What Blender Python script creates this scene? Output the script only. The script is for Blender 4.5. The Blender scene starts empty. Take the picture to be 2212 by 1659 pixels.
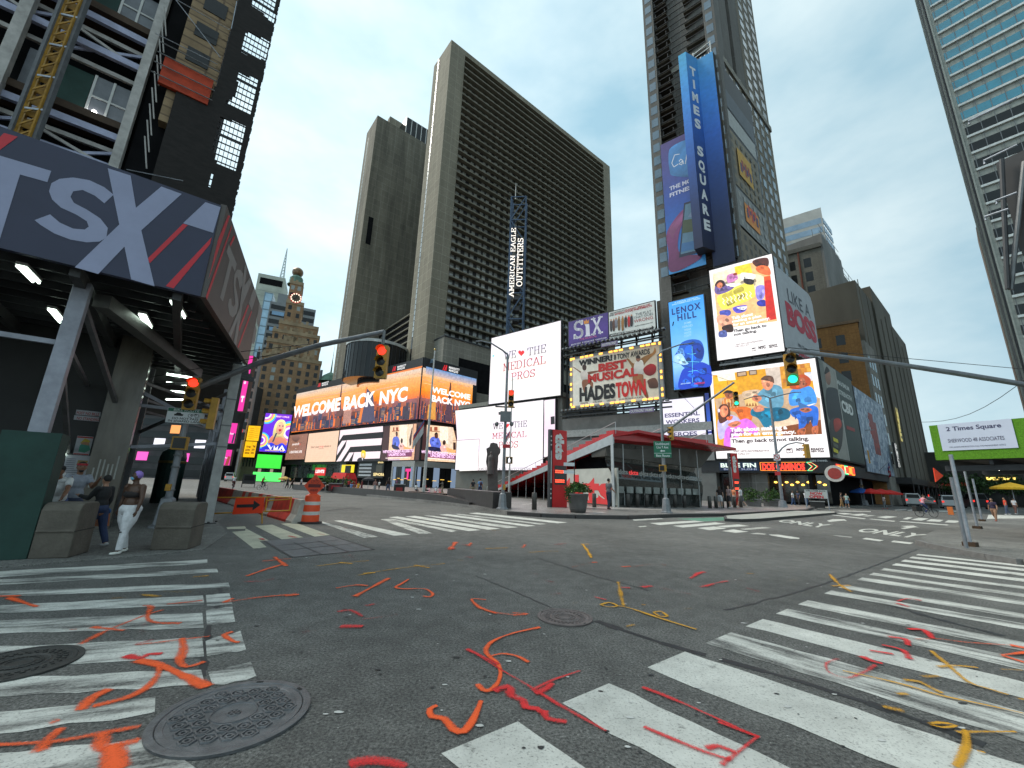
import bpy,bmesh,math,random
from mathutils import Vector,Matrix
random.seed(11)
sc = bpy.context.scene
COL = sc.collection
R = math.radians
# ---------------------------------------------------------------- camera, sky, sun, exposure
CAMH = 1.6
PITCH,ROLL = R(13.8),R(-1.85)
FOC = 1640/4096
_cp,_sp,_cr,_sr = math.cos(PITCH),math.sin(PITCH),math.cos(ROLL),math.sin(ROLL)
RM = Matrix(((1,0,0),(0,_sp,_cp),(0,-_cp,_sp)))@Matrix(((_cr,-_sr,0),(_sr,_cr,0),(0,0,1)))
cam = bpy.data.cameras.new('camera')
cam.sensor_width = 36
cam.lens = FOC*36
cam.clip_start,cam.clip_end = 0.05,3000
camo = bpy.data.objects.new('camera',cam)
COL.objects.link(camo)
_r,_d,_f = RM.col[0],RM.col[1],RM.col[2]
camo.matrix_world = Matrix(((_r.x,-_d.x,-_f.x,0),(_r.y,-_d.y,-_f.y,0),(_r.z,-_d.z,-_f.z,CAMH),(0,0,0,1)))
sc.camera = camo
world = bpy.data.worlds.new('World')
sc.world = world
world.use_nodes = True
wt = world.node_tree
wn = wt.nodes
wn.clear()
_out = wn.new('ShaderNodeOutputWorld')
_bg = wn.new('ShaderNodeBackground')
_sky = wn.new('ShaderNodeTexSky')
_sky.sky_type = 'NISHITA'
_sky.sun_disc = False
_sky.sun_elevation = R(52)
_sky.sun_rotation = R(-70)
_sky.air_density = 1.0
_tc = wn.new('ShaderNodeTexCoord')
_map = wn.new('ShaderNodeMapping')
_map.inputs['Scale'].default_value = (1.0,1.0,2.2)
_ns = wn.new('ShaderNodeTexNoise')
_ns.inputs['Scale'].default_value = 1.7
_ns.inputs['Detail'].default_value = 6
_ns.inputs['Roughness'].default_value = 0.55
_rp = wn.new('ShaderNodeValToRGB')  # cloud deck: pale grey-white sheets with bluer thin places
_rp.color_ramp.elements[0].position = 0.33
_rp.color_ramp.elements[0].color = (2.2,3.6,4.3,1)
_rp.color_ramp.elements[1].position = 0.64
_rp.color_ramp.elements[1].color = (4.8,5.75,5.9,1)
_sep = wn.new('ShaderNodeSeparateXYZ')
_side = wn.new('ShaderNodeMapRange')  # the deck is thinner to the west
_side.inputs[1].default_value = -0.25
_side.inputs[2].default_value = 0.75
_side.inputs[3].default_value = 1.10
_side.inputs[4].default_value = 0.80
_mul = wn.new('ShaderNodeVectorMath')
_mul.operation = 'SCALE'
_mix = wn.new('ShaderNodeMixRGB')
_mix.inputs[0].default_value = 0.90
wt.links.new(_tc.outputs['Generated'],_map.inputs[0])
wt.links.new(_map.outputs[0],_ns.inputs['Vector'])
wt.links.new(_ns.outputs[0],_rp.inputs[0])
wt.links.new(_tc.outputs['Generated'],_sep.inputs[0])
wt.links.new(_sep.outputs[0],_side.inputs[0])
wt.links.new(_rp.outputs[0],_mul.inputs[0])
wt.links.new(_side.outputs[0],_mul.inputs['Scale'])
wt.links.new(_sky.outputs[0],_mix.inputs[1])
wt.links.new(_mul.outputs[0],_mix.inputs[2])
wt.links.new(_mix.outputs[0],_bg.inputs[0])
_bg.inputs[1].default_value = 0.10
wt.links.new(_bg.outputs[0],_out.inputs[0])
_sl = bpy.data.lights.new('sun','SUN')
_sl.energy = 1.5
_sl.angle = R(25)
_sl.color = (1,0.92,0.80)
sun = bpy.data.objects.new('sun',_sl)
COL.objects.link(sun)
sun.rotation_euler = (R(38),0,R(-70+180+140))
sc.view_settings.view_transform = 'Standard'
sc.view_settings.look = 'None'
sc.view_settings.exposure = 1.0
sc.view_settings.gamma = 1
sc.cycles.max_bounces = 6
sc.cycles.transparent_max_bounces = 24
sc.cycles.use_adaptive_sampling = True
sc.cycles.adaptive_threshold = 0.02
sc.cycles.caustics_reflective = False
sc.cycles.caustics_refractive = False
sc.cycles.use_denoising = True
# ---------------------------------------------------------------- survey: bearings measured on a 2212x1659 copy of the photograph
EYE = Vector((0,0,CAMH))
FP = FOC*2212
Z = Vector((0,0,1))
def ray(x,y):
 return RM@Vector(((x-1106)/FP,(y-829.5)/FP,1))
def G(x,y,z=0.0):  # the point of the level z seen on that bearing
 d = ray(x,y)
 return EYE+d*((z-CAMH)/d.z)
def AT(x,y,Y):  # the point at distance Y ahead
 d = ray(x,y)
 return EYE+d*(Y/d.y)
class Face:  # an upright wall plane: u runs to the right, z up, d out of the wall
 def __init__(s,p,az):
  a = R(az)
  s.az = az
  s.p = Vector((p[0],p[1],0))
  s.r = Vector((math.sin(a),math.cos(a),0))
  s.n = Vector((math.cos(a),-math.sin(a),0))
 def pt(s,u,z=0.0,d=0.0):
  return s.p+s.r*u+Z*z+s.n*d
 def uz(s,x,y,d=0.0):
  v = ray(x,y)
  t = ((s.p+s.n*d-EYE).dot(s.n))/v.dot(s.n)
  q = EYE+v*t
  return(q-s.p).dot(s.r),q.z
 def at(s,x,y,d=0.0):
  u,z = s.uz(x,y)
  return s.pt(u,z,d)
 def off(s,d):
  return Face(s.p+s.n*d,s.az)
 def turn(s,u,az):
  return Face(s.pt(u,0),az)
  # ---------------------------------------------------------------- materials
def lin(c):
 def f(v):
  v/=255
  return v/12.92 if v<=0.04045 else((v+0.055)/1.055)**2.4
 return(f(c[0]),f(c[1]),f(c[2]),1)
MATS = {}
def M(name,col,rough=0.7,metal=0.0,var=0.25,scale=3.0,bump=0.0,spec=0.5,stretch=None,var2=None):
 """a painted / stone / metal surface: colour varied by two octaves of noise, optional bump"""
 if name in MATS:
  return MATS[name]
 m = bpy.data.materials.new(name)
 m.use_nodes = True
 nt = m.node_tree
 b = nt.nodes['Principled BSDF']
 b.inputs['Roughness'].default_value = rough
 b.inputs['Metallic'].default_value = metal
 b.inputs['Specular IOR Level'].default_value = spec
 col = tuple(col[:3])+(1,)
 tc = nt.nodes.new('ShaderNodeTexCoord')
 mp = nt.nodes.new('ShaderNodeMapping')
 if stretch:
  mp.inputs['Scale'].default_value = stretch
 n = nt.nodes.new('ShaderNodeTexNoise')
 n.inputs['Scale'].default_value = scale
 n.inputs['Detail'].default_value = 8
 n.inputs['Roughness'].default_value = 0.65
 rp = nt.nodes.new('ShaderNodeValToRGB')
 rp.color_ramp.elements[0].position = 0.28
 rp.color_ramp.elements[1].position = 0.72
 lo,hi = 1-var,1+var
 rp.color_ramp.elements[0].color = (col[0]*lo,col[1]*lo,col[2]*lo,1)
 c2 = var2 if var2 else(col[0]*hi,col[1]*hi,col[2]*hi)
 rp.color_ramp.elements[1].color = (min(1,c2[0]),min(1,c2[1]),min(1,c2[2]),1)
 nt.links.new(tc.outputs['Object'],mp.inputs[0])
 nt.links.new(mp.outputs[0],n.inputs['Vector'])
 nt.links.new(n.outputs[0],rp.inputs[0])
 nt.links.new(rp.outputs[0],b.inputs['Base Color'])
 if bump:
  bm = nt.nodes.new('ShaderNodeBump')
  bm.inputs['Strength'].default_value = bump
  bm.inputs['Distance'].default_value = 0.02
  n2 = nt.nodes.new('ShaderNodeTexNoise')
  n2.inputs['Scale'].default_value = scale*9
  n2.inputs['Detail'].default_value = 4
  nt.links.new(mp.outputs[0],n2.inputs['Vector'])
  nt.links.new(n2.outputs[0],bm.inputs['Height'])
  nt.links.new(bm.outputs[0],b.inputs['Normal'])
 MATS[name] = m
 return m
def E(name,col,strength=1.0):
 if name in MATS:
  return MATS[name]
 m = bpy.data.materials.new(name)
 m.use_nodes = True
 b = m.node_tree.nodes['Principled BSDF']
 b.inputs['Base Color'].default_value = (0.02,0.02,0.02,1)
 b.inputs['Emission Color'].default_value = tuple(col[:3])+(1,)
 b.inputs['Emission Strength'].default_value = strength
 MATS[name] = m
 return m
def glass_mat(name,col,rough=0.06,spec=0.9,var=0.35,scale=0.35):
 m = M(name,col,rough,0.0,var,scale,spec=spec)
 return m
def attr_mat(name,strength=0.0,rough=0.6,led=False,pic=False):
 """picture content: reads the painted colours of the panel; lit screens emit them, printed panels reflect them"""
 if name in MATS:
  return MATS[name]
 m = bpy.data.materials.new(name)
 m.use_nodes = True
 nt = m.node_tree
 b = nt.nodes['Principled BSDF']
 b.inputs['Roughness'].default_value = rough
 at = nt.nodes.new('ShaderNodeAttribute')
 at.attribute_name = 'Col'
 tc = nt.nodes.new('ShaderNodeTexCoord')
 n = nt.nodes.new('ShaderNodeTexNoise')
 n.inputs['Scale'].default_value = 1.9 if pic else(0.9 if led else 1.4)
 n.inputs['Detail'].default_value = 7
 rp = nt.nodes.new('ShaderNodeMapRange')
 rp.inputs[3].default_value = 0.5 if pic else(0.86 if led else 0.72)
 rp.inputs[4].default_value = 1.5 if pic else(1.12 if led else 1.22)
 mul = nt.nodes.new('ShaderNodeVectorMath')
 mul.operation = 'SCALE'
 nt.links.new(tc.outputs['Object'],n.inputs['Vector'])
 nt.links.new(n.outputs[0],rp.inputs[0])
 nt.links.new(at.outputs['Color'],mul.inputs[0])
 nt.links.new(rp.outputs[0],mul.inputs['Scale'])
 if strength:
  b.inputs['Base Color'].default_value = (0.02,0.02,0.02,1)
  nt.links.new(mul.outputs[0],b.inputs['Emission Color'])
  b.inputs['Emission Strength'].default_value = strength
  b.inputs['Roughness'].default_value = 0.5
 else:
  nt.links.new(mul.outputs[0],b.inputs['Base Color'])
 MATS[name] = m
 return m
 # ---------------------------------------------------------------- mesh builder
ORG = {}
class MB:
 def __init__(s):
  s.v,s.f,s.m,s.c = [],[],[],[]
  s.mats = []
 def mi(s,m):
  if m not in s.mats:
   s.mats.append(m)
  return s.mats.index(m)
 def face(s,pts,m,cols=None):
  b = len(s.v)
  s.v+=[Vector(p)for p in pts]
  s.f.append(list(range(b,b+len(pts))))
  s.m.append(s.mi(m))
  s.c.append(cols)
 def mesh(s,vs,fs,m):
  b = len(s.v)
  s.v+=[Vector(p)for p in vs]
  k = s.mi(m)
  for f in fs:
   s.f.append([b+i for i in f])
   s.m.append(k)
   s.c.append(None)
 def hexa(s,p,m):  # 8 corners: bottom ring then top ring
  s.mesh(p,[(3,2,1,0),(4,5,6,7),(0,1,5,4),(1,2,6,5),(2,3,7,6),(3,0,4,7)],m)
 def fbox(s,F,u0,u1,z0,z1,d0,d1,m):
  s.hexa([F.pt(u0,z0,d1),F.pt(u1,z0,d1),F.pt(u1,z0,d0),F.pt(u0,z0,d0),F.pt(u0,z1,d1),F.pt(u1,z1,d1),F.pt(u1,z1,d0),F.pt(u0,z1,d0)],m)
 def box(s,c,sx,sy,sz,m,az=0.0):  # c = centre of the bottom
  F = Face((c[0],c[1]),90-az)
  s.fbox(F,-sx/2,sx/2,c[2],c[2]+sz,-sy/2,sy/2,m)
 def prism(s,ring,lo,hi,m):  # ring of xy, between two heights
  n = len(ring)
  vs = [Vector((p[0],p[1],lo))for p in ring]+[Vector((p[0],p[1],hi))for p in ring]
  s.mesh(vs,[tuple(range(n))[::-1],tuple(range(n,2*n))]+[(i,(i+1)%n,n+(i+1)%n,n+i)for i in range(n)],m)
 def extr(s,F,poly,d0,d1,m):  # polygon in wall coordinates pulled out from d0 to d1
  n = len(poly)
  vs = [F.pt(u,z,d0)for u,z in poly]+[F.pt(u,z,d1)for u,z in poly]
  s.mesh(vs,[tuple(range(n)),tuple(range(n,2*n))[::-1]]+[(i,n+i,n+(i+1)%n,(i+1)%n)for i in range(n)],m)
 def tube(s,pts,rad,m,n=10,cap=True):
  pts = [Vector(p)for p in pts]
  if not isinstance(rad,(list,tuple)):
   rad = [rad]*len(pts)
  rings = []
  for i,p in enumerate(pts):
   t = (pts[min(i+1,len(pts)-1)]-pts[max(i-1,0)]).normalized()
   a = t.cross(Z)
   if a.length<0.05:
    a = t.cross(Vector((0,1,0)))
   a.normalize()
   b = t.cross(a)
   rings+=[p+(a*math.cos(k*math.tau/n)+b*math.sin(k*math.tau/n))*rad[i]for k in range(n)]
  fs = []
  for i in range(len(pts)-1):
   for k in range(n):
    fs.append((i*n+k,i*n+(k+1)%n,(i+1)*n+(k+1)%n,(i+1)*n+k))
  if cap:
   fs+=[tuple(range(n))[::-1],tuple(range((len(pts)-1)*n,len(pts)*n))]
  s.mesh(rings,fs,m)
 def beam(s,p0,p1,w,h,m):  # rectangular bar
  p0,p1 = Vector(p0),Vector(p1)
  t = (p1-p0).normalized()
  a = t.cross(Z)
  if a.length<0.05:
   a = Vector((1,0,0))
  a.normalize()
  b = a.cross(t).normalized()
  a,b = a*w/2,b*h/2
  s.hexa([p0-a-b,p0+a-b,p0+a+b,p0-a+b,p1-a-b,p1+a-b,p1+a+b,p1-a+b],m)
 def lathe(s,c,prof,m,n=20,a0=0,a1=math.tau):  # prof = [(radius, height)]
  c = Vector(c)
  full = abs(a1-a0-math.tau)<1e-6
  k = n if full else n+1
  vs = []
  for r,h in prof:
   vs+=[c+Vector((r*math.cos(a0+(a1-a0)*i/n),r*math.sin(a0+(a1-a0)*i/n),h))for i in range(k)]
  fs = []
  for j in range(len(prof)-1):
   for i in range(n):
    q = (i+1)%k
    fs.append((j*k+i,j*k+q,(j+1)*k+q,(j+1)*k+i))
  s.mesh(vs,fs,m)
 def ball(s,c,rx,ry,rz,m,n=12):
  c = Vector(c)
  vs = []
  h = n//2
  for j in range(h+1):
   t = math.pi*j/h
   for i in range(n):
    a = math.tau*i/n
    vs.append(c+Vector((rx*math.sin(t)*math.cos(a),ry*math.sin(t)*math.sin(a),rz*math.cos(t))))
  fs = [(j*n+i,(j+1)*n+i,(j+1)*n+(i+1)%n,j*n+(i+1)%n)for j in range(h)for i in range(n)]
  s.mesh(vs,fs,m)
 def build(s,name,parent=None,smooth=False,base=None,bevel=0.0):
  me = bpy.data.meshes.new(name)
  o = bpy.data.objects.new(name,me)
  COL.objects.link(o)
  if parent is not None:
   org = ORG[parent.name]
   o.parent = parent
  else:
   org = Vector(base)if base is not None else(Vector((0,0,0)))
   o.location = org
  ORG[o.name] = org
  me.from_pydata([tuple(p-org)for p in s.v],[],s.f)
  for m in s.mats:
   me.materials.append(m)
  me.polygons.foreach_set('material_index',s.m)
  if any(c is not None for c in s.c):
   at = me.color_attributes.new('Col','FLOAT_COLOR','CORNER')
   buf = []
   for f,c in zip(s.f,s.c):
    if c is None:
     c = (0.5,0.5,0.5,1)
    if not isinstance(c,list):
     c = [c]*len(f)
    for q in c:
     buf+=list(q)
   at.data.foreach_set('color',buf)
  if smooth:
   me.polygons.foreach_set('use_smooth',[True]*len(me.polygons))
  if bevel:
   bm = bmesh.new()
   bm.from_mesh(me)
   bmesh.ops.remove_doubles(bm,verts=bm.verts,dist=0.0005)
   es = [e for e in bm.edges if len(e.link_faces)==2 and e.calc_face_angle(0)>0.5]
   bmesh.ops.bevel(bm,geom=es,offset=bevel,segments=2,affect='EDGES',profile=0.5)
   bm.to_mesh(me)
   bm.free()
  me.update()
  return o
def tag(o,label,cat,group=None):
 o['label'] = label
 o['category'] = cat
 if group:
  o['group'] = group
 return o
def thing(name,label,cat,at,group=None):
 o = bpy.data.objects.new(name,None)
 o.empty_display_size = 0.2
 COL.objects.link(o)
 at = Vector(at)
 o.location = at
 ORG[o.name] = at
 return tag(o,label,cat,group)
def struct(o,kind='structure'):
 o['kind'] = kind
 return o
KIDS = {}
def kids(o):
 return[c for c in bpy.data.objects if c.parent==o]
def copy_tree(o,parent=None):
 c = o.copy()
 COL.objects.link(c)
 if parent is not None:
  c.parent = parent
 ORG[c.name] = ORG[o.name]
 for k in kids(o):
  copy_tree(k,c)
 return c
def many(parent,name,boxes,mat,limit=100):
 """one part per opening / panel; beyond the limit the smallest-looking ones form one part"""
 boxes = list(boxes)
 def size(b):
  F,u0,u1,z0,z1,d0,d1 = b
  c = F.pt((u0+u1)/2,(z0+z1)/2)-EYE
  return(u1-u0)*(z1-z0)/c.length_squared
 boxes.sort(key=size,reverse=True)
 for b in boxes[:limit]:
  k = MB()
  k.fbox(*b,mat if not callable(mat)else mat(b))
  k.build(name,parent)
 if boxes[limit:]:
  k = MB()
  for b in boxes[limit:]:
   k.fbox(*b,mat if not callable(mat)else mat(b))
  k.build(name,parent)['kind'] = 'stuff'
  # ---------------------------------------------------------------- lettering
def text_flat(s,bold=0.0,spacing=1.0):
 cu = bpy.data.curves.new('lettering','FONT')
 cu.body = s
 cu.size = 1
 cu.offset = bold
 cu.space_character = spacing
 cu.resolution_u = 3
 ob = bpy.data.objects.new('lettering',cu)
 me = bpy.data.meshes.new_from_object(ob)
 vs = [v.co.copy()for v in me.vertices]
 fs = [tuple(p.vertices)for p in me.polygons]
 bpy.data.objects.remove(ob)
 bpy.data.curves.remove(cu)
 bpy.data.meshes.remove(me)
 return vs,fs
 # a slab-serif hand: strokes on a 0..1 high cell; each stroke (x0,y0,x1,y1[,thin])
def _arc(cx,cy,rx,ry,a0,a1,n=9):
 return[(cx+rx*math.cos(R(a0+(a1-a0)*i/n)),cy+ry*math.sin(R(a0+(a1-a0)*i/n)))for i in range(n+1)]
SLAB = {'A':(0.8,[[(0.08,0),(0.4,1)],[(0.4,1),(0.72,0)],[(0.2,.35),(0.6,.35)]],[(0.08,0),(0.72,0)]),'C':(0.76,[_arc(.4,.5,.34,.48,45,315,16),[(.66,.72),(.66,.98)]],[]),'D':(0.82,[[(.14,0),(.14,1)],[(.14,1)]+_arc(.36,.5,.38,.5,90,-90,12)+[(.14,0)]],[(.1,0),(.1,1)]),'E':(0.72,[[(.16,0),(.16,1)],[(.04,1),(.64,1),(.64,.76)],[(.16,.52),(.46,.52)],[(.46,.62),(.46,.42)],[(.04,0),(.66,0),(.66,.26)]],[]),'F':(0.7,[[(.16,0),(.16,1)],[(.04,1),(.64,1),(.64,.76)],[(.16,.5),(.48,.5)]],[(.16,0)]),'G':(0.8,[_arc(.4,.5,.34,.48,45,340,16),[(.5,.42),(.78,.42)],[(.68,.42),(.68,0)]],[]),'H':(0.86,[[(.18,0),(.18,1)],[(.68,0),(.68,1)],[(.18,.52),(.68,.52)]],[(.18,0),(.18,1),(.68,0),(.68,1)]),'I':(0.42,[[(.21,0),(.21,1)]],[(.21,0),(.21,1)]),'L':(0.68,[[(.18,0),(.18,1)],[(.04,0),(.62,0),(.62,.28)]],[(.18,1)]),'M':(0.98,[[(.18,0),(.18,1),(.49,.3),(.8,1),(.8,0)]],[(.18,0),(.8,0),(.14,1),(.84,1)]),'N':(0.86,[[(.18,0),(.18,1),(.68,0),(.68,1)]],[(.18,0),(.14,1),(.68,1)]),'O':(0.84,[_arc(.42,.5,.36,.49,0,360,22)],[]),'P':(0.76,[[(.18,0),(.18,1)],[(.1,1)]+_arc(.42,.74,.26,.26,90,-90,10)+[(.18,.48)]],[(.18,0),(.14,1)]),'R':(0.82,[[(.18,0),(.18,1)],[(.1,1)]+_arc(.42,.75,.25,.25,90,-90,10)+[(.18,.5)],[(.42,.5),(.7,0)]],[(.18,0),(.14,1),(.72,0)]),'S':(0.7,[_arc(.35,.74,.25,.24,30,240,10)+_arc(.35,.26,.27,.25,60,-150,10),[(.6,.78),(.6,.98)],[(.08,.22),(.08,.02)]],[]),'T':(0.78,[[(.39,0),(.39,1)],[(.06,.74),(.06,1),(.72,1),(.72,.74)]],[(.39,0)]),'U':(0.84,[[(.18,1),(.18,.3)]+_arc(.42,.3,.24,.29,180,360,10)+[(.66,1)]],[(.18,1),(.66,1)]),'W':(1.06,[[(.1,1),(.3,0),(.53,.85),(.76,0),(.96,1)]],[(.1,1),(.96,1)]),'X':(0.86,[[(.12,1),(.74,0)],[(.74,1),(.12,0)]],[(.12,0),(.74,0),(.12,1),(.74,1)]),'i':(0.42,[[(.21,0),(.21,.8)]],[(.21,0),(.14,.8)]),}
def slab_flat(s,w=0.11,serif=0.17):
 vs,fs = [],[]
 x = 0
 def seg(p,q,w):
  p,q = Vector(p),Vector(q)
  t = (q-p)
  if t.length<1e-6:
   return
  t.normalize()
  nn = Vector((-t.y,t.x))*w/2
  e = t*w*0.3
  b = len(vs)
  for c in(p-nn-e,q-nn+e,q+nn+e,p+nn-e):
   vs.append(Vector((c.x+x,c.y,0)))
  fs.append((b,b+1,b+2,b+3))
 for ch in s:
  if ch not in SLAB:
   x+=0.45
   continue
  adv,strokes,ser = SLAB[ch]
  for st in strokes:
   for a,b in zip(st,st[1:]):
    horiz = abs(a[1]-b[1])<0.03
    seg(a,b,w*(0.6 if horiz else 1))
  for px,py in ser:
   seg((px-serif,py+(0.03 if py<.5 else-.03)),(px+serif,py+(0.03 if py<.5 else-.03)),w*0.55)
  x+=adv+0.06
 return vs,fs
def put_text(mb,F,s,a,b,top,m,bold=0.0,d=0.03,slab=False,spacing=1.0,slant=0.0,col=None,w=0.11,thick=0.0):
 """letter a wall face: baseline from bearing a to bearing b, capitals reaching bearing top"""
 u0,z0 = F.uz(*a)
 u1,_ = F.uz(*b)
 ut,z1 = F.uz(*top)
 lettering(mb,F,s,u0,u1,z0,z1,m,bold,d,slab,spacing,slant,col,w,thick)
def lettering(mb,F,s,u0,u1,z0,z1,m,bold=0.0,d=0.03,slab=False,spacing=1.0,slant=0.0,col=None,w=0.11,thick=0.0,rot=0):
 vs,fs = slab_flat(s,w)if slab else text_flat(s,bold,spacing)
 if not vs:
  return
 x0,x1 = min(v.x for v in vs),max(v.x for v in vs)
 y0,y1 = (0,1)if slab else(0,0.695+bold)
 out = []
 for v in vs:
  p,q = (v.x-x0)/(x1-x0),(v.y-y0)/(y1-y0)
  p+=slant*q
  if rot==90:  # reads upwards: text runs from z0 to z1, capitals towards u0
   out.append((u1+(u0-u1)*q,z0+(z1-z0)*p))
  elif rot==-90:  # reads downwards
   out.append((u0+(u1-u0)*q,z1+(z0-z1)*p))
  else:
   out.append((u0+(u1-u0)*p,z0+(z1-z0)*q))
 for f in fs:
  pts = [F.pt(*out[i],d)for i in f]
  nrm = (pts[1]-pts[0]).cross(pts[2]-pts[0])
  mb.face(pts,m,col if col is None else lin(col))
class Art:
 """flat picture content of one panel: coloured shapes laid one on another"""
 def __init__(s,F,d=0.0,m=None):
  s.F,s.d,s.m,s.mb = F,d,m,MB()
 def P(s,pts,col,step=0.004):
  s.d+=step
  q = [s.F.at(x,y,s.d)for x,y in pts]
  s.mb.face(q,s.m,[lin(c)for c in col]if isinstance(col,list)else lin(col))
 def blob(s,pts,col,n=5):  # closed smooth outline through pts
  k = len(pts)
  out = []
  for i in range(k):
   p0,p1,p2,p3 = pts[i-1],pts[i],pts[(i+1)%k],pts[(i+2)%k]
   for j in range(n):
    t = j/n
    out.append(tuple(0.5*(2*p1[a]+(p2[a]-p0[a])*t+(2*p0[a]-5*p1[a]+4*p2[a]-p3[a])*t*t+(3*p1[a]-p0[a]-3*p2[a]+p3[a])*t**3)for a in(0,1)))
  ys = [p[1]for p in out]
  lo,hi = min(ys),max(ys)
  xs = [p[0]for p in out]
  xl,xh = min(xs),max(xs)
  if getattr(s,'folds',False)and(xh-xl)*(hi-lo)>120:
   s.P(out,col)
   q = s.mb.c[-1]
   rnd = random.Random(int(xl*7+lo))
   for j in range(5):
    p = out[rnd.randrange(len(out))]
    f,g = rnd.uniform(.25,.6),rnd.uniform(.16,.34)
    cx,cy = (xl+xh)/2*(1-f)+p[0]*f,(lo+hi)/2*(1-f)+p[1]*f
    sh = rnd.choice((.62,.74,.82,1.14,1.26))
    s.P([(cx+(a-(xl+xh)/2)*g,cy+(b-(lo+hi)/2)*g*rnd.uniform(.8,1.3))for a,b in out[::2]],tuple(min(255,v*sh)for v in col),.0006)
   return
  s.P(out,[tuple(min(255,c*(1.12-.34*((p[1]-lo)/(hi-lo+.01))+.10*math.sin(9*(p[0]-xl)/(xh-xl+.01))))for c in col)for p in out])
 def oval(s,x,y,rx,ry,col,n=18):
  s.P([(x+rx*math.cos(math.tau*i/n),y+ry*math.sin(math.tau*i/n))for i in range(n)],col)
 def line(s,pts,w,col):
  for(x0,y0),(x1,y1)in zip(pts,pts[1:]):
   L = math.hypot(x1-x0,y1-y0)or 1
   nx,ny = -(y1-y0)/L*w/2,(x1-x0)/L*w/2
   s.P([(x0-nx,y0-ny),(x1-nx,y1-ny),(x1+nx,y1+ny),(x0+nx,y0+ny)],col,0.0008)
 def text(s,t,a,b,top,col,bold=0.0,slab=False,slant=0.0,w=0.11,spacing=1.0):
  s.d+=0.004
  put_text(s.mb,s.F,t,a,b,top,s.m,bold,s.d,slab,spacing,slant,col,w)
 def lerp(s,q,u,v):  # bearing inside the quad TL,TR,BR,BL
  a = [q[0][i]+(q[1][i]-q[0][i])*u for i in(0,1)]
  b = [q[3][i]+(q[2][i]-q[3][i])*u for i in(0,1)]
  return(a[0]+(b[0]-a[0])*v,a[1]+(b[1]-a[1])*v)
  # ================================================================ ground, roads, markings
def node_mat(name):
 m = bpy.data.materials.new(name)
 m.use_nodes = True
 MATS[name] = m
 nt = m.node_tree
 return m,nt,nt.nodes['Principled BSDF']
def noise(nt,scale,detail=6,rough=0.6,vec=None):
 n = nt.nodes.new('ShaderNodeTexNoise')
 n.inputs['Scale'].default_value = scale
 n.inputs['Detail'].default_value = detail
 n.inputs['Roughness'].default_value = rough
 if vec is not None:
  nt.links.new(vec,n.inputs['Vector'])
 return n.outputs[0]
def ramp(nt,src,a,b,ca,cb):
 r = nt.nodes.new('ShaderNodeValToRGB')
 r.color_ramp.elements[0].position,r.color_ramp.elements[1].position = a,b
 r.color_ramp.elements[0].color,r.color_ramp.elements[1].color = ca,cb
 nt.links.new(src,r.inputs[0])
 return r.outputs[0]
def mixc(nt,fac,a,b,mode='MIX'):
 n = nt.nodes.new('ShaderNodeMixRGB')
 n.blend_type = mode
 for s,i in((fac,0),(a,1),(b,2)):
  if isinstance(s,(float,int)):
   n.inputs[i].default_value = s
  elif isinstance(s,tuple):
   n.inputs[i].default_value = s
  else:
   nt.links.new(s,n.inputs[i])
 return n.outputs[0]
def asphalt_colour(nt,vec,base=(0.095,0.094,0.090)):
 g = lambda k:(base[0]*k,base[1]*k,base[2]*k,1)
 big = ramp(nt,noise(nt,0.22,6,0.65,vec),0.3,0.7,g(0.66),g(1.45))
 fine = ramp(nt,noise(nt,42,4,0.8,vec),0.36,0.66,(0.22,0.22,0.22,1),(1.95,1.95,1.9,1))
 c = mixc(nt,1.0,big,fine,'MULTIPLY')
 mid = ramp(nt,noise(nt,3.5,6,0.7,vec),0.35,0.65,(0.82,0.82,0.82,1),(1.18,1.18,1.18,1))
 c = mixc(nt,1.0,c,mid,'MULTIPLY')
 vo = nt.nodes.new('ShaderNodeTexVoronoi')  # pale stones in the mix
 vo.inputs['Scale'].default_value = 26
 nt.links.new(vec,vo.inputs['Vector'])
 st = ramp(nt,vo.outputs['Distance'],0.0,0.2,(0.34,0.34,0.32,1),(0,0,0,1))
 pick = ramp(nt,noise(nt,21,2,0.5,vec),0.55,0.62,(0,0,0,1),(1,1,1,1))
 st = mixc(nt,1.0,st,pick,'MULTIPLY')
 c = mixc(nt,1.0,c,st,'ADD')
 return c
def ground_mat(name,base,rough=0.82,bump=0.5):
 m,nt,b = node_mat(name)
 tc = nt.nodes.new('ShaderNodeTexCoord')
 vec = tc.outputs['Object']
 nt.links.new(asphalt_colour(nt,vec,base),b.inputs['Base Color'])
 b.inputs['Roughness'].default_value = rough
 bp = nt.nodes.new('ShaderNodeBump')
 bp.inputs['Strength'].default_value = bump
 bp.inputs['Distance'].default_value = 0.012
 nt.links.new(noise(nt,85,3,0.7,vec),bp.inputs['Height'])
 nt.links.new(bp.outputs[0],b.inputs['Normal'])
 return m
asphalt = ground_mat('asphalt',(0.095,0.094,0.090),0.8,0.9)
concrete_walk = ground_mat('concrete_walk',(0.13,0.128,0.122),0.85,0.3)
plaza_mat = ground_mat('plaza_stone',(0.17,0.162,0.158),0.42,0.12)
kerb_mat = M('kerb_granite',(0.16,0.155,0.15),0.7,0,0.3,6,0.3)
kerb_dark = M('kerb_dark',(0.05,0.045,0.045),0.6,0,0.3,6,0.3)
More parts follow.
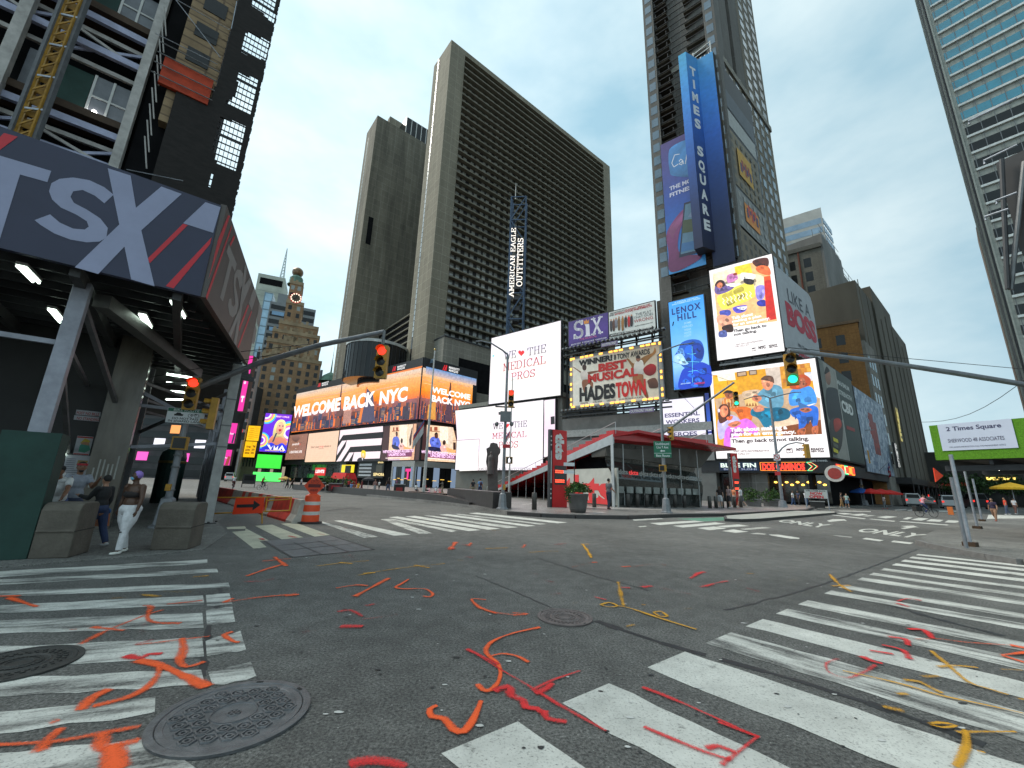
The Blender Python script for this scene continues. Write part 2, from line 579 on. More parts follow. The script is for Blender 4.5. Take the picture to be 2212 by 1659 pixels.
def paint_mat(name,col,wear,stretch=(1,1,1),rot=0.0,edge=0.06):
 m,nt,b = node_mat(name)
 tc = nt.nodes.new('ShaderNodeTexCoord')
 mp = nt.nodes.new('ShaderNodeMapping')
 mp.vector_type = 'TEXTURE'
 mp.inputs['Rotation'].default_value = (0,0,rot)
 mp.inputs['Scale'].default_value = stretch
 nt.links.new(tc.outputs['Object'],mp.inputs[0])
 vec = tc.outputs['Object']
 n = noise(nt,2.6,9,0.72,mp.outputs[0])
 mask = ramp(nt,n,wear-edge,wear+edge,(0,0,0,1),(1,1,1,1))
 fine = ramp(nt,noise(nt,55,3,0.7,vec),0.3,0.46,(0.25,0.25,0.25,1),(1,1,1,1))
 mask = mixc(nt,1.0,mask,fine,'MULTIPLY')
 c = tuple(col[:3])+(1,)
 dirt = ramp(nt,noise(nt,1.8,8,0.7,vec),0.3,0.7,tuple(x*0.62 for x in col[:3])+(1,),c)
 nt.links.new(mixc(nt,mask,asphalt_colour(nt,vec),dirt),b.inputs['Base Color'])
 b.inputs['Roughness'].default_value = 0.75
 bp = nt.nodes.new('ShaderNodeBump')
 bp.inputs['Strength'].default_value = 0.35
 bp.inputs['Distance'].default_value = 0.01
 nt.links.new(noise(nt,70,3,0.7,vec),bp.inputs['Height'])
 nt.links.new(bp.outputs[0],b.inputs['Normal'])
 return m
_white = (0.66,0.66,0.61)
paint_fresh = paint_mat('road_paint',_white,0.36,(1,1,1),0,.05)
paint_worn = paint_mat('road_paint_worn',_white,0.47,(3.4,.55,1),R(-50),.08)
paint_left = paint_mat('road_paint_scuffed',_white,0.475,(3.0,.5,1),R(20),.09)
paint_cream = paint_mat('road_paint_cream',(0.60,0.58,0.44),0.30)
paint_green = paint_mat('bike_lane_green',(0.12,0.30,0.21),0.36)
patch_mat = paint_mat('patch_concrete',(0.17,0.16,0.165),0.42,(2.0,.6,1),R(-50))
tar_mat = M('tar_seal',(0.022,0.022,0.023),0.6,0,0.3,5)
k = MB()
k.face([(-1500,-1500,0),(1500,-1500,0),(1500,1500,0),(-1500,1500,0)],asphalt)
struct(k.build('road'))
# left pavement (47th Street corner), one low step of 2 cm under the shed
def ring_px(pts,z):
 return[G(x,y,z)for x,y in pts]
k = MB()
lp = [G(x,y).xy for x,y in[(-60,1232),(60,1222),(330,1200),(440,1188),(492,1152),(470,1128)]]
far = [Vector((-24,40)),Vector((-60,60)),Vector((-60,5)),Vector((-14,4))]
k.prism(lp+far,0.0,0.012,concrete_walk)
struct(k.build('pavement_left'))
PLZ = 0.2
plz_front = [(640,1056),(900,1083),(1012,1097),(1098,1112),(1170,1117),(1242,1120),(1353,1121.5),(1457,1117),(1566,1115),(1740,1104.5),(1752,1100)]
# Broadway building line: everything on the west side of the square stands on it
BW = Face((-20,105),129)
pf = [G(x,y).xy for x,y in plz_front]
back = [BW.pt(u,0,0.5).xy for u in(79,40,-20,-80)]
k = MB()
k.prism(pf+back,0.0,PLZ,plaza_mat)
struct(k.build('plaza_pavement'))
k = MB()  # granite kerb, a real step in front of the paving
for a,b in list(zip(pf,pf[1:]))[3:]:
 a3,b3 = Vector((a.x,a.y,0.0)),Vector((b.x,b.y,0.0))
 t = (b3-a3).normalized()
 nn = Vector((t.y,-t.x,0))
 k.hexa([a3+nn*0.16,b3+nn*0.16,b3+nn*0.003,a3+nn*0.003]+[p+Z*(PLZ-0.02)for p in(a3+nn*0.16,b3+nn*0.16,b3+nn*0.003,a3+nn*0.003)],kerb_dark)
struct(k.build('plaza_kerb'))
k = MB()  # light bands in the paving
for q in([(1500,1105.5),(1555,1103),(1560,1105),(1504,1107.5)],[(1598,1098.5),(1622,1097.5),(1626,1099.5),(1602,1100.5)],[(1240,1093),(1330,1097),(1460,1101),(1460,1102.5),(1325,1098.8),(1238,1095)],[(1125,1089),(1160,1085.5),(1164,1087),(1130,1091)],[(1258,1110),(1300,1106),(1310,1108),(1268,1112)]):
 k.face([G(x,y,PLZ+0.004)for x,y in q],M('paving_band',(0.34,0.32,0.31),0.5))
struct(k.build('paving_bands'))
# median island before the right-hand crossing
k = MB()
isl = [G(x,y).xy for x,y in[(1566,1126.5),(1600,1128),(1640,1126.5),(1807,1111),(1806,1108.5),(1722,1107),(1564,1119.5)]]
k.prism(isl,0.0,0.15,kerb_dark)
inner = [Vector((p.x,p.y))for p in isl]
c0 = sum(inner,Vector((0,0)))/len(inner)
k.prism([c0+(p-c0)*0.965 for p in inner],0.15,0.156,M('island_top',(0.34,0.34,0.31),0.8,0,0.2,4))
struct(k.build('traffic_island'))
# right-hand corner pavement
k = MB()
rp = [G(x,y).xy for x,y in[(2350,1232),(2212,1221),(2143,1209),(2060,1193),(2012,1183),(1990,1176),(1992,1170),(2010,1158),(2058,1136),(2100,1127),(2160,1124)]]
k.prism(rp+[Vector((75,50)),Vector((75,5))],0.0,0.15,concrete_walk)
for a,b in list(zip(rp,rp[1:]))[:8]:
 a3,b3 = Vector((a.x,a.y,0)),Vector((b.x,b.y,0))
 t = (b3-a3).normalized()
 nn = Vector((-t.y,t.x,0))
 if nn.dot(-a3)<0:
  nn = -nn
 k.hexa([a3+nn*0.15,b3+nn*0.15,b3+nn*0.003,a3+nn*0.003]+[p+Z*0.146 for p in(a3+nn*0.15,b3+nn*0.15,b3+nn*0.003,a3+nn*0.003)],kerb_mat)
struct(k.build('pavement_right'))
# far corner pavement in front of the restaurants
k = MB()
fp = [G(x,y).xy for x,y in[(1764,1101.5),(1800,1099),(1870,1095),(1940,1093),(1985,1093)]]
k.prism(fp+[Vector((190,175)),Vector((120,160)),Vector((42,56))],0.0,0.12,concrete_walk)
struct(k.build('pavement_far'))
def stripe(k,pts,m,z=0.004):
 k.face([G(x,y,z)for x,y in pts],m)
def ragged(k,a,b,c,d,m,z=0.004,n=14,j=0.03):
 """a painted bar with slightly broken edges between ground points a-b (one side) and d-c"""
 L = (b-a).length
 top,bot = [],[]
 n = max(4,int(L/0.22))
 for i in range(n+1):
  t = i/n
  p,q = a.lerp(b,t),d.lerp(c,t)
  w = (q-p).normalized()
  top.append(p+w*random.uniform(-j,j))
  bot.append(q+w*random.uniform(-j,j))
 for i in range(n):
  k.face([Vector((p.x,p.y,z))for p in(top[i],top[i+1],bot[i+1],bot[i])],m)
  # right-hand crossing
k = MB()
sd = Vector((math.sin(R(140.3)),math.cos(R(140.3)),0))
ld = Vector((math.sin(R(51.7)),math.cos(R(51.7)),0))
B0 = G(1210.7,1521)
for t0,w,m,L in((-1.02,.60,0,5),(0,.58,0,5),(1.12,.68,0,5),(2.22,.62,1,5),(3.22,.5,0,5),(4.16,.44,1,5.5),(4.98,.44,1,6),(6.2,.42,1,6),(6.98,.42,1,6),(8.2,.45,1,6.5),(9.1,.42,1,6.5),(10.1,.45,1,6.5),(11.3,.5,0,7),(12.35,.5,0,7),(13.4,.5,0,7),(14.4,.45,0,7)):
 a = B0+ld*t0
 d = a+ld*w
 ragged(k,a,a+sd*L,d+sd*L,d,paint_worn if m else paint_fresh,j=0.02)
struct(k.build('crosswalk_right'))
# left-hand crossing, badly scuffed
k = MB()
g1 = lambda x,y:(.31649*x,1134.1+.31649*y)
for q in(((-200,330),(1415,236),(1415,262),(-200,372)),((-200,385),(1480,300),(1490,325),(-200,420)),((-200,460),(1560,398),(1570,428),(-200,500)),((-200,560),(1385,482),(1395,548),(-200,610)),((1405,478),(1565,466),(1585,540),(1412,560)),((-200,660),(1380,600),(1390,705),(-200,745)),((1405,585),(1585,560),(1605,665),(1412,690)),((-200,840),(1380,775),(1392,900),(-200,985)),((1402,790),(1640,725),(1680,855),(1412,905)),((-200,1060),(1370,985),(1400,1095),(-200,1180)),((1420,1005),(1715,945),(1750,1040),(1450,1098)),((-200,1290),(1060,1178),(1055,1292),(-200,1450)),((-200,1580),(1040,1462),(1330,1659),(-200,1800))):
 a,b,c,d = [G(*g1(*p))for p in q]
 ragged(k,a,b,c,d,paint_left,j=0.03)
struct(k.build('crosswalk_left'))
# far crossings
k = MB()
za = lambda x,y:(459.04+.19531*x,1080.1+.19531*y)
zb = lambda x,y:(837.07+.19531*x,1080.1+.19531*y)
zc = lambda x,y:(1377.1+.19531*x,1080.1+.19531*y)
zd = lambda x,y:(1755.1+.20654*x,1026.1+.20654*y)
for f,q,m in((za,[(155,300),(355,290),(370,300),(360,318),(165,322)],2),(za,[(215,352),(362,340),(365,312),(625,448),(520,455),(600,521),(455,536)],2),(za,[(470,285),(660,272),(1005,412),(765,435)],2),(za,[(755,262),(920,252),(1300,385),(1130,405)],2),(za,[(1165,240),(1215,238),(1830,405),(1680,420)],1),(za,[(1340,228),(1420,224),(2195,383),(2010,395)],0)):
 stripe(k,[f(*p)for p in q],(paint_fresh,paint_worn,paint_cream)[m])
for q,m in(([(-80,212),(20,207),(500,368),(350,376)],1),([(0,212),(40,205),(780,340),(700,354)],1),([(10,190),(110,182),(1032,332),(895,343)],0),([(195,182),(300,174),(1245,317),(1110,328)],0),([(400,172),(450,168),(1455,300),(1320,313)],1),([(570,163),(660,155),(1635,285),(1540,293)],0),([(720,155),(790,152),(1770,265),(1690,272)],1),([(900,147),(990,139),(1990,248),(1880,257)],0)):
 stripe(k,[zb(*p)for p in q],(paint_fresh,paint_worn)[m])
struct(k.build('crosswalk_far'))
k = MB()
for q,m in(([(135,255),(625,228),(740,240),(245,276)],0),([(385,285),(860,247),(980,262),(505,304)],0),([(655,310),(845,292),(985,315),(795,333)],0),([(860,289),(1110,270),(1240,287),(960,304)],0),([(935,342),(1060,324),(1230,350),(1085,363)],0),([(1130,320),(1380,298),(1490,308),(1200,330)],1),([(1450,380),(1560,383),(1790,418),(1790,430),(1690,427),(1480,393)],0),([(5,292),(90,285),(105,292),(25,300)],0),([(1240,372),(1330,362),(1430,376),(1400,383)],1)):
 stripe(k,[zc(*p)for p in q],(paint_fresh,paint_worn)[m])
for q,m in(([(190,418),(225,416),(560,455),(540,461)],0),([(585,460),(620,458),(870,480),(850,488)],0),([(905,487),(930,481),(1458,521),(1452,531)],0),([(250,398),(345,398),(430,408),(330,413)],0),([(390,415),(520,404),(585,415),(470,427)],0),([(670,440),(780,428),(890,437),(770,453)],0),([(520,430),(600,418),(665,422),(570,434)],1),([(940,460),(1000,440),(1050,446),(990,465)],0),([(1030,468),(1110,448),(1218,456),(1140,477)],0),([(1185,482),(1240,461),(1372,470),(1330,489)],0),([(1380,495),(1420,472),(1545,480),(1530,501)],0),([(210,632),(300,633),(420,648),(395,657)],1),([(515,668),(560,656),(748,682),(700,693)],0),([(820,700),(850,685),(1057,708),(1020,723)],0),([(1820,470),(1840,415),(2300,425),(2300,490),(2050,480)],0),([(255,370),(610,378),(610,386),(300,380)],1),([(855,362),(980,357),(985,364),(870,370)],0),([(1320,372),(1530,372),(1530,385),(1330,384)],0),([(990,366),(1060,358),(1060,370),(1000,374)],0)):
 stripe(k,[zd(*p)for p in q],(paint_fresh,paint_worn)[m])
def ground_word(k,word,quad,m):  # BL, BR, TR, TL bearings of the painted word
 vs,fs = text_flat(word,0.03)
 x0,x1 = min(v.x for v in vs),max(v.x for v in vs)
 y0,y1 = min(v.y for v in vs),max(v.y for v in vs)
 g = [G(x,y,0.004)for x,y in quad]
 for f in fs:
  pts = []
  for i in f:
   u,w = (vs[i].x-x0)/(x1-x0),(vs[i].y-y0)/(y1-y0)
   pts.append(g[0].lerp(g[1],u).lerp(g[3].lerp(g[2],u),w))
  k.face(pts,m)
ground_word(k,'ONLY',[zd(440,588),zd(1060,662),zd(1225,622),zd(560,556)],paint_fresh)
ground_word(k,'ONLY',[zc(1525,236),zc(2060,312),zc(2150,272),zc(1640,218)],paint_fresh)
for q in([zd(920,532),(zd(1060,529)),zd(1118,552),zd(1085,545),zd(1040,552),zd(960,565),zd(920,556),zd(985,545)],[zd(150,478),zd(210,462),zd(335,462),zd(360,483),zd(330,476),zd(180,490)]):
 stripe(k,q,paint_fresh)
struct(k.build('lane_markings'))
k = MB()
stripe(k,[zc(*p)for p in[(430,208),(960,190),(958,225),(745,236)]],paint_green)
stripe(k,[zc(*p)for p in[(-60,205),(240,190),(290,210),(-40,232)]],paint_worn)
struct(k.build('bike_lane_paint'))
# utility trench patch with its saw cuts and bicycle stencil
k = MB()
pq = [(570,450),(1310,392),(1790,545),(880,632)]
stripe(k,[za(*p)for p in pq],patch_mat)
for(a,b)in(((570,450),(880,632)),((1310,392),(1790,545)),((690,505),(1400,440)),((880,632),(1790,545)),((900,470),(1210,600)),((1160,450),(1500,570)),((760,560),(1560,480))):
 p,q = G(*za(*a),0.008),G(*za(*b),0.008)
 t = (q-p).normalized()
 nn = Vector((-t.y,t.x,0))*0.025
 k.face([p-nn,q-nn,q+nn,p+nn],tar_mat)
struct(k.build('pavement_patch'))
k = MB()
def crack(pts,w):
 P3 = [G(x,y,0.003)for x,y in pts]
 fine = []
 for a,b in zip(P3,P3[1:]):
  n = max(2,int((b-a).length/0.15))
  fine+=[a.lerp(b,i/n)+Vector((random.uniform(-.02,.02),random.uniform(-.02,.02),0))for i in range(n)]
 for a,b in zip(fine,fine[1:]):
  t = (b-a).normalized()
  nn = Vector((-t.y,t.x,0))*w*random.uniform(0.4,1)
  k.face([a-nn,b-nn,b+nn,a+nn],tar_mat)
crack([(1026,1243),(1130,1285),(1210,1322)],0.02)
crack([(1285,1340),(1400,1380),(1560,1425)],0.07)
crack([(1560,1425),(1760,1480),(2000,1560),(2212,1640)],0.06)
crack([(1160,1205),(1290,1246),(1420,1280)],0.03)
crack([(1566,1318),(1640,1300),(1700,1285),(1800,1255),(1900,1218),(1985,1185)],0.03)
crack([(480,1262),(466,1320),(445,1390),(430,1480)],0.035)
crack([(1900,1300),(2000,1330),(2212,1385)],0.06)
crack([(600,1107),(700,1106),(780,1100)],0.12)
crack([(700,1104),(760,1097),(790,1100)],0.2)
struct(k.build('road_cracks'))
k = MB()  # scraps of litter and gum spots pressed on the road
random.seed(5)
for i in range(150):
 x,y = random.uniform(450,2150),1150+480*random.random()**1.2
 p = G(x,y,0.008)
 r = random.uniform(0.006,0.02)
 a = random.random()*6
 m = M('gum_spot',(0.03,0.03,0.03))if random.random()<.5 else M('paper_scrap',(0.5,0.5,0.48),0.8)
 e = random.uniform(1,2.2)
 k.face([p+Vector((math.cos(a+t)*r*e*random.uniform(.7,1.2),math.sin(a+t)*r*random.uniform(.7,1.2),0))for t in[i*math.tau/7 for i in range(7)]],m)
struct(k.build('road_litter'),'stuff')
# ---------------------------------------------------------------- surveyors' spray paint
def spray_mat(name,col):
 m = bpy.data.materials.new(name)
 m.use_nodes = True
 nt = m.node_tree
 b = nt.nodes['Principled BSDF']
 b.inputs['Base Color'].default_value = tuple(col)+(1,)
 b.inputs['Roughness'].default_value = 0.7
 at = nt.nodes.new('ShaderNodeAttribute')
 at.attribute_name = 'Col'
 tc = nt.nodes.new('ShaderNodeTexCoord')
 nf = noise(nt,75,3,0.75,tc.outputs['Object'])
 nl = noise(nt,3.5,6,0.7,tc.outputs['Object'])
 s = nt.nodes.new('ShaderNodeMath')
 s.operation = 'MULTIPLY_ADD'
 nt.links.new(nf,s.inputs[0])
 s.inputs[1].default_value = -0.75
 nt.links.new(at.outputs['Fac'],s.inputs[2])
 s2 = nt.nodes.new('ShaderNodeMath')
 s2.operation = 'MULTIPLY_ADD'
 nt.links.new(nl,s2.inputs[0])
 s2.inputs[1].default_value = -0.75
 nt.links.new(s.outputs[0],s2.inputs[2])
 mr = nt.nodes.new('ShaderNodeMapRange')
 mr.interpolation_type = 'SMOOTHSTEP'
 mr.inputs[1].default_value = -0.30
 mr.inputs[2].default_value = 0.34
 nt.links.new(s2.outputs[0],mr.inputs[0])
 tr = nt.nodes.new('ShaderNodeBsdfTransparent')
 mx = nt.nodes.new('ShaderNodeMixShader')
 nt.links.new(mr.outputs[0],mx.inputs[0])
 nt.links.new(tr.outputs[0],mx.inputs[1])
 nt.links.new(b.outputs[0],mx.inputs[2])
 nt.links.new(mx.outputs[0],nt.nodes['Material Output'].inputs[0])
 return m
SP = {'o':spray_mat('spray_orange',(0.85,0.10,0.012)),'r':spray_mat('spray_red',(0.68,0.018,0.02)),'y':spray_mat('spray_yellow',(0.62,0.30,0.008))}
SK = {c:MB()for c in SP}
_zs = [0.009]
def spray(c,f,pts,w=0.05,s=1.0):
 """a stroke of paint w metres wide; s = how densely it was sprayed"""
 P3 = [G(*f(*p))for p in pts]
 out = []
 n = len(P3)
 for i in range(n-1):
  p0,p1,p2,p3 = P3[max(i-1,0)],P3[i],P3[i+1],P3[min(i+2,n-1)]
  m = max(2,int((p2-p1).length/0.05))
  for j in range(m):
   t = j/m
   out.append(0.5*(2*p1+(p2-p0)*t+(2*p0-5*p1+4*p2-p3)*t*t+(3*p1-p0-3*p2+p3)*t**3))
 out.append(P3[-1])
 out = [out[0]-(out[1]-out[0]).normalized()*w*0.7]+out+[out[-1]+(out[-1]-out[-2]).normalized()*w*0.7]
 _zs[0]+=0.00006
 rows = []
 ph = random.random()*9
 for i,p in enumerate(out):
  t = (out[min(i+1,len(out)-1)]-out[max(i-1,0)]).normalized()
  nn = Vector((-t.y,t.x,0))
  ww = w*(1+0.25*math.sin(i*0.35+ph)+random.uniform(-.08,.08))
  e = 0 if i in(0,len(out)-1)else s
  rows.append([(p+nn*ww*q+Z*_zs[0],a*e)for q,a in((-1.35,0),(-.55,.8),(0,1),(.55,.8),(1.35,0))])
 for a,b in zip(rows,rows[1:]):
  for i in range(4):
   q = (a[i],a[i+1],b[i+1],b[i])
   SK[c].face([x[0]for x in q],SP[c],[(x[1],)*3+(1,)for x in q])
g2 = lambda x,y:(540.04+.33274*x,1107.1+.33274*y)
g3 = lambda x,y:(1026.1+.33261*x,1107.1+.33261*y)
g4 = lambda x,y:(1566.1+.33276*x,1107.1+.33276*y)
for c,f,pts,w,s in(('o',g1,[(-30,490),(130,488)],.05,1),('o',g1,[(60,500),(150,530),(250,562)],.05,1),('o',g1,[(545,820),(740,720),(990,620)],.045,.8),('o',g1,[(630,702),(730,712),(840,725)],.05,.9),('o',g1,[(475,718),(520,718)],.04,.7),('o',g1,[(975,555),(1030,560),(1005,635),(1060,670),(1230,675)],.045,.9),('o',g1,[(1010,612),(1110,585)],.04,.9),('o',g1,[(1140,545),(1290,530),(1380,518)],.04,.85),('o',g1,[(1525,532),(1590,505)],.05,.95),('o',g1,[(1530,532),(1720,505),(1877,488),(2020,470)],.035,.8),('o',g1,[(925,825),(1220,790),(1430,765)],.03,.75),('o',g1,[(1240,780),(1250,860),(1225,935),(1280,975),(1390,940)],.05,1),('o',g1,[(1585,735),(1530,755),(1590,800),(1630,805)],.035,1),('o',g1,[(940,930),(1080,960),(1240,1030),(1410,1110)],.06,1.1),('o',g1,[(1085,970),(1070,1040),(980,1130),(850,1190),(640,1245)],.045,.95),('o',g1,[(550,1270),(620,1190),(740,1130)],.05,.95),('o',g1,[(-40,1512),(350,1490),(700,1430),(950,1385)],.035,.9),('o',g1,[(260,1555),(330,1470),(410,1400)],.055,.9),('o',g1,[(340,1362),(400,1340)],.04,.8),('o',g1,[(700,1430),(690,1530),(800,1515),(940,1480)],.05,1),('o',g1,[(765,1520),(780,1590),(785,1680)],.065,1.1),('r',g1,[(860,900),(960,915),(1010,890),(1100,885)],.055,1),('r',g1,[(920,822),(1040,790)],.05,.7),('r',g1,[(985,670),(965,740),(960,800)],.06,.5),('r',g1,[(650,900),(860,895)],.04,.45),('y',g1,[(970,480),(1085,492)],.06,.8),('y',g1,[(1110,460),(1300,462)],.04,.65),('y',g1,[(760,505),(860,500)],.04,.6),('y',g1,[(1320,358),(1420,350)],.06,.8),('y',g1,[(1490,338),(1605,330)],.04,.6),('y',g1,[(1080,380),(1220,372)],.06,.4),('o',g2,[(-20,415),(110,370),(230,335)],.05,1),('o',g2,[(160,292),(235,350)],.06,1),('o',g2,[(80,322),(260,305)],.05,.7),('r',g2,[(-40,452),(70,450),(150,435)],.05,.7),('r',g2,[(-170,300),(-40,288)],.05,.4),('o',g2,[(-20,563),(160,545),(315,535)],.04,.85),('o',g2,[(230,545),(315,538)],.05,.9),('y',g2,[(430,352),(600,330),(770,316)],.045,.85),('y',g2,[(580,328),(660,335)],.08,.9),('y',g2,[(700,412),(840,385),(1060,355),(1265,335)],.045,.8),('y',g2,[(1070,345),(1160,362)],.08,.9),('y',g2,[(740,400),(810,393)],.06,.9),('y',g2,[(1350,312),(1380,312)],.05,.8),('o',g2,[(560,495),(690,475),(760,480)],.045,.9),('o',g2,[(680,548),(790,490),(900,430)],.05,1),('o',g2,[(1030,437),(985,465),(945,490),(1000,500),(1130,500),(1185,532),(1165,553),(1125,547)],.035,1),('o',g2,[(1530,572),(1440,567),(1490,620),(1600,660)],.04,.95),('o',g3,[(100,648),(180,662),(250,670)],.035,.75),('o',g3,[(245,658),(340,664),(250,672)],.04,.9),('r',g2,[(340,675),(580,650)],.04,.45),('r',g2,[(570,650),(650,640),(730,680)],.05,.85),('r',g2,[(750,610),(805,600)],.05,.8),('r',g2,[(720,700),(850,685),(955,665)],.045,.6),('r',g2,[(340,785),(600,750)],.045,.55),('r',g2,[(590,745),(725,745)],.07,.9),('o',g2,[(435,592),(470,590)],.05,.6),('r',g2,[(560,268),(680,300)],.05,.5),('r',g2,[(410,318),(460,285)],.06,.5),('r',g2,[(600,260),(610,300)],.06,.5),('o',g3,[(420,752),(250,790),(120,840),(70,895),(90,940),(140,980),(165,1040),(150,1110),(100,1162),(50,1162),(15,1125)],.032,1.05),('o',g3,[(95,945),(170,925),(270,940),(345,980)],.028,1.05),('o',g2,[(1210,1265),(1165,1290),(1180,1335),(1260,1350),(1320,1420),(1390,1430),(1450,1350),(1500,1235)],.036,1.1),('r',g2,[(650,1650),(760,1622),(880,1632),(1010,1662)],.05,.95),('r',g2,[(1410,895),(1500,940),(1610,995)],.04,.9),('r',g3,[(20,935),(160,1025),(340,1130)],.022,.85),('r',g3,[(340,1130),(530,1250),(690,1340),(850,1430)],.026,.9),('r',g3,[(370,1165),(500,1100),(680,1038)],.03,.9),('r',g3,[(390,1180),(450,1160),(500,1120)],.045,1),('r',g3,[(130,1170),(210,1140),(240,1200),(310,1230),(330,1275),(400,1285),(430,1310)],.05,1),('r',g3,[(450,1300),(470,1350),(590,1372)],.035,1),('r',g3,[(1090,1145),(1270,1215),(1530,1330),(1786,1450)],.03,.95),('r',g3,[(1100,1405),(1250,1470),(1500,1570),(1660,1620)],.026,.95),('r',g4,[(-40,1370),(100,1425),(210,1465)],.026,.95),('r',g4,[(215,1465),(110,1550),(-20,1650)],.026,.9),('r',g3,[(1510,1545),(1580,1530),(1690,1570)],.035,1),('r',g4,[(140,1440),(220,1470)],.03,1),('y',g3,[(930,455),(945,530),(965,610)],.05,.85),('y',g3,[(925,612),(1000,625),(1210,695),(1435,765)],.035,1),('y',g3,[(815,605),(870,590),(925,612),(870,620),(820,607)],.03,1),('y',g3,[(1160,655),(1205,648),(1250,680),(1200,680),(1160,655)],.03,1),('y',g3,[(985,748),(1035,735)],.04,.8),('y',g3,[(1085,605),(1105,605)],.04,.9),('y',g3,[(685,208),(740,208)],.05,.9),('y',g3,[(700,210),(730,250),(755,297)],.06,.95),('o',g3,[(630,360),(700,342),(780,325)],.05,.6),('o',g3,[(760,327),(790,327)],.06,.95),('y',g3,[(355,264),(450,255),(540,255)],.06,.8),('y',g3,[(70,238),(210,232)],.07,.8),('y',g3,[(790,284),(830,282)],.05,.6),('o',g3,[(955,357),(1010,353)],.08,.9),('o',g3,[(1010,360),(1150,340),(1240,346)],.05,.6),('r',g3,[(1090,490),(1150,482)],.1,.9),('r',g3,[(960,440),(1090,470),(1250,505),(1400,537)],.05,.55),('r',g3,[(950,490),(1005,495)],.06,.8),('r',g3,[(780,555),(850,572)],.04,.9),('r',g3,[(1090,560),(1250,600),(1390,645)],.03,.5),('y',g3,[(1350,635),(1400,630)],.05,.6),('r',g3,[(1400,432),(1450,400),(1490,390)],.07,.9),('r',g3,[(1470,490),(1560,465),(1640,450)],.06,.8),('r',g3,[(460,447),(510,457)],.07,.7),('r',g3,[(370,400),(412,408)],.06,.6),('r',g3,[(490,540),(555,530)],.07,.55),('r',g3,[(510,212),(590,204)],.08,.7),('r',g3,[(110,455),(330,425),(570,400)],.05,.35),('r',g3,[(320,205),(480,195)],.06,.3),('y',g3,[(640,595),(665,590)],.04,.6),('r',g3,[(660,460),(715,462)],.05,.55),('o',g3,[(310,232),(325,212)],.08,.8),('y',g4,[(680,405),(740,470),(820,520)],.05,.9),('y',g4,[(700,482),(810,478)],.06,.9),('y',g4,[(140,400),(185,403)],.05,.8),('y',g4,[(415,440),(465,445)],.05,.7),('r',g4,[(1120,582),(1190,565),(1275,577)],.045,.9),('r',g4,[(1120,595),(1190,617)],.05,1),('r',g4,[(20,440),(110,445)],.05,.6),('r',g4,[(140,497),(230,522)],.05,.7),('r',g4,[(1195,765),(1290,770),(1350,825)],.045,1),('r',g4,[(1065,815),(1170,830),(1190,870)],.05,1),('r',g4,[(1025,870),(1150,900),(1200,960)],.045,1),('r',g4,[(945,905),(1090,928)],.045,1),('r',g4,[(895,945),(960,975),(1020,990)],.05,1),('r',g4,[(735,960),(660,990),(680,1050),(790,1085),(900,1050),(980,1000)],.028,.8),('o',g4,[(1240,830),(1400,830),(1550,850),(1880,872)],.03,.75),('o',g4,[(1860,870),(1960,890)],.06,1),('o',g4,[(1800,935),(1960,918)],.04,.95),('o',g4,[(1810,940),(1960,988)],.04,.95),('y',g4,[(1340,908),(1450,1000),(1580,1110),(1690,1150),(1840,1195)],.032,.95),('y',g4,[(1390,1012),(1500,1005),(1640,1018)],.04,.95),('y',g4,[(1290,1078),(1385,1072)],.045,.8),('y',g4,[(770,1040),(1000,1090),(1200,1140),(1400,1200),(1680,1260),(1960,1322)],.028,.95),('y',g4,[(1170,1100),(1260,1110),(1340,1150),(1410,1185)],.035,.95),('y',g4,[(1120,1192),(1185,1190)],.03,.95),('y',g4,[(1030,1275),(1100,1290),(1160,1302)],.04,.8),('y',g4,[(1330,1390),(1400,1380),(1505,1398),(1420,1412),(1335,1392)],.025,1),('y',g4,[(1510,1442),(1700,1440),(1890,1440)],.022,.95),('y',g4,[(1565,1430),(1570,1530),(1510,1670)],.032,1.05),('y',g4,[(1645,1567),(1690,1577)],.025,.9),('y',g4,[(1800,1030),(1930,1035)],.03,.8),('y',g4,[(1910,1225),(1960,1228)],.03,.8),('o',za,[(555,685),(860,655)],.07,.8),('r',za,[(395,405),(480,398)],.06,.7),('r',za,[(530,432),(570,448)],.07,.9),('r',za,[(840,402),(925,420)],.07,.9),('r',za,[(1150,375),(1240,390)],.06,.8),('o',za,[(1450,312),(1485,315)],.1,.7),('o',za,[(235,450),(250,425)],.07,.6),('r',za,[(1470,580),(1560,655)],.08,.55),('o',zb,[(690,555),(760,470)],.1,.9),('r',zb,[(700,550),(740,545)],.1,.8),('r',zb,[(800,490),(920,520)],.12,.6),('o',zb,[(900,510),(925,480)],.1,.8),('y',zb,[(1040,322),(1230,345)],.1,.6),('r',zb,[(870,640),(945,645)],.08,.7)):
 spray(c,f,pts,w,s)
for c,n in(('o','orange'),('r','red'),('y','yellow')):
 struct(SK[c].build('spray_paint_'+n))
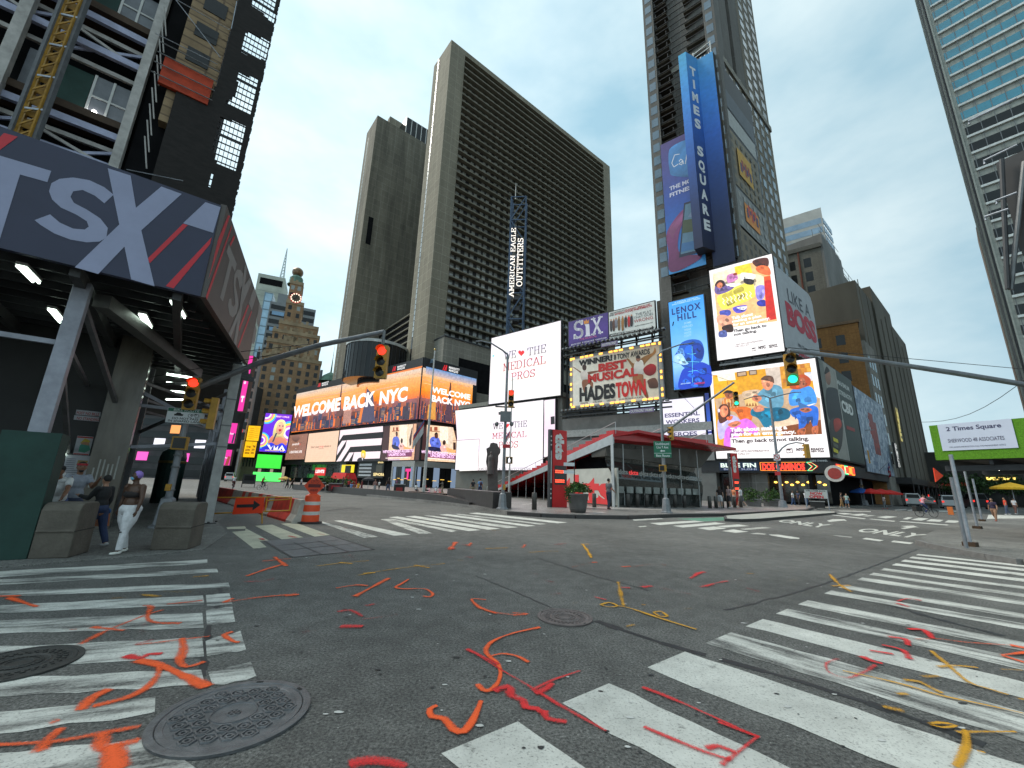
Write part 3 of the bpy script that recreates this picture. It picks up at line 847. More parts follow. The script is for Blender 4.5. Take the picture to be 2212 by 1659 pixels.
 # ---------------------------------------------------------------- manhole covers
iron = M('cast_iron',(0.14,0.142,0.148),0.45,0.5,0.35,9,0.3)
iron_dark = M('cast_iron_dark',(0.05,0.05,0.048),0.6,0.4,0.3,7,0.3)
iron_rust = M('cast_iron_rusty',(0.15,0.125,0.12),0.6,0.3,0.35,6,0.3)
def manhole(c,r,m,label,hexes,rot=0.0):
 t = thing('manhole_cover',label,'manhole cover',(c.x,c.y,0))
 k = MB()
 k.lathe(c,[(r*1.0,.002),(r*1.0,.018),(r*.97,.020),(r*.90,.020),(r*.89,.012)],m,48)
 k.build('rim',t)
 k = MB()
 k.lathe(c,[(r*.885,.012),(r*.88,.016),(r*.80,.016),(r*.79,.012),(0.001,.012)],m,48)
 def hexring(x,y,ro,ri,h,n=6):
  vs,fs = [],[]
  for j in range(n):
   a = j*math.tau/n+rot
   for q,z in((ro,.012),(ro*.94,h),(ri*1.06,h),(ri,.012)):
    vs.append(Vector((c.x+x+q*math.cos(a),c.y+y+q*math.sin(a),z)))
  for j in range(n):
   for q in range(3):
    e = (j+1)%n
    fs.append((j*4+q,e*4+q,e*4+q+1,j*4+q+1))
  k.mesh(vs,fs,m)
 if hexes:
  s = r*.235
  for i in range(-4,5):
   for j in range(-4,5):
    x,y = s*(i+j*.5),s*j*.866
    d = math.hypot(x,y)
    if r*.30<d<r*.74:
     x2,y2 = x*math.cos(rot)-y*math.sin(rot),x*math.sin(rot)+y*math.cos(rot)
     hexring(x2,y2,s*.50,s*.36,.022)
     hexring(x2,y2,s*.24,s*.11,.021,10)
  hexring(0,0,r*.30,r*.275,.022,32)
  hexring(0,0,r*.09,r*.07,.02,20)
  for a in range(3):
   v = Vector((math.cos(a*1.047),math.sin(a*1.047),0))*r*.07
   k.beam(Vector((c.x,c.y,.017))-v,Vector((c.x,c.y,.017))+v,.012,.006,m)
 else:
  for q in(.25,.5):
   hexring(0,0,r*q,r*(q-.06),.022,32)
  for a in range(28):
   for q in(.34,.6,.7):
    x,y = r*q*math.cos(a*math.tau/28+q),r*q*math.sin(a*math.tau/28+q)
    k.box((c.x+x,c.y+y,.012),r*.07,r*.05,.008,m,a*20)
 k.build('lid',t)
 for a in(0.9,1.75)if hexes else(2.6,5.4):
  k = MB()
  x,y = r*.93*math.cos(a),r*.93*math.sin(a)
  k.box((c.x+x,c.y+y,.0185),r*.10,r*.05,.003,M('hole_black',(0.004,0.004,0.004)),math.degrees(a)+90)
  k.build('pick_hole',t)
def radius(c,a,b):
 return(G(*a)-G(*b)).length/2
c1 = (G(327,1562)+G(668,1530))/2
manhole(c1,radius(c1,(327,1562),(668,1530)),iron,'grey cast iron manhole cover with raised hexagon pattern at the edge of the left crossing',True,0.3)
c0 = G(40,1436)
manhole(c0,(G(186,1412)-c0).length*0.98,iron_dark,'darkest manhole cover, at the left edge among scuffed crossing stripes',False)
c2 = (G(1161,1330)+G(1281,1340))/2
manhole(c2,radius(c2,(1161,1330),(1281,1340)),iron_rust,'small brownish manhole cover beside the yellow spray painted Y in mid road',False)
c3 = G(1905,1168.5)
# ================================================================ shared building materials
def panel_mat(name,col,joint,az,bw,bh,mortar=0.02,var=0.25,rough=0.85,streak=0.35,offset=0.0,bump=0.15):
 """masonry or cladding laid in courses; stains run down the wall"""
 m,nt,b = node_mat(name)
 tc = nt.nodes.new('ShaderNodeTexCoord')
 mp = nt.nodes.new('ShaderNodeMapping')
 mp.inputs['Rotation'].default_value = (0,0,R(az-90))
 nt.links.new(tc.outputs['Object'],mp.inputs[0])
 sx = nt.nodes.new('ShaderNodeSeparateXYZ')
 nt.links.new(mp.outputs[0],sx.inputs[0])
 ad = nt.nodes.new('ShaderNodeMath')
 nt.links.new(sx.outputs[0],ad.inputs[0])
 nt.links.new(sx.outputs[1],ad.inputs[1])
 cb = nt.nodes.new('ShaderNodeCombineXYZ')
 nt.links.new(ad.outputs[0],cb.inputs[0])
 nt.links.new(sx.outputs[2],cb.inputs[1])
 br = nt.nodes.new('ShaderNodeTexBrick')
 br.offset = offset
 br.inputs['Scale'].default_value = 1
 br.inputs['Brick Width'].default_value = bw
 br.inputs['Row Height'].default_value = bh
 br.inputs['Mortar Size'].default_value = mortar
 br.inputs['Mortar Smooth'].default_value = 0.3
 c = lambda k:(col[0]*k,col[1]*k,col[2]*k,1)
 br.inputs['Color1'].default_value = c(1-var*.5)
 br.inputs['Color2'].default_value = c(1+var*.5)
 br.inputs['Mortar'].default_value = tuple(joint[:3])+(1,)
 nt.links.new(cb.outputs[0],br.inputs['Vector'])
 mp2 = nt.nodes.new('ShaderNodeMapping')
 mp2.inputs['Scale'].default_value = (0.25,0.25,0.025)
 nt.links.new(tc.outputs['Object'],mp2.inputs[0])
 st = ramp(nt,noise(nt,1.0,8,0.65,mp2.outputs[0]),0.3,0.7,(1-streak,)*3+(1,),(1+streak*.6,)*3+(1,))
 fi = ramp(nt,noise(nt,2.2,8,0.7,tc.outputs['Object']),0.3,0.7,(0.82,0.82,0.82,1),(1.18,1.18,1.18,1))
 nt.links.new(mixc(nt,1.0,mixc(nt,1.0,br.outputs[0],st,'MULTIPLY'),fi,'MULTIPLY'),b.inputs['Base Color'])
 b.inputs['Roughness'].default_value = rough
 if bump:
  bp = nt.nodes.new('ShaderNodeBump')
  bp.inputs['Strength'].default_value = bump
  bp.inputs['Distance'].default_value = 0.05
  nt.links.new(br.outputs['Fac'],bp.inputs['Height'])
  bp.invert = True
  nt.links.new(bp.outputs[0],b.inputs['Normal'])
 return m
LED = attr_mat('screen_picture',0.62,led=True)
LEDP = attr_mat('screen_photo',0.66,led=True,pic=True)
PRINT = attr_mat('printed_vinyl',0.0,0.55)
black = M('black_steel',(0.018,0.018,0.02),0.55,0,0.3,2)
darkgrey = M('dark_grey_metal',(0.045,0.046,0.05),0.5,0.2,0.3,2)
midgrey = M('grey_metal',(0.16,0.165,0.17),0.45,0.3,0.25,2)
galv = M('galvanised_steel',(0.34,0.36,0.40),0.45,0.55,0.3,4,0.1)
white_paint = M('white_paint',(0.62,0.62,0.60),0.6,0,0.12,2)
void = M('dark_interior',(0.010,0.010,0.011),0.9,0,0.4,0.8,spec=.05)
win_dark = glass_mat('window_dark',(0.016,0.017,0.018),0.12,0.32)
win_sky = glass_mat('window_sky',(0.10,0.15,0.20),0.04,1.0)
win_blue = glass_mat('window_blue',(0.05,0.18,0.26),0.05,1.0,0.3,0.2)
def mean_bearing(*pp):
 return sum(ray(*p).x/ray(*p).y for p in pp)/len(pp)
def level_az(p,a,b,lo=30,hi=150):
 """the direction of an upright face through p on which bearings a and b are level"""
 best = min(((abs(Face(p,az).uz(*a)[1]-Face(p,az).uz(*b)[1]),az)for az in[lo+(hi-lo)*i/480 for i in range(481)]),key=lambda t:t[0])
 return best[1]
 # ================================================================ the slab hotel
AW = 50.8  # west along the side streets
K1 = Vector((mean_bearing((979,88),(918,702))*118,118,0))
NF = Face(K1,AW)
HT = 162.0
conc = panel_mat('hotel_concrete',(0.225,0.20,0.15),(0.34,0.315,0.25),AW,3.2,3.08,0.07,0.14,0.9,0.22)
conc_dark = panel_mat('hotel_concrete_stained',(0.165,0.148,0.112),(0.25,0.23,0.185),AW,3.2,3.08,0.07,0.18,0.9,0.5)
ledge = M('hotel_ledge',(0.17,0.155,0.118),0.9,0,0.2,0.6)
hotel_glass = glass_mat('hotel_glass',(0.32,0.325,0.30),0.08,0.8,0.6,0.10)
hotel = thing('hotel_tower','tall brown concrete slab hotel with dark horizontal window bands','hotel',K1)
SW = 13.2  # slab thickness
DW = 94.5
k = MB()
k.fbox(NF,0,6.2,0,HT,-SW,0,conc)  # solid east end
k.fbox(NF,DW-5.2,DW,0,HT,-SW,0,conc)
k.fbox(NF,6.2,DW-5.2,HT-2.2,HT,-SW,0,conc)
k.fbox(NF,6.2,DW-5.2,0,HT-2.2,-SW,-1.7,void)
k.build('front_slab',hotel)
FH = 3.09
nfl = 37
zf0 = HT-2.2-nfl*FH
bands = []
for i in range(nfl):
 z = zf0+i*FH
 k = MB()
 k.fbox(NF,6.2,DW-5.2,z,z+0.5,-1.65,0.25,ledge)
 k.build('ledge',hotel)
 k = MB()
 k.fbox(NF,6.3,DW-5.3,z+0.64,z+FH-0.04,-1.68,-1.42,hotel_glass)
 n = 31
 for j in range(n+1):
  u = 6.3+(DW-11.6)*j/n
  w = 0.42 if j%2 else 0.75
  k.fbox(NF,max(6.3,u-w),min(DW-5.3,u+w),z+0.64,z+FH-0.05,-1.42,-1.36,black)
  if j<n and j%2==0:
   k.fbox(NF,u+1.2,u+1.6,z+0.64,z+1.5,-1.42,-1.37,midgrey)
 k.build('window_band',hotel)
k = MB()  # stair glazing slit in the narrow east end
EF = Face(K1,AW-90+180)
for i in range(60):
 z = 47+i*1.92
 k.fbox(EF,-9.9,-9.2,z,z+1.6,-0.2,0.03,M('slit_glass',(0.42,0.47,0.48),0.25,0,0.25,0.4))
k.fbox(EF,-10.05,-9.05,30,HT-6,-0.2,0.012,darkgrey)
k.fbox(EF,-9.95,-9.15,30,47,-0.2,0.04,win_dark)
k.build('stair_window',hotel)
# rear slab, fifty metres further down the avenue and set forward
W_,S_ = NF.r,-NF.n
K2 = K1+S_*50.1-W_*8.2
RF = Face(K2,AW)
k = MB()
k.fbox(RF,0,60,0,HT,-SW,0,conc_dark)
k.build('rear_slab',hotel)
k = MB()
EF2 = Face(K2,AW+90)
k.fbox(EF2,-10.0,-9.2,30,HT-5,-0.2,0.012,darkgrey)
for i in range(62):
 k.fbox(EF2,-9.9,-9.3,34+i*1.95,35.6+i*1.95,-0.2,0.03,MATS['slit_glass'])
k.build('stair_window',hotel)
k = MB()
u,z = RF.uz(798,498)
k.fbox(RF,u-1.0,u+1.1,z-6.5,z+6.5,0.0,0.04,void)
k.build('wall_slot',hotel)
# glazed lift overrun on the rear roof
k = MB()
u0,_ = RF.uz(880,262)
k.fbox(RF,u0,u0+26,HT,HT+10,-10,-1.2,win_dark)
for i in range(11):
 k.fbox(RF,u0+i*2.6,u0+i*2.6+.3,HT,HT+10,-1.2,-1.05,white_paint)
k.fbox(RF,u0-5,u0+8,HT,HT+14,-13,-10.2,conc)
k.build('lift_glasshouse',hotel)
# link block between the slabs: dark strips of balcony
k = MB()
LF = Face(K1+W_*4,AW+90)
zl = LF.uz(868,690)[1]
k.fbox(LF,-50,-SW,20,zl,-30,0,void)
for i in range(14):
 k.fbox(LF,-50,-SW,zl-0.6-i*2.6,zl-0.1-i*2.6,0,0.5,ledge)
k.build('atrium_link',hotel)
# rounded glass lounge on the podium roof
LC = AT(812,790,128)
lz0,lz1 = LC.z-6,AT(812,752,128).z
k = MB()
rad = (AT(875,790,128)-AT(748,790,128)).length/2
lounge = Vector((LC.x,LC.y,0))
k.lathe(lounge,[(0.01,lz0),(rad,lz0),(rad,lz1-.9),(rad*0.2,lz1-.9)],win_dark,40)
for i in range(40):
 a = i*math.tau/40
 p = lounge+Vector((math.cos(a)*(rad+.05),math.sin(a)*(rad+.05),0))
 k.box((p.x,p.y,lz0),.12,.12,lz1-lz0-.9,darkgrey,math.degrees(a))
k.build('round_lounge',hotel)
k = MB()
k.lathe(lounge,[(rad-.5,lz1-.9),(rad+.25,lz1-.9),(rad+.25,lz1),(rad-.5,lz1),(0.01,lz1)],M('lounge_rim',(0.42,0.43,0.42),0.5,0,0.35,0.3),40)
k.build('lounge_rim',hotel)
# podium in front of the tower windows
k = MB()
PF = NF.off(6)
u0,z0 = PF.uz(966,728)
k.fbox(PF,u0-1,70,0,z0,-8,0,panel_mat('podium_panels',(0.23,0.215,0.18),(0.33,0.31,0.27),AW,2.2,1.9,0.06,0.12,0.85,0.2))
k.fbox(PF,u0-1.2,70,z0,z0+.4,-8,.3,darkgrey)
k.build('podium',hotel)
k = MB()
a,b = PF.uz(991.5,770),PF.uz(1062,792)
k.fbox(PF,a[0],60,a[1]-10,a[1]-.4,0,0.05,void)
k.build('podium_opening',hotel)
# low podium under the screens, following the slanting avenue
SCU0,SCU1 = -81.4,-6.05
WR = Face(BW.pt(SCU1,0),47)
k = MB()
ring = [BW.pt(SCU0-1,0,-1.2),BW.pt(SCU1-0.3,0,-1.2),WR.pt(21,0,-1.2),WR.pt(21,0,-30),BW.pt(SCU0-1,0,-40)]
k.prism([p.xy for p in ring],PLZ,34.0,M('podium_wall',(0.09,0.088,0.082),0.8,0,0.3,0.5))
k.build('podium',hotel)
k = MB()
for i in range(26):
 u = SCU0+2+i*2.9
 k.fbox(BW,u,u+2.8,34.0,35.1,-2.4,-2.36,win_sky)
k.build('roof_balustrade',hotel)
# ================================================================ illuminated screens and billboards on the avenue
def quad_uz(F,q,d=0.0):
 c = [F.uz(*p,d)for p in q]
 return(c[0][0]+c[3][0])/2,(c[1][0]+c[2][0])/2,(c[2][1]+c[3][1])/2,(c[0][1]+c[1][1])/2
def board(name,label,cat,F,q,bg,lit=True,th=0.6,frame=0.18,fm=None,group=None,d=0.0):
 """a flat display: cabinet with depth, and its picture 2 cm proud. q = TL, TR, BR, BL bearings"""
 u0,u1,z0,z1 = quad_uz(F,q,d)
 t = thing(name,label,cat,F.pt((u0+u1)/2,z0,d),group)
 k = MB()
 k.fbox(F,u0-frame,u1+frame,z0-frame,z1+frame,d-th,d,fm or black)
 k.build('cabinet',t)
 a = Art(F,d+0.01,LED if lit else PRINT)
 a.d+=0.004
 c = [lin(x)for x in bg]if isinstance(bg,list)else lin(bg)
 a.mb.face([F.pt(u0,z0,a.d),F.pt(u1,z0,a.d),F.pt(u1,z1,a.d),F.pt(u0,z1,a.d)],a.m,c)
 a.q = q
 a.t = t
 a.lim = (u0,u1,z0,z1)
 return a
def done(a,part='picture'):
 a.mb.build(part,a.t)
 return a.t
def grad(a,v0,v1,c0,c1,u0=0,u1=1,n=1):
 """band of the picture between heights v0 (top) and v1, colour running from c0 to c1"""
 q = a.q
 a.P([a.lerp(q,u0,v0),a.lerp(q,u1,v0),a.lerp(q,u1,v1),a.lerp(q,u0,v1)],[c0,c0,c1,c1])
def rect(a,u0,v0,u1,v1,col):
 a.P([a.lerp(a.q,u0,v0),a.lerp(a.q,u1,v0),a.lerp(a.q,u1,v1),a.lerp(a.q,u0,v1)],col)
def qpoly(a,pts,col):
 a.P([a.lerp(a.q,*p)for p in pts],col)
def qblob(a,pts,col,n=5):
 a.blob([a.lerp(a.q,*p)for p in pts],col,n)
def qtext(a,t,u0,v,u1,vt,col,bold=0.0,**kw):
 a.text(t,a.lerp(a.q,u0,v),a.lerp(a.q,u1,v),a.lerp(a.q,u0,vt),col,bold,**kw)
def skyline(a,seed,text):
 rnd = random.Random(seed)
 for v0,v1,c0,c1 in((0,.16,(206,190,176),(232,176,118)),(.16,.42,(236,166,96),(250,140,28)),(.42,.58,(250,136,26),(232,104,34)),(.58,1.0,(150,84,84),(66,60,92))):
  grad(a,v0,v1,c0,c1)
 for i in range(26):
  u,v = rnd.random()*.9,rnd.random()*.3
  rect(a,u,v,u+rnd.uniform(.05,.2),v+rnd.uniform(.004,.012),rnd.choice([(214,160,120),(196,160,140),(240,190,130)]))
 for layer in range(4):
  u = -0.02
  while u<1.0:
   w = rnd.uniform(.008,.028)*(1+layer*.3)
   top = rnd.uniform(.52,.66)+layer*.09
   c = rnd.choice([(52,42,60),(70,52,66),(38,46,74),(92,58,56),(120,70,52),(58,62,92)])if layer else rnd.choice([(170,92,62),(150,84,70),(132,80,80)])
   u0,u1 = max(0,u),min(1,u+w)
   if u1>u0:
    rect(a,u0,top,u1,1,c)
    if layer and rnd.random()<.55:
     rect(a,u0,top,u0+(u1-u0)*.25,1,rnd.choice([(240,112,30),(214,92,36),(250,140,50)]))
    if layer>1 and rnd.random()<.5:
     for r_ in range(9):
      v = top+.02+r_*.03
      if v<.98:
       rect(a,u0+(u1-u0)*.3,v,u1-(u1-u0)*.1,v+.01,rnd.choice([(150,130,130),(96,96,130),(200,150,110)]))
   u+=w*rnd.uniform(.9,1.4)
def brand_strip(a,x,y,h,s=1.0,col=(235,235,235)):
 """small red emblem and two lines of white lettering; x, y = bearing of the lower left corner"""
 sl = a.slope
 f = lambda dx,dy:(x+dx*h,y+dx*h*sl-dy*h)
 for dx in(0,.34):
  a.P([f(dx,0),f(dx+.2,0),f(dx+.62,1.15),f(dx+.44,1.15)],(206,28,40))
 a.P([f(.62,0),f(.8,0),f(1.0,1.1),f(.86,1.1)],(206,28,40))
 a.text('MARRIOTT',f(1.35,.62),f(3.5,.62),f(1.35,1.08),col,.03)
 a.text('MARQUIS',f(1.35,.05),f(3.2,.05),f(1.35,.5),col,.03)
 # --- the wrap-round sunset screen: its dark surround, then its two faces
t = thing('screen_surround','black steel surround carrying the sunset screens on the hotel podium','sign frame',BW.pt(SCU1,7))
k = MB()
k.fbox(BW,-83,SCU1,6.9,35.3,-1.1,-0.35,black)
k.build('long_side',t)
k = MB()
k.fbox(WR,0.02,19.5,6.9,35.3,-1.1,-0.35,black)
k.build('short_side',t)
for F,pts,nm in((BW,[((684,838),10.5,-.22),((753,818),11.5,-.20),((845,804),13,-.20),((832,913),8,-.12),((717,928),8,-.12),((643,935),6,-.13)],'long'),(WR,[((957,801),16,.2),((951,914),13,.14)],'short')):
 a = Art(F,-0.34,LED)
 for(x,y),h,sl in pts:
  a.slope = sl
  brand_strip(a,x,y-2,h*.66)
 a.mb.build('lettering',t)
k = MB()  # the fascia swells over the hotel entrance
cc = BW.pt(BW.uz(797,815)[0],0,-6.6)
zz0 = BW.uz(797,824,2)[1]
k.lathe((cc.x,cc.y,0),[(9.0,zz0),(9.0,zz0+2.5),(8,zz0+2.5)],black,30,R(180),R(360))
k.lathe((cc.x,cc.y,0),[(8.4,zz0-.25),(9.03,zz0-.25),(9.03,zz0),(8.4,zz0)],M('copper_trim',(0.45,0.22,0.12),0.4,0.5),30,R(180),R(360))
k.build('entrance_bulge',t)
q = [(641.3,850.7),(911.9,794.8),(902.3,905.4),(631,932.7)]
a = board('led_screen','long sunset skyline screen reading WELCOME BACK NYC in one line','screen',BW,q,(230,120,40))
a.m = LEDP
skyline(a,3,'')
spire = lambda u,w,v0:(qpoly(a,[(u-w*.1,v0),(u+w*.1,v0),(u+w*.35,.42),(u-w*.35,.42)],(92,50,44)),qpoly(a,[(u-w*.4,.42),(u+w*.4,.42),(u+w,.78),(u-w,.78)],(104,62,58)))
spire(.40,.022,.02)
qpoly(a,[(.60,.22),(.665,.42),(.70,.98),(.56,.98)],(72,66,92))
qpoly(a,[(.60,.22),(.61,.22),(.585,.98),(.56,.98)],(226,120,40))
rect(a,.44,.66,.50,.96,(210,150,130))
for i in range(11):
 rect(a,.442,.69+i*.025,.498,.7+i*.025,(60,50,60))
ZDf = lambda x,y:(626.45+.17009*x,788.46+.17009*y)
a.text('WELCOME',ZDf(92,675),ZDf(692,588),ZDf(100,538),(255,246,242),.045)
a.text('BACK',ZDf(740,580),ZDf(1138,525),ZDf(748,418),(255,246,242),.045)
a.text('NYC',ZDf(1196,515),(890.5,865.3),ZDf(1212,350),(255,246,242),.045)
done(a)
q = [WR.uz(911.9,794.8),WR.uz(1024.2,816.5),WR.uz(978.6,913),WR.uz(919,907.6)]
zb0,zt0 = 17.9,32.2
def wr_px(u,z):  # bearing of a wall point, by the same survey
 p = RM.transposed()@(WR.pt(u,z)-EYE)
 return(1106+FP*p.x/p.z,829.5+FP*p.y/p.z)
q = [wr_px(.1,zt0),wr_px(17.6,zt0),wr_px(17.6,zb0),wr_px(.1,zb0)]
a = board('led_screen','short sunset screen round the corner reading WELCOME over BACK NYC','screen',WR,q,(230,120,40))
a.m = LEDP
skyline(a,8,'')
grad(a,0,.14,(96,140,190),(196,170,160))
qpoly(a,[(.49,.2),(.51,.2),(.53,.5),(.47,.5)],(92,50,44))
qpoly(a,[(.465,.5),(.535,.5),(.57,.98),(.43,.98)],(84,60,74))
qpoly(a,[(.1,.72),(.24,.62),(.26,.99),(.1,.99)],(214,150,70))
r6 = lambda x,y:(810+.22787*x,756.1+.22787*y)
a.text('WELCOME',r6(505,405),r6(872,470),r6(512,352),(255,248,244),.045)
a.text('BACK NYC',r6(505,490),r6(868,545),r6(508,430),(255,248,244),.045)
done(a)
# --- the row of lower screens
ZA = lambda x,y:(610.25+.11393*x,896.47+.11393*y)
ZB = lambda x,y:(810.06+.11393*x,896.47+.11393*y)
a = board('led_screen','brown screen with two short lines of white words, leftmost of the lower row','screen',BW,[ZA(130,383),ZA(492,355),ZA(408,838),ZA(40,848)],(150,108,90))
rnd = random.Random(4)
for i in range(60):
 x,y = rnd.uniform(90,440),rnd.uniform(390,830)
 if x>130-(y-383)*.19 and x<480-(y-355)*.16:
  a.line([ZA(x,y),ZA(x+rnd.uniform(-24,24),y+rnd.uniform(8,26))],.9,rnd.choice([(120,86,72),(176,134,112),(104,78,72)]))
a.blob([ZA(200,400),ZA(300,380),ZA(330,450),ZA(260,510),ZA(190,470)],(124,92,82))
a.text('swatch',ZA(183,576),ZA(318,566),ZA(186,530),(240,226,220),.02)
a.text('+',ZA(318,570),ZA(346,568),ZA(318,540),(220,60,60),.05)
a.text('x',ZA(245,642),ZA(262,641),ZA(246,622),(230,215,210),.02)
a.text('A BATHING APE',ZA(132,728),ZA(368,716),ZA(134,682),(240,230,226),.03)
done(a)
a = board('led_screen','plain beige screen with a single short line of brown text','screen',BW,[ZA(505,352),ZA(1078,296),ZA(1002,882),ZA(420,892)],(238,200,172))
for i in range(14):
 y = 380+i*36
 a.line([ZA(500-i*6,y+8),ZA(1060-i*5,y-34)],.5,(232,192,164))
a.text("Don't just",ZA(540,628),ZA(688,618),ZA(543,590),(120,84,70),.015)
a.text('pledge',ZA(694,614),ZA(782,608),ZA(696,580),(214,110,100),.015)
a.line([ZA(684,640),ZA(784,634)],.6,(150,60,60))
a.text('about it.',ZA(794,610),ZA(922,602),ZA(796,572),(120,84,70),.015)
done(a)
a = board('led_screen','black screen with thick white bent stripes and a yellow haired figure','screen',BW,[ZA(1098,290),ZA(1905,212),ZA(1850,866),ZA(1018,884)],(22,16,20))
wh = (246,226,232)
for p in([(1098,290),(1905,212),(1905,318),(1150,383),(1072,500)],[(1130,490),(1215,482),(1030,770),(1050,615)],[(1222,480),(1890,438),(1872,568),(1288,605),(1112,872),(1022,884),(1195,600)],[(1270,714),(1355,708),(1258,868),(1168,880)],[(1362,706),(1862,688),(1845,822),(1540,832),(1420,874),(1322,876)]):
 a.P([ZA(*v)for v in p],wh)
a.blob([ZA(1500,690),ZA(1540,672),ZA(1578,700),ZA(1572,800),ZA(1535,830),ZA(1496,790)],(250,196,30))
a.blob([ZA(1508,740),ZA(1545,725),ZA(1556,790),ZA(1525,820)],(250,206,150))
a.blob([ZA(1420,872),ZA(1450,815),ZA(1520,808),ZA(1580,850),ZA(1575,872)],(30,26,40))
a.P([ZA(1505,812),ZA(1530,815),ZA(1520,868)],(240,236,240))
done(a)
def family(a,f,s):
 P = lambda pts,c:a.P([f(*p)for p in pts],c)
 B = lambda pts,c:a.blob([f(*p)for p in pts],c)
 return P,B
a = board('led_screen','kitchen scene screen with a father and child on the long side','screen',BW,[ZB(170,200),ZB(880,160),ZB(835,852),ZB(110,862)],(66,40,40))
a.m = LEDP
a.folds = True
P,B = family(a,ZB,1)
P([(290,205),(720,172),(690,850),(245,860)],(236,196,160))
P([(465,190),(620,180),(600,640),(470,640)],(246,226,204))
P([(640,180),(720,174),(700,640),(625,610)],(232,206,180))
P([(735,168),(790,165),(745,852),(670,852)],(214,164,130))
P([(325,300),(465,290),(465,306),(325,318)],(150,96,60))
for x in(345,400,420):
 P([(x,235),(x+26,233),(x+26,296),(x,298)],(150,74,50))
P([(700,240),(714,240),(690,560),(660,600),(650,470)],(70,44,40))
B([(335,480),(360,420),(430,410),(465,470),(470,560),(420,640),(340,620)],(88,104,196))
B([(325,560),(345,640),(470,660),(440,600)],(36,34,70))
B([(395,340),(415,318),(436,345),(432,395),(405,405)],(92,54,42))
B([(392,345),(415,316),(436,340),(415,345)],(30,20,20))
B([(490,480),(510,440),(532,470),(524,530),(498,530)],(60,36,30))
B([(455,580),(500,535),(545,560),(580,620),(520,660),(470,640)],(240,176,170))
P([(540,590),(690,630),(690,680),(560,670)],(240,170,110))
P([(240,680),(720,650),(700,790),(230,800)],(120,56,92))
P([(205,812),(640,796),(640,806),(206,826)],(250,226,226))
P([(250,835),(480,828),(480,856),(248,860)],(200,176,190))
a.text("WE'VE INCREASED ACCESS TO",ZB(150,722),ZB(738,700),ZB(152,672),(255,214,250),.04)
a.text('UNLIMITED DATA',ZB(265,777),ZB(585,766),ZB(266,728),(255,206,250),.04)
done(a)
qk = [wr_px(.1,16.0),wr_px(16.8,16.0),wr_px(16.8,7.3),wr_px(.1,7.3)]
a = board('led_screen','kitchen scene screen with a father and child round the corner','screen',WR,qk,(66,40,40))
a.m = LEDP
a.folds = True
P,B = family(a,ZB,1)
P([(985,185),(1480,235),(1560,560),(1555,900),(960,868)],(240,202,166))
P([(1225,215),(1390,225),(1385,560),(1225,470)],(248,230,208))
P([(1385,225),(1480,236),(1470,640),(1385,600)],(228,204,180))
P([(1040,295),(1230,312),(1230,328),(1040,312)],(150,96,60))
for x in(1045,1120,1150):
 P([(x,225),(x+34,228),(x+34,300),(x,298)],(150,74,50))
P([(1480,520),(1530,520),(1530,660),(1480,660)],(60,36,34))
B([(1035,520),(1060,430),(1150,410),(1215,450),(1250,560),(1230,640),(1100,640)],(88,104,196))
B([(1020,600),(1040,690),(1250,700),(1240,630)],(36,34,70))
B([(1125,365),(1155,332),(1190,360),(1188,430),(1140,440)],(92,54,42))
B([(1122,365),(1155,328),(1190,352),(1150,370)],(30,20,20))
B([(1280,510),(1308,474),(1338,500),(1330,560),(1290,565)],(60,36,30))
B([(1235,600),(1290,570),(1350,590),(1400,650),(1320,690),(1250,680)],(240,176,170))
P([(1340,610),(1550,680),(1550,740),(1360,690)],(240,170,110))
P([(965,690),(1560,760),(1556,850),(962,800)],(120,56,92))
P([(965,810),(1575,858),(1575,870),(965,824)],(250,226,226))
a.text("WE'VE INCREASED ACCESS",ZB(870,718),ZB(1600,772),ZB(872,662),(255,214,250),.04)
a.text('UNLIMITED DATA',ZB(1048,790),ZB(1500,824),ZB(1050,734),(255,206,250),.04)
done(a)
# --- clothing store block next door: building, lower and upper white screens, lattice tower
shop = thing('store_building','low grey store block carrying the two big white screens','building',BW.pt(22,0))
k = MB()
k.fbox(BW,8.6,38.2,PLZ,20.0,-26,-1.0,M('store_wall',(0.17,0.16,0.14),0.8,0,0.2,0.4))
k.build('wall',shop)
k = MB()
k.fbox(BW,8.4,38.5,19.4,20.3,-26.2,-0.7,M('store_cornice',(0.24,0.23,0.20),0.8))
k.build('cornice',shop)
white = (246,240,246)
def rosy(a,n,seed):
 """faint pastel clouds of the ad's background"""
 rnd = random.Random(seed)
 for i in range(n):
  v = i/n
  c = rnd.choice([(246,238,246),(250,244,246),(240,234,248),(252,240,238),(250,246,240),(246,230,244)])
  c2 = rnd.choice([(246,238,246),(244,236,250),(252,240,238),(250,246,240)])
  q = a.q
  a.P([a.lerp(q,.003,max(.004,v)),a.lerp(q,.997,max(.004,v)),a.lerp(q,.997,min(.997,v+1/n)),a.lerp(q,.003,min(.997,v+1/n))],[c,c2,c2,c],.0004)
def pros(a,f,rows,ht,heart):
 for s,p0,p1,tp,c in rows:
  a.text(s,f(*p0),f(*p1),f(*tp),c,slab=True,w=.105)
 x,y,w = heart
 pts = []
 for i in range(28):
  th = i*math.tau/28
  hx = 16*math.sin(th)**3
  hy = 13*math.cos(th)-5*math.cos(2*th)-2*math.cos(3*th)-math.cos(4*th)
  pts.append(f(x+hx*w/32,y-hy*w/30))
 a.P(pts,(226,30,36))
Z1 = lambda x,y:(918.1+.19531*x,594.05+.19531*y)
a = board('led_screen','upper white screen reading WE THE MEDICAL PROS with a red heart','screen',BW,[(1062.2,730.8),(1211,693),(1211,853.8),(1055.8,872.8)],white)
rosy(a,12,2)
BK,RD = (40,30,34),(176,36,46)
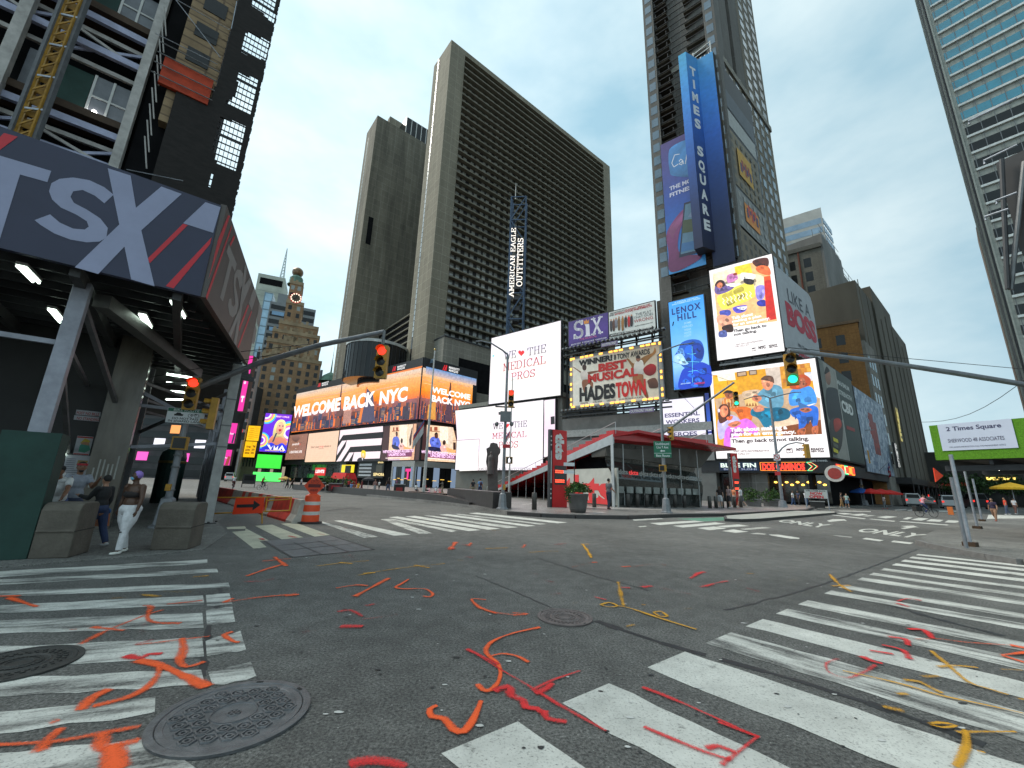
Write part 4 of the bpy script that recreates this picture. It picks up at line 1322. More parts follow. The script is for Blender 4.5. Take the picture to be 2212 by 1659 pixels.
pros(a,Z1,[('WE',(868,940),(1004,922),(862,862),BK),('THE',(1132,895),(1340,864),(1132,812),BK),('MEDICAL',(856,1066),(1334,990),(858,985),RD),('PROS',(950,1166),(1216,1130),(955,1088),RD)],0,(1066,862,70))
a.P([Z1(748,890),Z1(768,888),Z1(766,902),Z1(748,904)],(60,210,220))
done(a)
k = MB()  # posts carrying the upper screen on the roof
for u in(20.5,25,29.5,34,38):
 k.beam(BW.pt(u,20.2,-1.6),BW.pt(u,35,-1.6),.35,.35,darkgrey)
for z in(22,28,34):
 k.beam(BW.pt(19.2,z,-1.4),BW.pt(38.4,z,-1.4),.2,.2,darkgrey)
k.build('back_frame',a.t)
a = board('led_screen','wide lower white screen reading WE THE MEDICAL PROS above the store entrance','screen',BW,[(983,886.8),(1173,864.8),(1173,1012),(992,1018)],white)
rosy(a,10,5)
for i in range(16):
 u = .02+i*.061
 a.line([a.lerp(a.q,u,.01),a.lerp(a.q,u,.55)],.25,(240,230,236))
pros(a,r6,[('WE',(1114,752),(1212,740),(1112,700),BK),('THE',(1312,735),(1442,722),(1312,680),BK),('MEDICAL',(1108,842),(1436,826),(1110,790),RD),('PROS',(1170,930),(1356,918),(1174,872),RD)],0,(1250,716,48))
a.text('AMERICAN EAGLE OUTFITTERS',r6(980,1145),r6(1480,1122),r6(982,1116),(60,50,60),slab=True,w=.1)
a.P([r6(738,858),r6(990,842),r6(990,846),r6(738,862)],(110,60,70))
a.P([r6(990,846),r6(994,846),r6(980,1146),r6(976,1146)],(150,90,110))
done(a)
a = board('led_screen','narrow white strip screen at the right end of the lower white screen','screen',BW,[(1175.2,865),(1197.5,862),(1200,985),(1176,988)],(246,228,240))
grad(a,.01,.5,(250,240,244),(244,214,236),.02,.98)
grad(a,.5,.99,(244,214,236),(250,236,240),.02,.98)
rect(a,.62,.30,.99,.44,(20,14,20))
done(a)
# lattice sign tower
TA = BW.pt(21.4,0,-3.0)
TF = Face(TA,level_az(TA,(1090,425.5),(1136.6,423.8),60,140))
tw,tz1 = TF.uz(1136.6,423.8)
tz0 = 20.3
ZF = lambda x,y:(1053.1+.34072*x,405.03+.34072*y)
t = thing('sign_tower','dark blue steel lattice tower with vertical white lettering','sign tower',TF.pt(tw/2,tz0))
steel_blue = M('tower_steel',(0.055,0.085,0.14),0.5,0.3,0.35,1.5)
k = MB()
ul = TF.uz(*ZF(135,500))[0]
for u,d in((ul,0),(tw,0),(ul,-3.2),(tw,-3.2),(0,-.4),(0,-2.6)):
 k.beam(TF.pt(u,tz0,d),TF.pt(u,tz1,d),.34,.34,steel_blue)
k.build('mast',t)
k = MB()
n = 8
for i in range(n):
 a0,a1 = tz0+(tz1-tz0)*i/n,tz0+(tz1-tz0)*(i+1)/n
 for d in(0,-3.2):
  k.beam(TF.pt(ul,a1-.1,d),TF.pt(tw,a1-.1,d),.26,.26,steel_blue)
  p,q_ = (ul,tw)if i%2 else(tw,ul)
  k.beam(TF.pt(p,a0,d),TF.pt(q_,a1-.1,d),.24,.24,steel_blue)
 for j in range(2):
  z = a0+(a1-a0)*j/2
  k.beam(TF.pt(0,z,-.4),TF.pt(ul,z,-.4),.16,.5,darkgrey)
  k.beam(TF.pt(0,z+.8,-2.6),TF.pt(ul,z,-.4),.12,.12,darkgrey)
 k.beam(TF.pt(ul,a0,0),TF.pt(ul,a1,-3.2),.2,.2,steel_blue)
 k.beam(TF.pt(tw,a1,0),TF.pt(tw,a0,-3.2),.2,.2,steel_blue)
k.build('bracing',t)
k = MB()
for i in range(13):
 z = tz0+3+i*2.9
 k.box(TF.pt(.5,z,-.9),1.2,.1,1.4,darkgrey,TF.az)
 k.box(TF.pt((ul+tw)/2,z,-1.8),2.4,1.6,1.0,darkgrey,TF.az)
k.build('catwalk',t)['kind'] = 'stuff'
k = MB()
k.tube([TF.pt(ul+1.0,tz1,-1),TF.pt(ul+1.0,tz1+5,-1)],[.12,.04],white_paint,6)
k.build('aerial',t)
k = MB()
le = E('sign_letter_lit',(0.85,0.80,0.72),0.95)
for s,xa,ya,xb,yb in(('AMERICAN EAGLE',138,702,183,262),('OUTFITTERS',184,632,230,326)):
 u0,z0 = TF.uz(*ZF(xa,ya))
 u1,z1 = TF.uz(*ZF(xb,yb))
 lettering(k,TF,s,u0,u1-.12,z0,z1,le,d=.4,slab=True,w=.13,rot=90)
k.build('lettering',t)
# --- printed theatre billboards on a low roof
ZE = lambda x,y:(1220.5+.28349*x,637.25+.28349*y)
low = thing('low_building','low dark grey building behind the ticket booth under the theatre billboards','building',BW.pt(50,0))
k = MB()
k.fbox(BW,38.6,66,PLZ,14.6,-20,-0.4,M('low_wall',(0.13,0.13,0.125),0.8,0,0.25,.5))
k.build('wall',low)
k = MB()
k.fbox(BW,38.5,66.1,10.9,12.2,-.39,.1,M('low_band',(0.30,0.30,0.29),0.7))
k.fbox(BW,38.5,66.1,6.2,10.2,-.39,.02,M('low_panel',(0.22,0.22,0.215),0.7))
k.build('fascia_band',low)
fr = thing('billboard_truss','dark steel gantry holding the theatre billboards above the low roof','gantry',BW.pt(50,14.6))
k = MB()
for z in(14.9,15.7):
 k.beam(BW.pt(39,z,.9),BW.pt(60.5,z,.9),.25,.25,black)
 k.beam(BW.pt(39,z,-1.6),BW.pt(60.5,z,-1.6),.25,.25,black)
for z in(27.4,28.6):
 k.beam(BW.pt(39.4,z,.5),BW.pt(60,z,.5),.25,.25,black)
 k.beam(BW.pt(39.4,z,-1.6),BW.pt(60,z,-1.6),.25,.25,black)
for u in range(39,61,3):
 k.beam(BW.pt(u,14.6,-1.6),BW.pt(u,34 if u<58 else 30,-1.6),.3,.3,black)
 k.beam(BW.pt(u,27.3,-1.6),BW.pt(u+1.5,29.8,.4),.14,.14,black)
k.build('gantry_frame',fr)
k = MB()
for i in range(24):
 k.box(BW.pt(39.6+i*.88,15.9,1.1),.5,.5,.3,midgrey,BW.az)
 k.box(BW.pt(39.6+i*.88,28.7,.8),.5,.5,.25,midgrey,BW.az)
k.build('floodlights',fr)['kind'] = 'stuff'
purple = E('media_plate',(0.18,0.12,0.26),.9)
k = None
for p0,p1,s in(((275,398),(400,360),'OUTFRONT'),((492,904),(676,866),'OUTFRONT PRIME')):
 a0,a1 = BW.uz(*ZE(*p0),1.3),BW.uz(*ZE(*p1),1.3)
 k = MB()
 k.fbox(BW,a0[0],a1[0],a0[1],a0[1]+.75,1.15,1.3,M('plate_violet',(0.16,0.12,0.24),0.5))
 lettering(k,BW,s,a0[0]+.2,a1[0]-.2,a0[1]+.15,a0[1]+.6,white_paint,.02,1.32)
 k.build('media_plate',fr)
a = board('billboard','purple theatre billboard reading SIX beside the white one','billboard',BW,[(1228.6,696.6),(1312.6,674.5),(1315.2,738.6),(1228.6,753.8)],(74,52,134),lit=False,th=.4)
grad(a,.02,.5,(70,48,124),(88,60,150),.01,.99)
grad(a,.5,.98,(88,60,150),(66,44,118),.01,.99)
for s,p0,p1,tp in(('S',(66,334),(142,318),(60,212)),('X',(200,306),(290,292),(186,186))):
 a.text(s,ZE(*p0),ZE(*p1),ZE(*tp),(226,222,232),slab=True,w=.16)
a.P([ZE(150,224),ZE(184,220),ZE(186,236),ZE(190,300),ZE(196,312),ZE(150,318),ZE(160,302),ZE(158,240)],(226,222,232))
a.P([ZE(142,190),ZE(154,202),ZE(162,184),ZE(172,200),ZE(184,184),ZE(182,216),ZE(146,222)],(220,140,60))
a.text('THE MUSICAL',ZE(110,348),ZE(245,328),ZE(112,332),(190,90,150),.02)
a.text('BROOKS ATKINSON THEATRE  SIXONBROADWAY.COM',ZE(48,386),ZE(316,338),ZE(48,376),(225,220,235),.02)
done(a)
a = board('billboard','white theatre billboard reading THE PLAY THAT GOES WRONG with a row of actors','billboard',BW,[(1315,674.2),(1413,651.8),(1417,716.6),(1316.6,736.6)],(222,222,216),lit=False,th=.4)
a.text("BROADWAY'S",ZE(346,150),ZE(455,126),ZE(346,136),(30,30,34),.03)
a.text('FUNNIEST SMASH HIT',ZE(460,124),ZE(652,80),ZE(460,110),(180,40,44),.03)
a.text('AND',ZE(338,166),ZE(374,158),ZE(338,152),(30,30,34),.03)
a.text('INTERNATIONAL PHENOMENON',ZE(380,156),ZE(662,92),ZE(380,142),(180,40,44),.03)
a.text('THE PLAY',ZE(538,160),ZE(658,130),ZE(540,140),(70,70,76))
a.text('THAT GOES',ZE(526,184),ZE(672,154),ZE(528,166),(70,70,76))
a.text('WRONG',ZE(526,214),ZE(672,196),ZE(528,190),(176,36,40))
a.text('BROADWAYGOESWRONG.COM',ZE(532,242),ZE(668,212),ZE(532,236),(30,30,34),.03)
for x,y,h,c in((352,188,86,(60,60,66)),(372,184,88,(90,60,50)),(390,176,70,(120,120,130)),(412,166,100,(120,90,60)),(440,164,104,(150,104,50)),(464,160,84,(50,44,44)),(488,156,84,(190,40,44)),(508,152,84,(36,34,40))):
 a.blob([ZE(x-9,y+h*.18),ZE(x+8,y+h*.16),ZE(x+10,y+h*.6),ZE(x+7,y+h),ZE(x-7,y+h)],c,3)
 a.oval(*ZE(x,y+4),1.6,2.1,(190,130,100),10)
a.P([ZE(342,300),ZE(664,246),ZE(662,232),ZE(680,246),ZE(666,270),ZE(664,260),ZE(342,322)],(24,24,26))
a.text('NOW AT NEW WORLD STAGES  340 W. 50TH STREET',ZE(350,316),ZE(658,258),ZE(350,304),(225,225,222),.02)
done(a)
a = board('billboard','cream theatre billboard reading HADESTOWN framed by amber bulbs','billboard',BW,[(1231.8,772.4),(1427.1,741.1),(1434.9,860.9),(1232.5,881.7)],(150,146,140),lit=False,th=.7,fm=midgrey)
qi = [ZE(58,492),ZE(716,382),ZE(735,790),ZE(62,846)]
a.P(qi,[(240,230,214),(206,180,150),(226,212,190),(246,238,224)])  # cream print lightened so the floodlit look is painted into its colour
sk = (128,78,56)
a.blob([ZE(62,552),ZE(70,550),ZE(125,585),ZE(170,590),ZE(176,640),ZE(132,645),ZE(118,596)],sk)
a.blob([ZE(170,588),ZE(258,575),ZE(256,584),ZE(180,606)],sk)
a.blob([ZE(120,590),ZE(168,585),ZE(178,645),ZE(130,652)],(214,200,190))
a.oval(*ZE(148,552),4.6,6.6,(70,44,36))
a.blob([ZE(132,655),ZE(178,645),ZE(214,670),ZE(206,720),ZE(188,680),ZE(160,700),ZE(168,790),ZE(138,720)],(136,84,58))
a.blob([ZE(470,486),ZE(490,490),ZE(530,522),ZE(600,470),ZE(668,440),ZE(684,400),ZE(692,440),ZE(640,490),ZE(600,540),ZE(590,610),ZE(530,610),ZE(505,540)],(150,100,50))
a.blob([ZE(532,520),ZE(590,500),ZE(600,600),ZE(530,606)],(216,206,196))
a.oval(*ZE(558,484),5.0,7,(150,96,72))
a.oval(*ZE(557,474),5.0,3.4,(60,40,34))
a.blob([ZE(524,612),ZE(592,606),ZE(600,660),ZE(636,770),ZE(616,780),ZE(560,690),ZE(520,660)],(150,92,54))
a.blob([ZE(600,560),ZE(650,525),ZE(692,540),ZE(690,590),ZE(650,616),ZE(610,600)],(160,24,30))
a.blob([ZE(632,650),ZE(690,634),ZE(712,700),ZE(650,710),ZE(634,680)],(104,62,46))
a.text('WINNER!',ZE(106,540),ZE(362,498),ZE(104,500),(28,24,26),.06)
a.text('8 TONY AWARDS',ZE(374,494),ZE(648,448),ZE(374,456),(40,36,38),.03)
a.text('BEST',ZE(256,584),ZE(472,552),ZE(252,526),(196,36,30),.06)
a.text('MUSICAL',ZE(176,666),ZE(556,612),ZE(178,606),(196,36,30),.05)
a.text('HADES',ZE(112,808),ZE(386,776),ZE(112,706),(26,22,24),.05)
a.text('TOWN',ZE(390,778),ZE(620,752),ZE(386,668),(214,34,28),.05)
for s,p0,p1 in(('ANAIS MITCHELL',(118,832),(180,826)),('RACHEL CHAVKIN',(214,822),(284,816)),('HADESTOWN.COM',(318,812),(386,804)),('WALTER KERR THEATRE, 219 W. 48TH ST.',(412,802),(604,784))):
 a.text(s,ZE(*p0),ZE(*p1),ZE(p0[0],p0[1]-10),(60,54,52),.02)
done(a)
k = MB()
amber = E('amber_bulb',(1.0,0.42,0.06),1.6)
u0,u1,z0,z1 = a.lim
for i in range(18):
 for zz in(z0+.16,z1-.16):
  if i%2==0 or i%3==0:
   u = u0+.3+(u1-u0-.9)*i/17
   k.fbox(BW,u,u+.72,zz-.15,zz+.15,.06,.16,amber)
for i in range(10):
 for uu in(u0+.2,u1-.2):
  z = z0+.4+(z1-z0-.9)*i/9
  if(i+int(uu))%3:
   k.fbox(BW,uu-.16,uu+.16,z,z+.5,.06,.16,amber)
k.build('bulb_border',a.t)['kind'] = 'stuff'
# ================================================================ the right half: tower, blue sign, 47th Street row, corner shed
z6 = lambda x,y:(1350.1+.14649*x,.14649*y)
r2 = lambda x,y:(1323.1+.35812*x,.35812*y)
R3 = lambda x,y:(1404.1+.26042*x,540.04+.26042*y)
R5 = lambda x,y:(1674.1+.35803*x,432+.35803*y)
R6 = lambda x,y:(1836.1+.45558*x,.45558*y)
R7 = lambda x,y:(1836.1+.26047*x,810.06+.26047*y)
G4 = lambda x,y:(1512.1+.19531*x,864.07+.19531*y)
AZ47 = 50.5
# ---- tall apartment-like hotel tower with a recessed bay
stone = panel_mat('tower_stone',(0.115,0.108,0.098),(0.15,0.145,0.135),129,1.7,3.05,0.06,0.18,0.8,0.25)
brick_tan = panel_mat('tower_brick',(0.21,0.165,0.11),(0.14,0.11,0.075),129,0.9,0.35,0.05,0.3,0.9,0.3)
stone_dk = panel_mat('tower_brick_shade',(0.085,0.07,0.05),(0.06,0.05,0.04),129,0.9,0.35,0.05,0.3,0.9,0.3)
TB = BW.off(-1.2)
TH = 190.0
tower = thing('hotel_tower','very tall narrow brown tower with a recessed bay of balconies behind the blue sign','tower',TB.pt(66,0))
k = MB()
k.fbox(TB,58.9,61.0,PLZ,TH,-18,0,stone)  # left pilaster
k.fbox(TB,70.6,72.6,PLZ,TH,-18,0,stone)  # right pilaster
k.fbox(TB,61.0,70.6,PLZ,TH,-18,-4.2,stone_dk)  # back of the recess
k.fbox(TB,63.6,67.0,PLZ,TH,-4.3,-2.4,brick_tan)  # brick pier in the recess
k.build('shaft',tower)
T47 = Face(TB.pt(72.0),AZ47)
k = MB()
k.fbox(T47,0.62,11.5,PLZ,TH,-14,-.9,stone)
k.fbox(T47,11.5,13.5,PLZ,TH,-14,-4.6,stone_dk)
k.fbox(T47,13.5,18.5,PLZ,TH,-14,-.9,stone)
k.fbox(T47,18.5,31.5,PLZ,TH,-14,-.86,panel_mat('tower_side',(0.17,0.15,0.115),(0.13,0.115,0.09),AZ47,1.4,3.05,0.08,0.2,0.85,0.2))
k.build('side_wing',tower)
wins,wins2,rails = [],[],[]
for i in range(60):
 z = 6+i*3.05
 wins.append((TB,59.35,60.65,z,z+1.9,-.3,0.03))
 wins.append((TB,70.95,72.2,z,z+1.9,-.3,0.03))
 for j in range(3):
  wins2.append((T47,20+j*3.9,22.2+j*3.9,z,z+1.8,-1.2,-.8))
 wins2.append((T47,11.7,13.2,z,z+1.8,-4.9,-4.55))
many(tower,'window',[b for b in wins if b[3]>38 and b[3]<150],win_sky,100)
many(tower,'side_window',[b for b in wins2 if b[3]>80 and b[3]<160],lambda b:win_sky if random.random()<.5 else win_dark,100)
k = MB()
for i in range(70):  # balcony slabs and rails right across the recess
 z = 36+i*1.55
 k.fbox(TB,61.02,70.58,z,z+.1,-.35,-.2,black)
 if i%2==0:
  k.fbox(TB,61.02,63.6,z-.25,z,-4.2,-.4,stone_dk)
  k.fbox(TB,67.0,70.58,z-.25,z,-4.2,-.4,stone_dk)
  for j in range(5):
   k.fbox(TB,61.4+j*1.9,61.5+j*1.9,z,z+1.1,-.34,-.26,black)
   if 63.6<63.9+j*.7<66.9:
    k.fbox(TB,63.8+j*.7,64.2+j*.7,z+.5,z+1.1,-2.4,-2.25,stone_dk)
k.build('balcony_rails',tower)
# ---- lower wing of the tower on the corner block
wing = thing('corner_building','brown brick wing with a grid of windows behind the blue sign and the corner screens','building',BW.pt(78,0))
k = MB()
r47 = Face((0,0),AZ47).r
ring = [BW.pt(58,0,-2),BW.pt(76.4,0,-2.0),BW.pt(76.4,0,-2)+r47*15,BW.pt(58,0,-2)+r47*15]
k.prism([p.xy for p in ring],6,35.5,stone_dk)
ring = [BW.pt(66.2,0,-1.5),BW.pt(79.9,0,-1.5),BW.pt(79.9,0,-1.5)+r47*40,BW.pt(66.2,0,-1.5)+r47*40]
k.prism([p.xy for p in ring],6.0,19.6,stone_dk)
WG = Face(BW.pt(72.0,0,-1.6),AZ47).off(-.5)
wing_wall = panel_mat('wing_wall',(0.19,0.165,0.125),(0.13,0.115,0.09),AZ47,1.9,3.2,0.08,0.2,0.85,0.2)
k.fbox(WG,0.3,30.6,36,86,-12,-0.2,wing_wall)
k.build('wall',wing)
wl = []
for i in range(16):
 for j in range(9):
  z = 37.4+i*3.1
  wl.append((WG,1.5+j*3.2,3.2+j*3.2,z,z+1.9,-.5,-.14))
many(wing,'window',wl,lambda b:win_sky if random.random()<.35 else win_dark,100)
k = MB()
k.fbox(WG,0,31,86,87.4,-12.3,.1,M('wing_cornice',(0.24,0.225,0.19),0.8))
for i in range(9):
 k.fbox(WG,.6+i*3.3,1.1+i*3.3,87.4,88.6,-.6,-.2,white_paint)
k.build('cornice',wing)
# ---- the big blue vertical sign: fin, flank panel and the murals round the corner
blue_top,blue_bot = (46,134,196),(22,36,84)
sign = thing('vertical_sign','tall blue corner sign with a fin reading TIMES SQUARE downwards','sign',BW.pt(70,38))
def shade(a,F,q,n,c0,c1,mid=None):
 pass
k = MB()
VM = PRINT
def vband(mb,F,u0,u1,z0,z1,d,stops):
 n = len(stops)-1
 for i in range(n):
  a0,a1 = z1+(z0-z1)*i/n,z1+(z0-z1)*(i+1)/n
  mb.face([F.pt(u0,a1,d),F.pt(u1,a1,d),F.pt(u1,a0,d),F.pt(u0,a0,d)],VM,[lin(stops[i+1]),lin(stops[i+1]),lin(stops[i]),lin(stops[i])])
su = 71.75
stops = [(60,150,205),(44,130,215),(34,98,190),(24,64,132),(22,40,86),(24,30,62)]
vband(k,BW,68.45,su,38.2,82.2,0.0,stops)
k.build('flank_panel',sign)
k = MB()
k.fbox(BW,68.4,su-.02,38,82.1,-2,-0.05,black)
k.build('sign_box',sign)
FN = Face(BW.pt(67.1,0,2.4),AZ47+0)  # fin sticks out toward the square
fz0,fz1 = 42.0,84.5
fin_front = Face(BW.pt(65.75,0,2.6),129)
FINW = (BW.uz(*r2(440,305),2.6)[0]-BW.uz(*r2(397,340),2.6)[0])
uf0,zf_top = BW.uz(*r2(396,338),2.6)
uf1,_ = BW.uz(*r2(440,305),2.6)
zfb = BW.uz(*r2(505,1500),2.6)[1]
k = MB()
k.fbox(BW,uf0+.02,uf1-.02,zfb+.02,zf_top-.02,-.2,2.58,black)
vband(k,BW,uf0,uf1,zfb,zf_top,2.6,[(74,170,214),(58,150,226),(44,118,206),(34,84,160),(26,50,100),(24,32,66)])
FS = Face(BW.pt(uf1+.004,0,2.6),65.7)  # the fin's readable side
flen = 2.9
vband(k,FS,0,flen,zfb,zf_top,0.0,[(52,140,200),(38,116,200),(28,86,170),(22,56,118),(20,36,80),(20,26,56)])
k.face([BW.pt(uf0,zf_top,2.6),BW.pt(uf1,zf_top,2.6),FS.pt(flen,zf_top),BW.pt(uf0,zf_top,0)],VM,lin((80,170,214)))
k.face([BW.pt(uf0,zfb,2.6),BW.pt(uf1,zfb,2.6),FS.pt(flen,zfb),BW.pt(uf0,zfb,0)],black)
k.build('fin',sign)
k = MB()
n = len('TIMES SQUARE')
for i,ch in enumerate('TIMES SQUARE'):
 if ch==' ':
  continue
 zt = zf_top-3.0-(zf_top-zfb-6.5)*i/(n-.3)
 w = .5 if ch=='I' else 1.5
 lettering(k,FS,ch,flen/2-w/2,flen/2+w/2,zt-2.0,zt,M('sign_white',(0.66,0.68,0.70),0.5,0,0.08,1),.05,.03)
k.build('lettering',sign)
k = MB()
for i in range(4):  # lamps and rails on top of the sign
 p = BW.pt(68.9+i*.75,82.9,-.8)
 k.ball(p,.34,.34,.34,midgrey,10)
k.build('lamp_row',sign)['kind'] = 'stuff'
k = MB()
for a_,b_ in(((68.3,82.2),(68.3,85)),((71.4,82.2),(71.4,85.6)),((68.3,84.6),(71.4,85.4)),((68.3,83.6),(71.4,84.2))):
 k.beam(BW.pt(*a_,-.6),BW.pt(*b_,-.6),.16,.16,white_paint)
k.build('top_rail',sign)
k = MB()  # slack vinyl under the panel
for i in range(8):
 u = 68.6+i*.4
 k.extr(BW,[(u,38.3),(u+.42,38.3),(u+.3,36.4+.5*(i%3)),(u+.1,36.2+.4*(i%2))],-.3-.08*(i%2),-.05-.05*(i%3),M('slack_vinyl',(0.02,0.022,0.035),0.5))
k.build('loose_skirt',sign)
MU = Face(BW.pt(su,0,0.0),AZ47)
mural = thing('mural_wrap','dark framed mesh mural panels round the corner of the blue sign','mural',MU.pt(9,40))
k = MB()
k.fbox(MU,0.05,18.0,39,82.3,-.6,-.02,M('mural_frame',(0.022,0.022,0.026),0.5))
k.build('frame',mural)
a = Art(MU,0.02,PRINT)
def mu(u0,u1,z0,z1,c):
 a.d+=.004
 a.mb.face([MU.pt(u0,z0,a.d),MU.pt(u1,z0,a.d),MU.pt(u1,z1,a.d),MU.pt(u0,z1,a.d)],PRINT,lin(c))
mu(.9,17.2,72.4,76.6,(86,92,100))
mu(1.0,17.1,68.0,71.8,(166,168,166))
for(z0,z1,c,wc)in((55.2,67.2,(124,112,90),(96,94,86)),(46.4,54.2,(128,128,126),(160,158,152)),(39.4,45.6,(112,98,78),(70,64,56))):
 mu(1.0,17.1,z0,z1,c)
 for i in range(7):
  for j in range(int((z1-z0)/1.9)):
   mu(1.8+i*2.2,2.7+i*2.2,z0+.5+j*1.9,z0+1.5+j*1.9,wc)
 if z0<46:
  continue
 c1,c2 = ((196,150,44),(150,60,44))if z0>50 else((220,138,44),(200,70,50))
 m0,m1 = z0+(z1-z0)*.25,z0+(z1-z0)*.75
 mu(6.0,12.5,m0,m1,c1)
 for i in range(7):
  mu(6.8+i*.7,7.7+i*.7,m0+1.2+(i%3)*.6,m0+3.2+(i%2)*.9,c2 if i%2 else(70,60,96))
a.mb.build('picture',mural)
# ---- purple phone banner on the recess of the tower
q = [r2(285,882),r2(470,786),r2(590,1590),r2(345,1655)]
a = board('banner','purple blue vinyl banner showing a hand holding a phone, left of the blue fin','banner',BW,q,(60,60,120),lit=False,th=.3,frame=.05)
u0,u1,z0,z1 = a.lim
for i,(c0,c1)in enumerate((((78,64,128),(70,78,150)),((70,78,150),(44,86,170)),((44,86,170),(40,110,190)),((40,110,190),(60,140,200)))):
 a.d+=.004
 a.mb.face([BW.pt(u0,z1-(z1-z0)*i/4,a.d),BW.pt(u0,z1-(z1-z0)*(i+1)/4,a.d),BW.pt(u1,z1-(z1-z0)*(i+1)/4,a.d),BW.pt(u1,z1-(z1-z0)*i/4,a.d)],PRINT,[lin(c0),lin(c1),lin(c1),lin(c0)])
a.blob([r2(338,930),r2(360,885),r2(440,845),r2(520,830),r2(530,1030),r2(500,1065),r2(370,1062),r2(345,1030)],(74,142,206),6)
for pts in([(405,930),(375,935),(358,985),(370,1008),(398,990)],[(402,975),(412,960),(425,970),(418,995),(402,990),(425,970),(430,990)],[(440,990),(452,900),(446,950),(456,980)],[(470,960),(478,940),(488,960),(480,985)],[(495,975),(502,940),(512,960),(520,940),(528,975)]):
 a.line([r2(*p)for p in pts],1.6,(226,230,240))
a.text('THE MOST',r2(345,1152),r2(520,1078),r2(345,1128),(206,206,228),.04)
a.text('FITNESS',r2(346,1192),r2(500,1130),r2(346,1168),(206,206,228),.04)
a.blob([r2(330,1400),r2(420,1270),r2(445,1290),r2(400,1420),r2(410,1530),r2(540,1540),r2(470,1600),r2(350,1640),r2(338,1520)],(126,62,112),5)
a.blob([r2(345,1380),r2(428,1285),r2(440,1300),r2(380,1400),r2(365,1440)],(150,84,130),5)
a.P([r2(432,1226),r2(545,1190),r2(560,1515),r2(402,1555)],(34,44,70))
a.P([r2(440,1236),r2(540,1204),r2(555,1500),r2(412,1535)],(90,126,150))
a.P([r2(428,1330),r2(550,1310),r2(552,1385),r2(420,1410)],(70,84,62))
a.P([r2(455,1312),r2(475,1280),r2(500,1310)],(120,140,170))
a.P([r2(418,1470),r2(553,1440),r2(554,1490),r2(414,1522)],(60,110,160))
done(a)
# ---- film poster screen
a = board('led_screen','tall bright blue screen reading LENOX HILL with a masked face in profile','screen',BW,[(1443.2,653.8),(1519.2,635.9),(1536.4,833),(1457.5,842.1)],(60,150,230))
a.folds = True
grad(a,.005,.35,(52,152,236),(92,176,244),.01,.99)
grad(a,.35,.75,(92,176,244),(150,206,250),.01,.99)
grad(a,.75,.995,(140,200,250),(40,110,230),.01,.99)
a.blob([R3(258,1020),R3(300,970),R3(340,955),R3(420,930),R3(480,950),R3(506,980),R3(506,1122),R3(380,1140),R3(240,1150)],(20,64,196),5)
a.blob([R3(232,830),R3(262,770),R3(340,742),R3(420,755),R3(450,830),R3(440,900),R3(410,935),R3(330,970),R3(300,985),R3(250,950),R3(210,925),R3(205,880)],(24,84,190),5)
a.blob([R3(206,878),R3(262,862),R3(300,920),R3(318,945),R3(262,955),R3(214,935)],(168,214,250),5)
a.blob([R3(228,835),R3(270,815),R3(290,880),R3(262,862),R3(228,860)],(90,150,226),4)
a.blob([R3(345,800),R3(400,770),R3(446,820),R3(430,900),R3(370,880)],(14,50,140),5)
a.line([R3(232,830),R3(262,824)],.8,(10,20,60))
for pts in([(310,860),(350,866),(380,858)],[(300,930),(350,926),(410,930)],[(320,1010),(380,1000),(420,1010)],[(350,800),(352,900),(354,1100)]):
 a.line([R3(*p)for p in pts],.8,(110,226,255))
for p in((340,1040),(400,1080),(300,1090),(430,1010),(370,1120)):
 a.blob([R3(p[0]-30,p[1]),R3(p[0],p[1]-22),R3(p[0]+34,p[1]+8),R3(p[0],p[1]+20)],(30,100,226),4)
a.text('A NETFLIX ORIGINAL',R3(205,445),R3(405,400),R3(205,436),(190,226,250),.02)
a.text('DOCUMENTARY SERIES',R3(185,462),R3(420,414),R3(185,454),(190,226,250),.02)
a.text('LENOX',R3(184,540),R3(424,490),R3(182,488),(16,36,110),.03,spacing=1.25)
a.text('HILL',R3(230,590),R3(388,562),R3(228,538),(16,36,110),.03,spacing=1.25)
for s,y in(('SOME',612),('HEROES',642),('WEAR',668),('WHITE',694),('COATS',718)):
 w = 30 if len(s)<6 else 42
 a.text(s,R3(315-w,y+8),R3(315+w,y-2),R3(315-w,y-10),(150,200,246),.02)
a.text('JUNE NOW STREAMING',R3(258,1118),R3(340,1110),R3(258,1108),(190,226,250),.02)
a.text('NETFLIX',R3(372,1118),R3(460,1104),R3(372,1104),(196,40,90),.04)
done(a)
a = board('led_screen','white screen reading ESSENTIAL WORKERS ARE OUR HEROES','screen',BW,[(1429.7,863.5),(1519,858.5),(1526.8,956),(1437,958)],(232,228,244))
E7 = lambda x,y:(1134.1+.26042*x,702.05+.26042*y)
for s,p0,p1,h in(('ESSENTIAL',(1160,768),(1450,748),32),('WORKERS',(1168,822),(1448,804),32),('ARE OUR',(1180,872),(1438,862),32),('HEROES',(1190,925),(1430,920),32)):
 a.text(s,E7(*p0),E7(*p1),E7(p0[0]-3,p0[1]-h),(66,60,100),.03)
done(a)
a = board('led_screen','narrow blue strip screen between the heroes screen and the corner screens','screen',BW,[(1522,850),(1529.6,849),(1541,966),(1532,967)],(26,46,130),frame=.02)
grad(a,.02,.6,(20,34,100),(40,90,200),.02,.98)
rect(a,.1,.62,.9,.64,(200,200,230));rect(a,.1,.68,.9,.70,(200,200,230));rect(a,.1,.74,.9,.76,(200,200,230))
done(a)
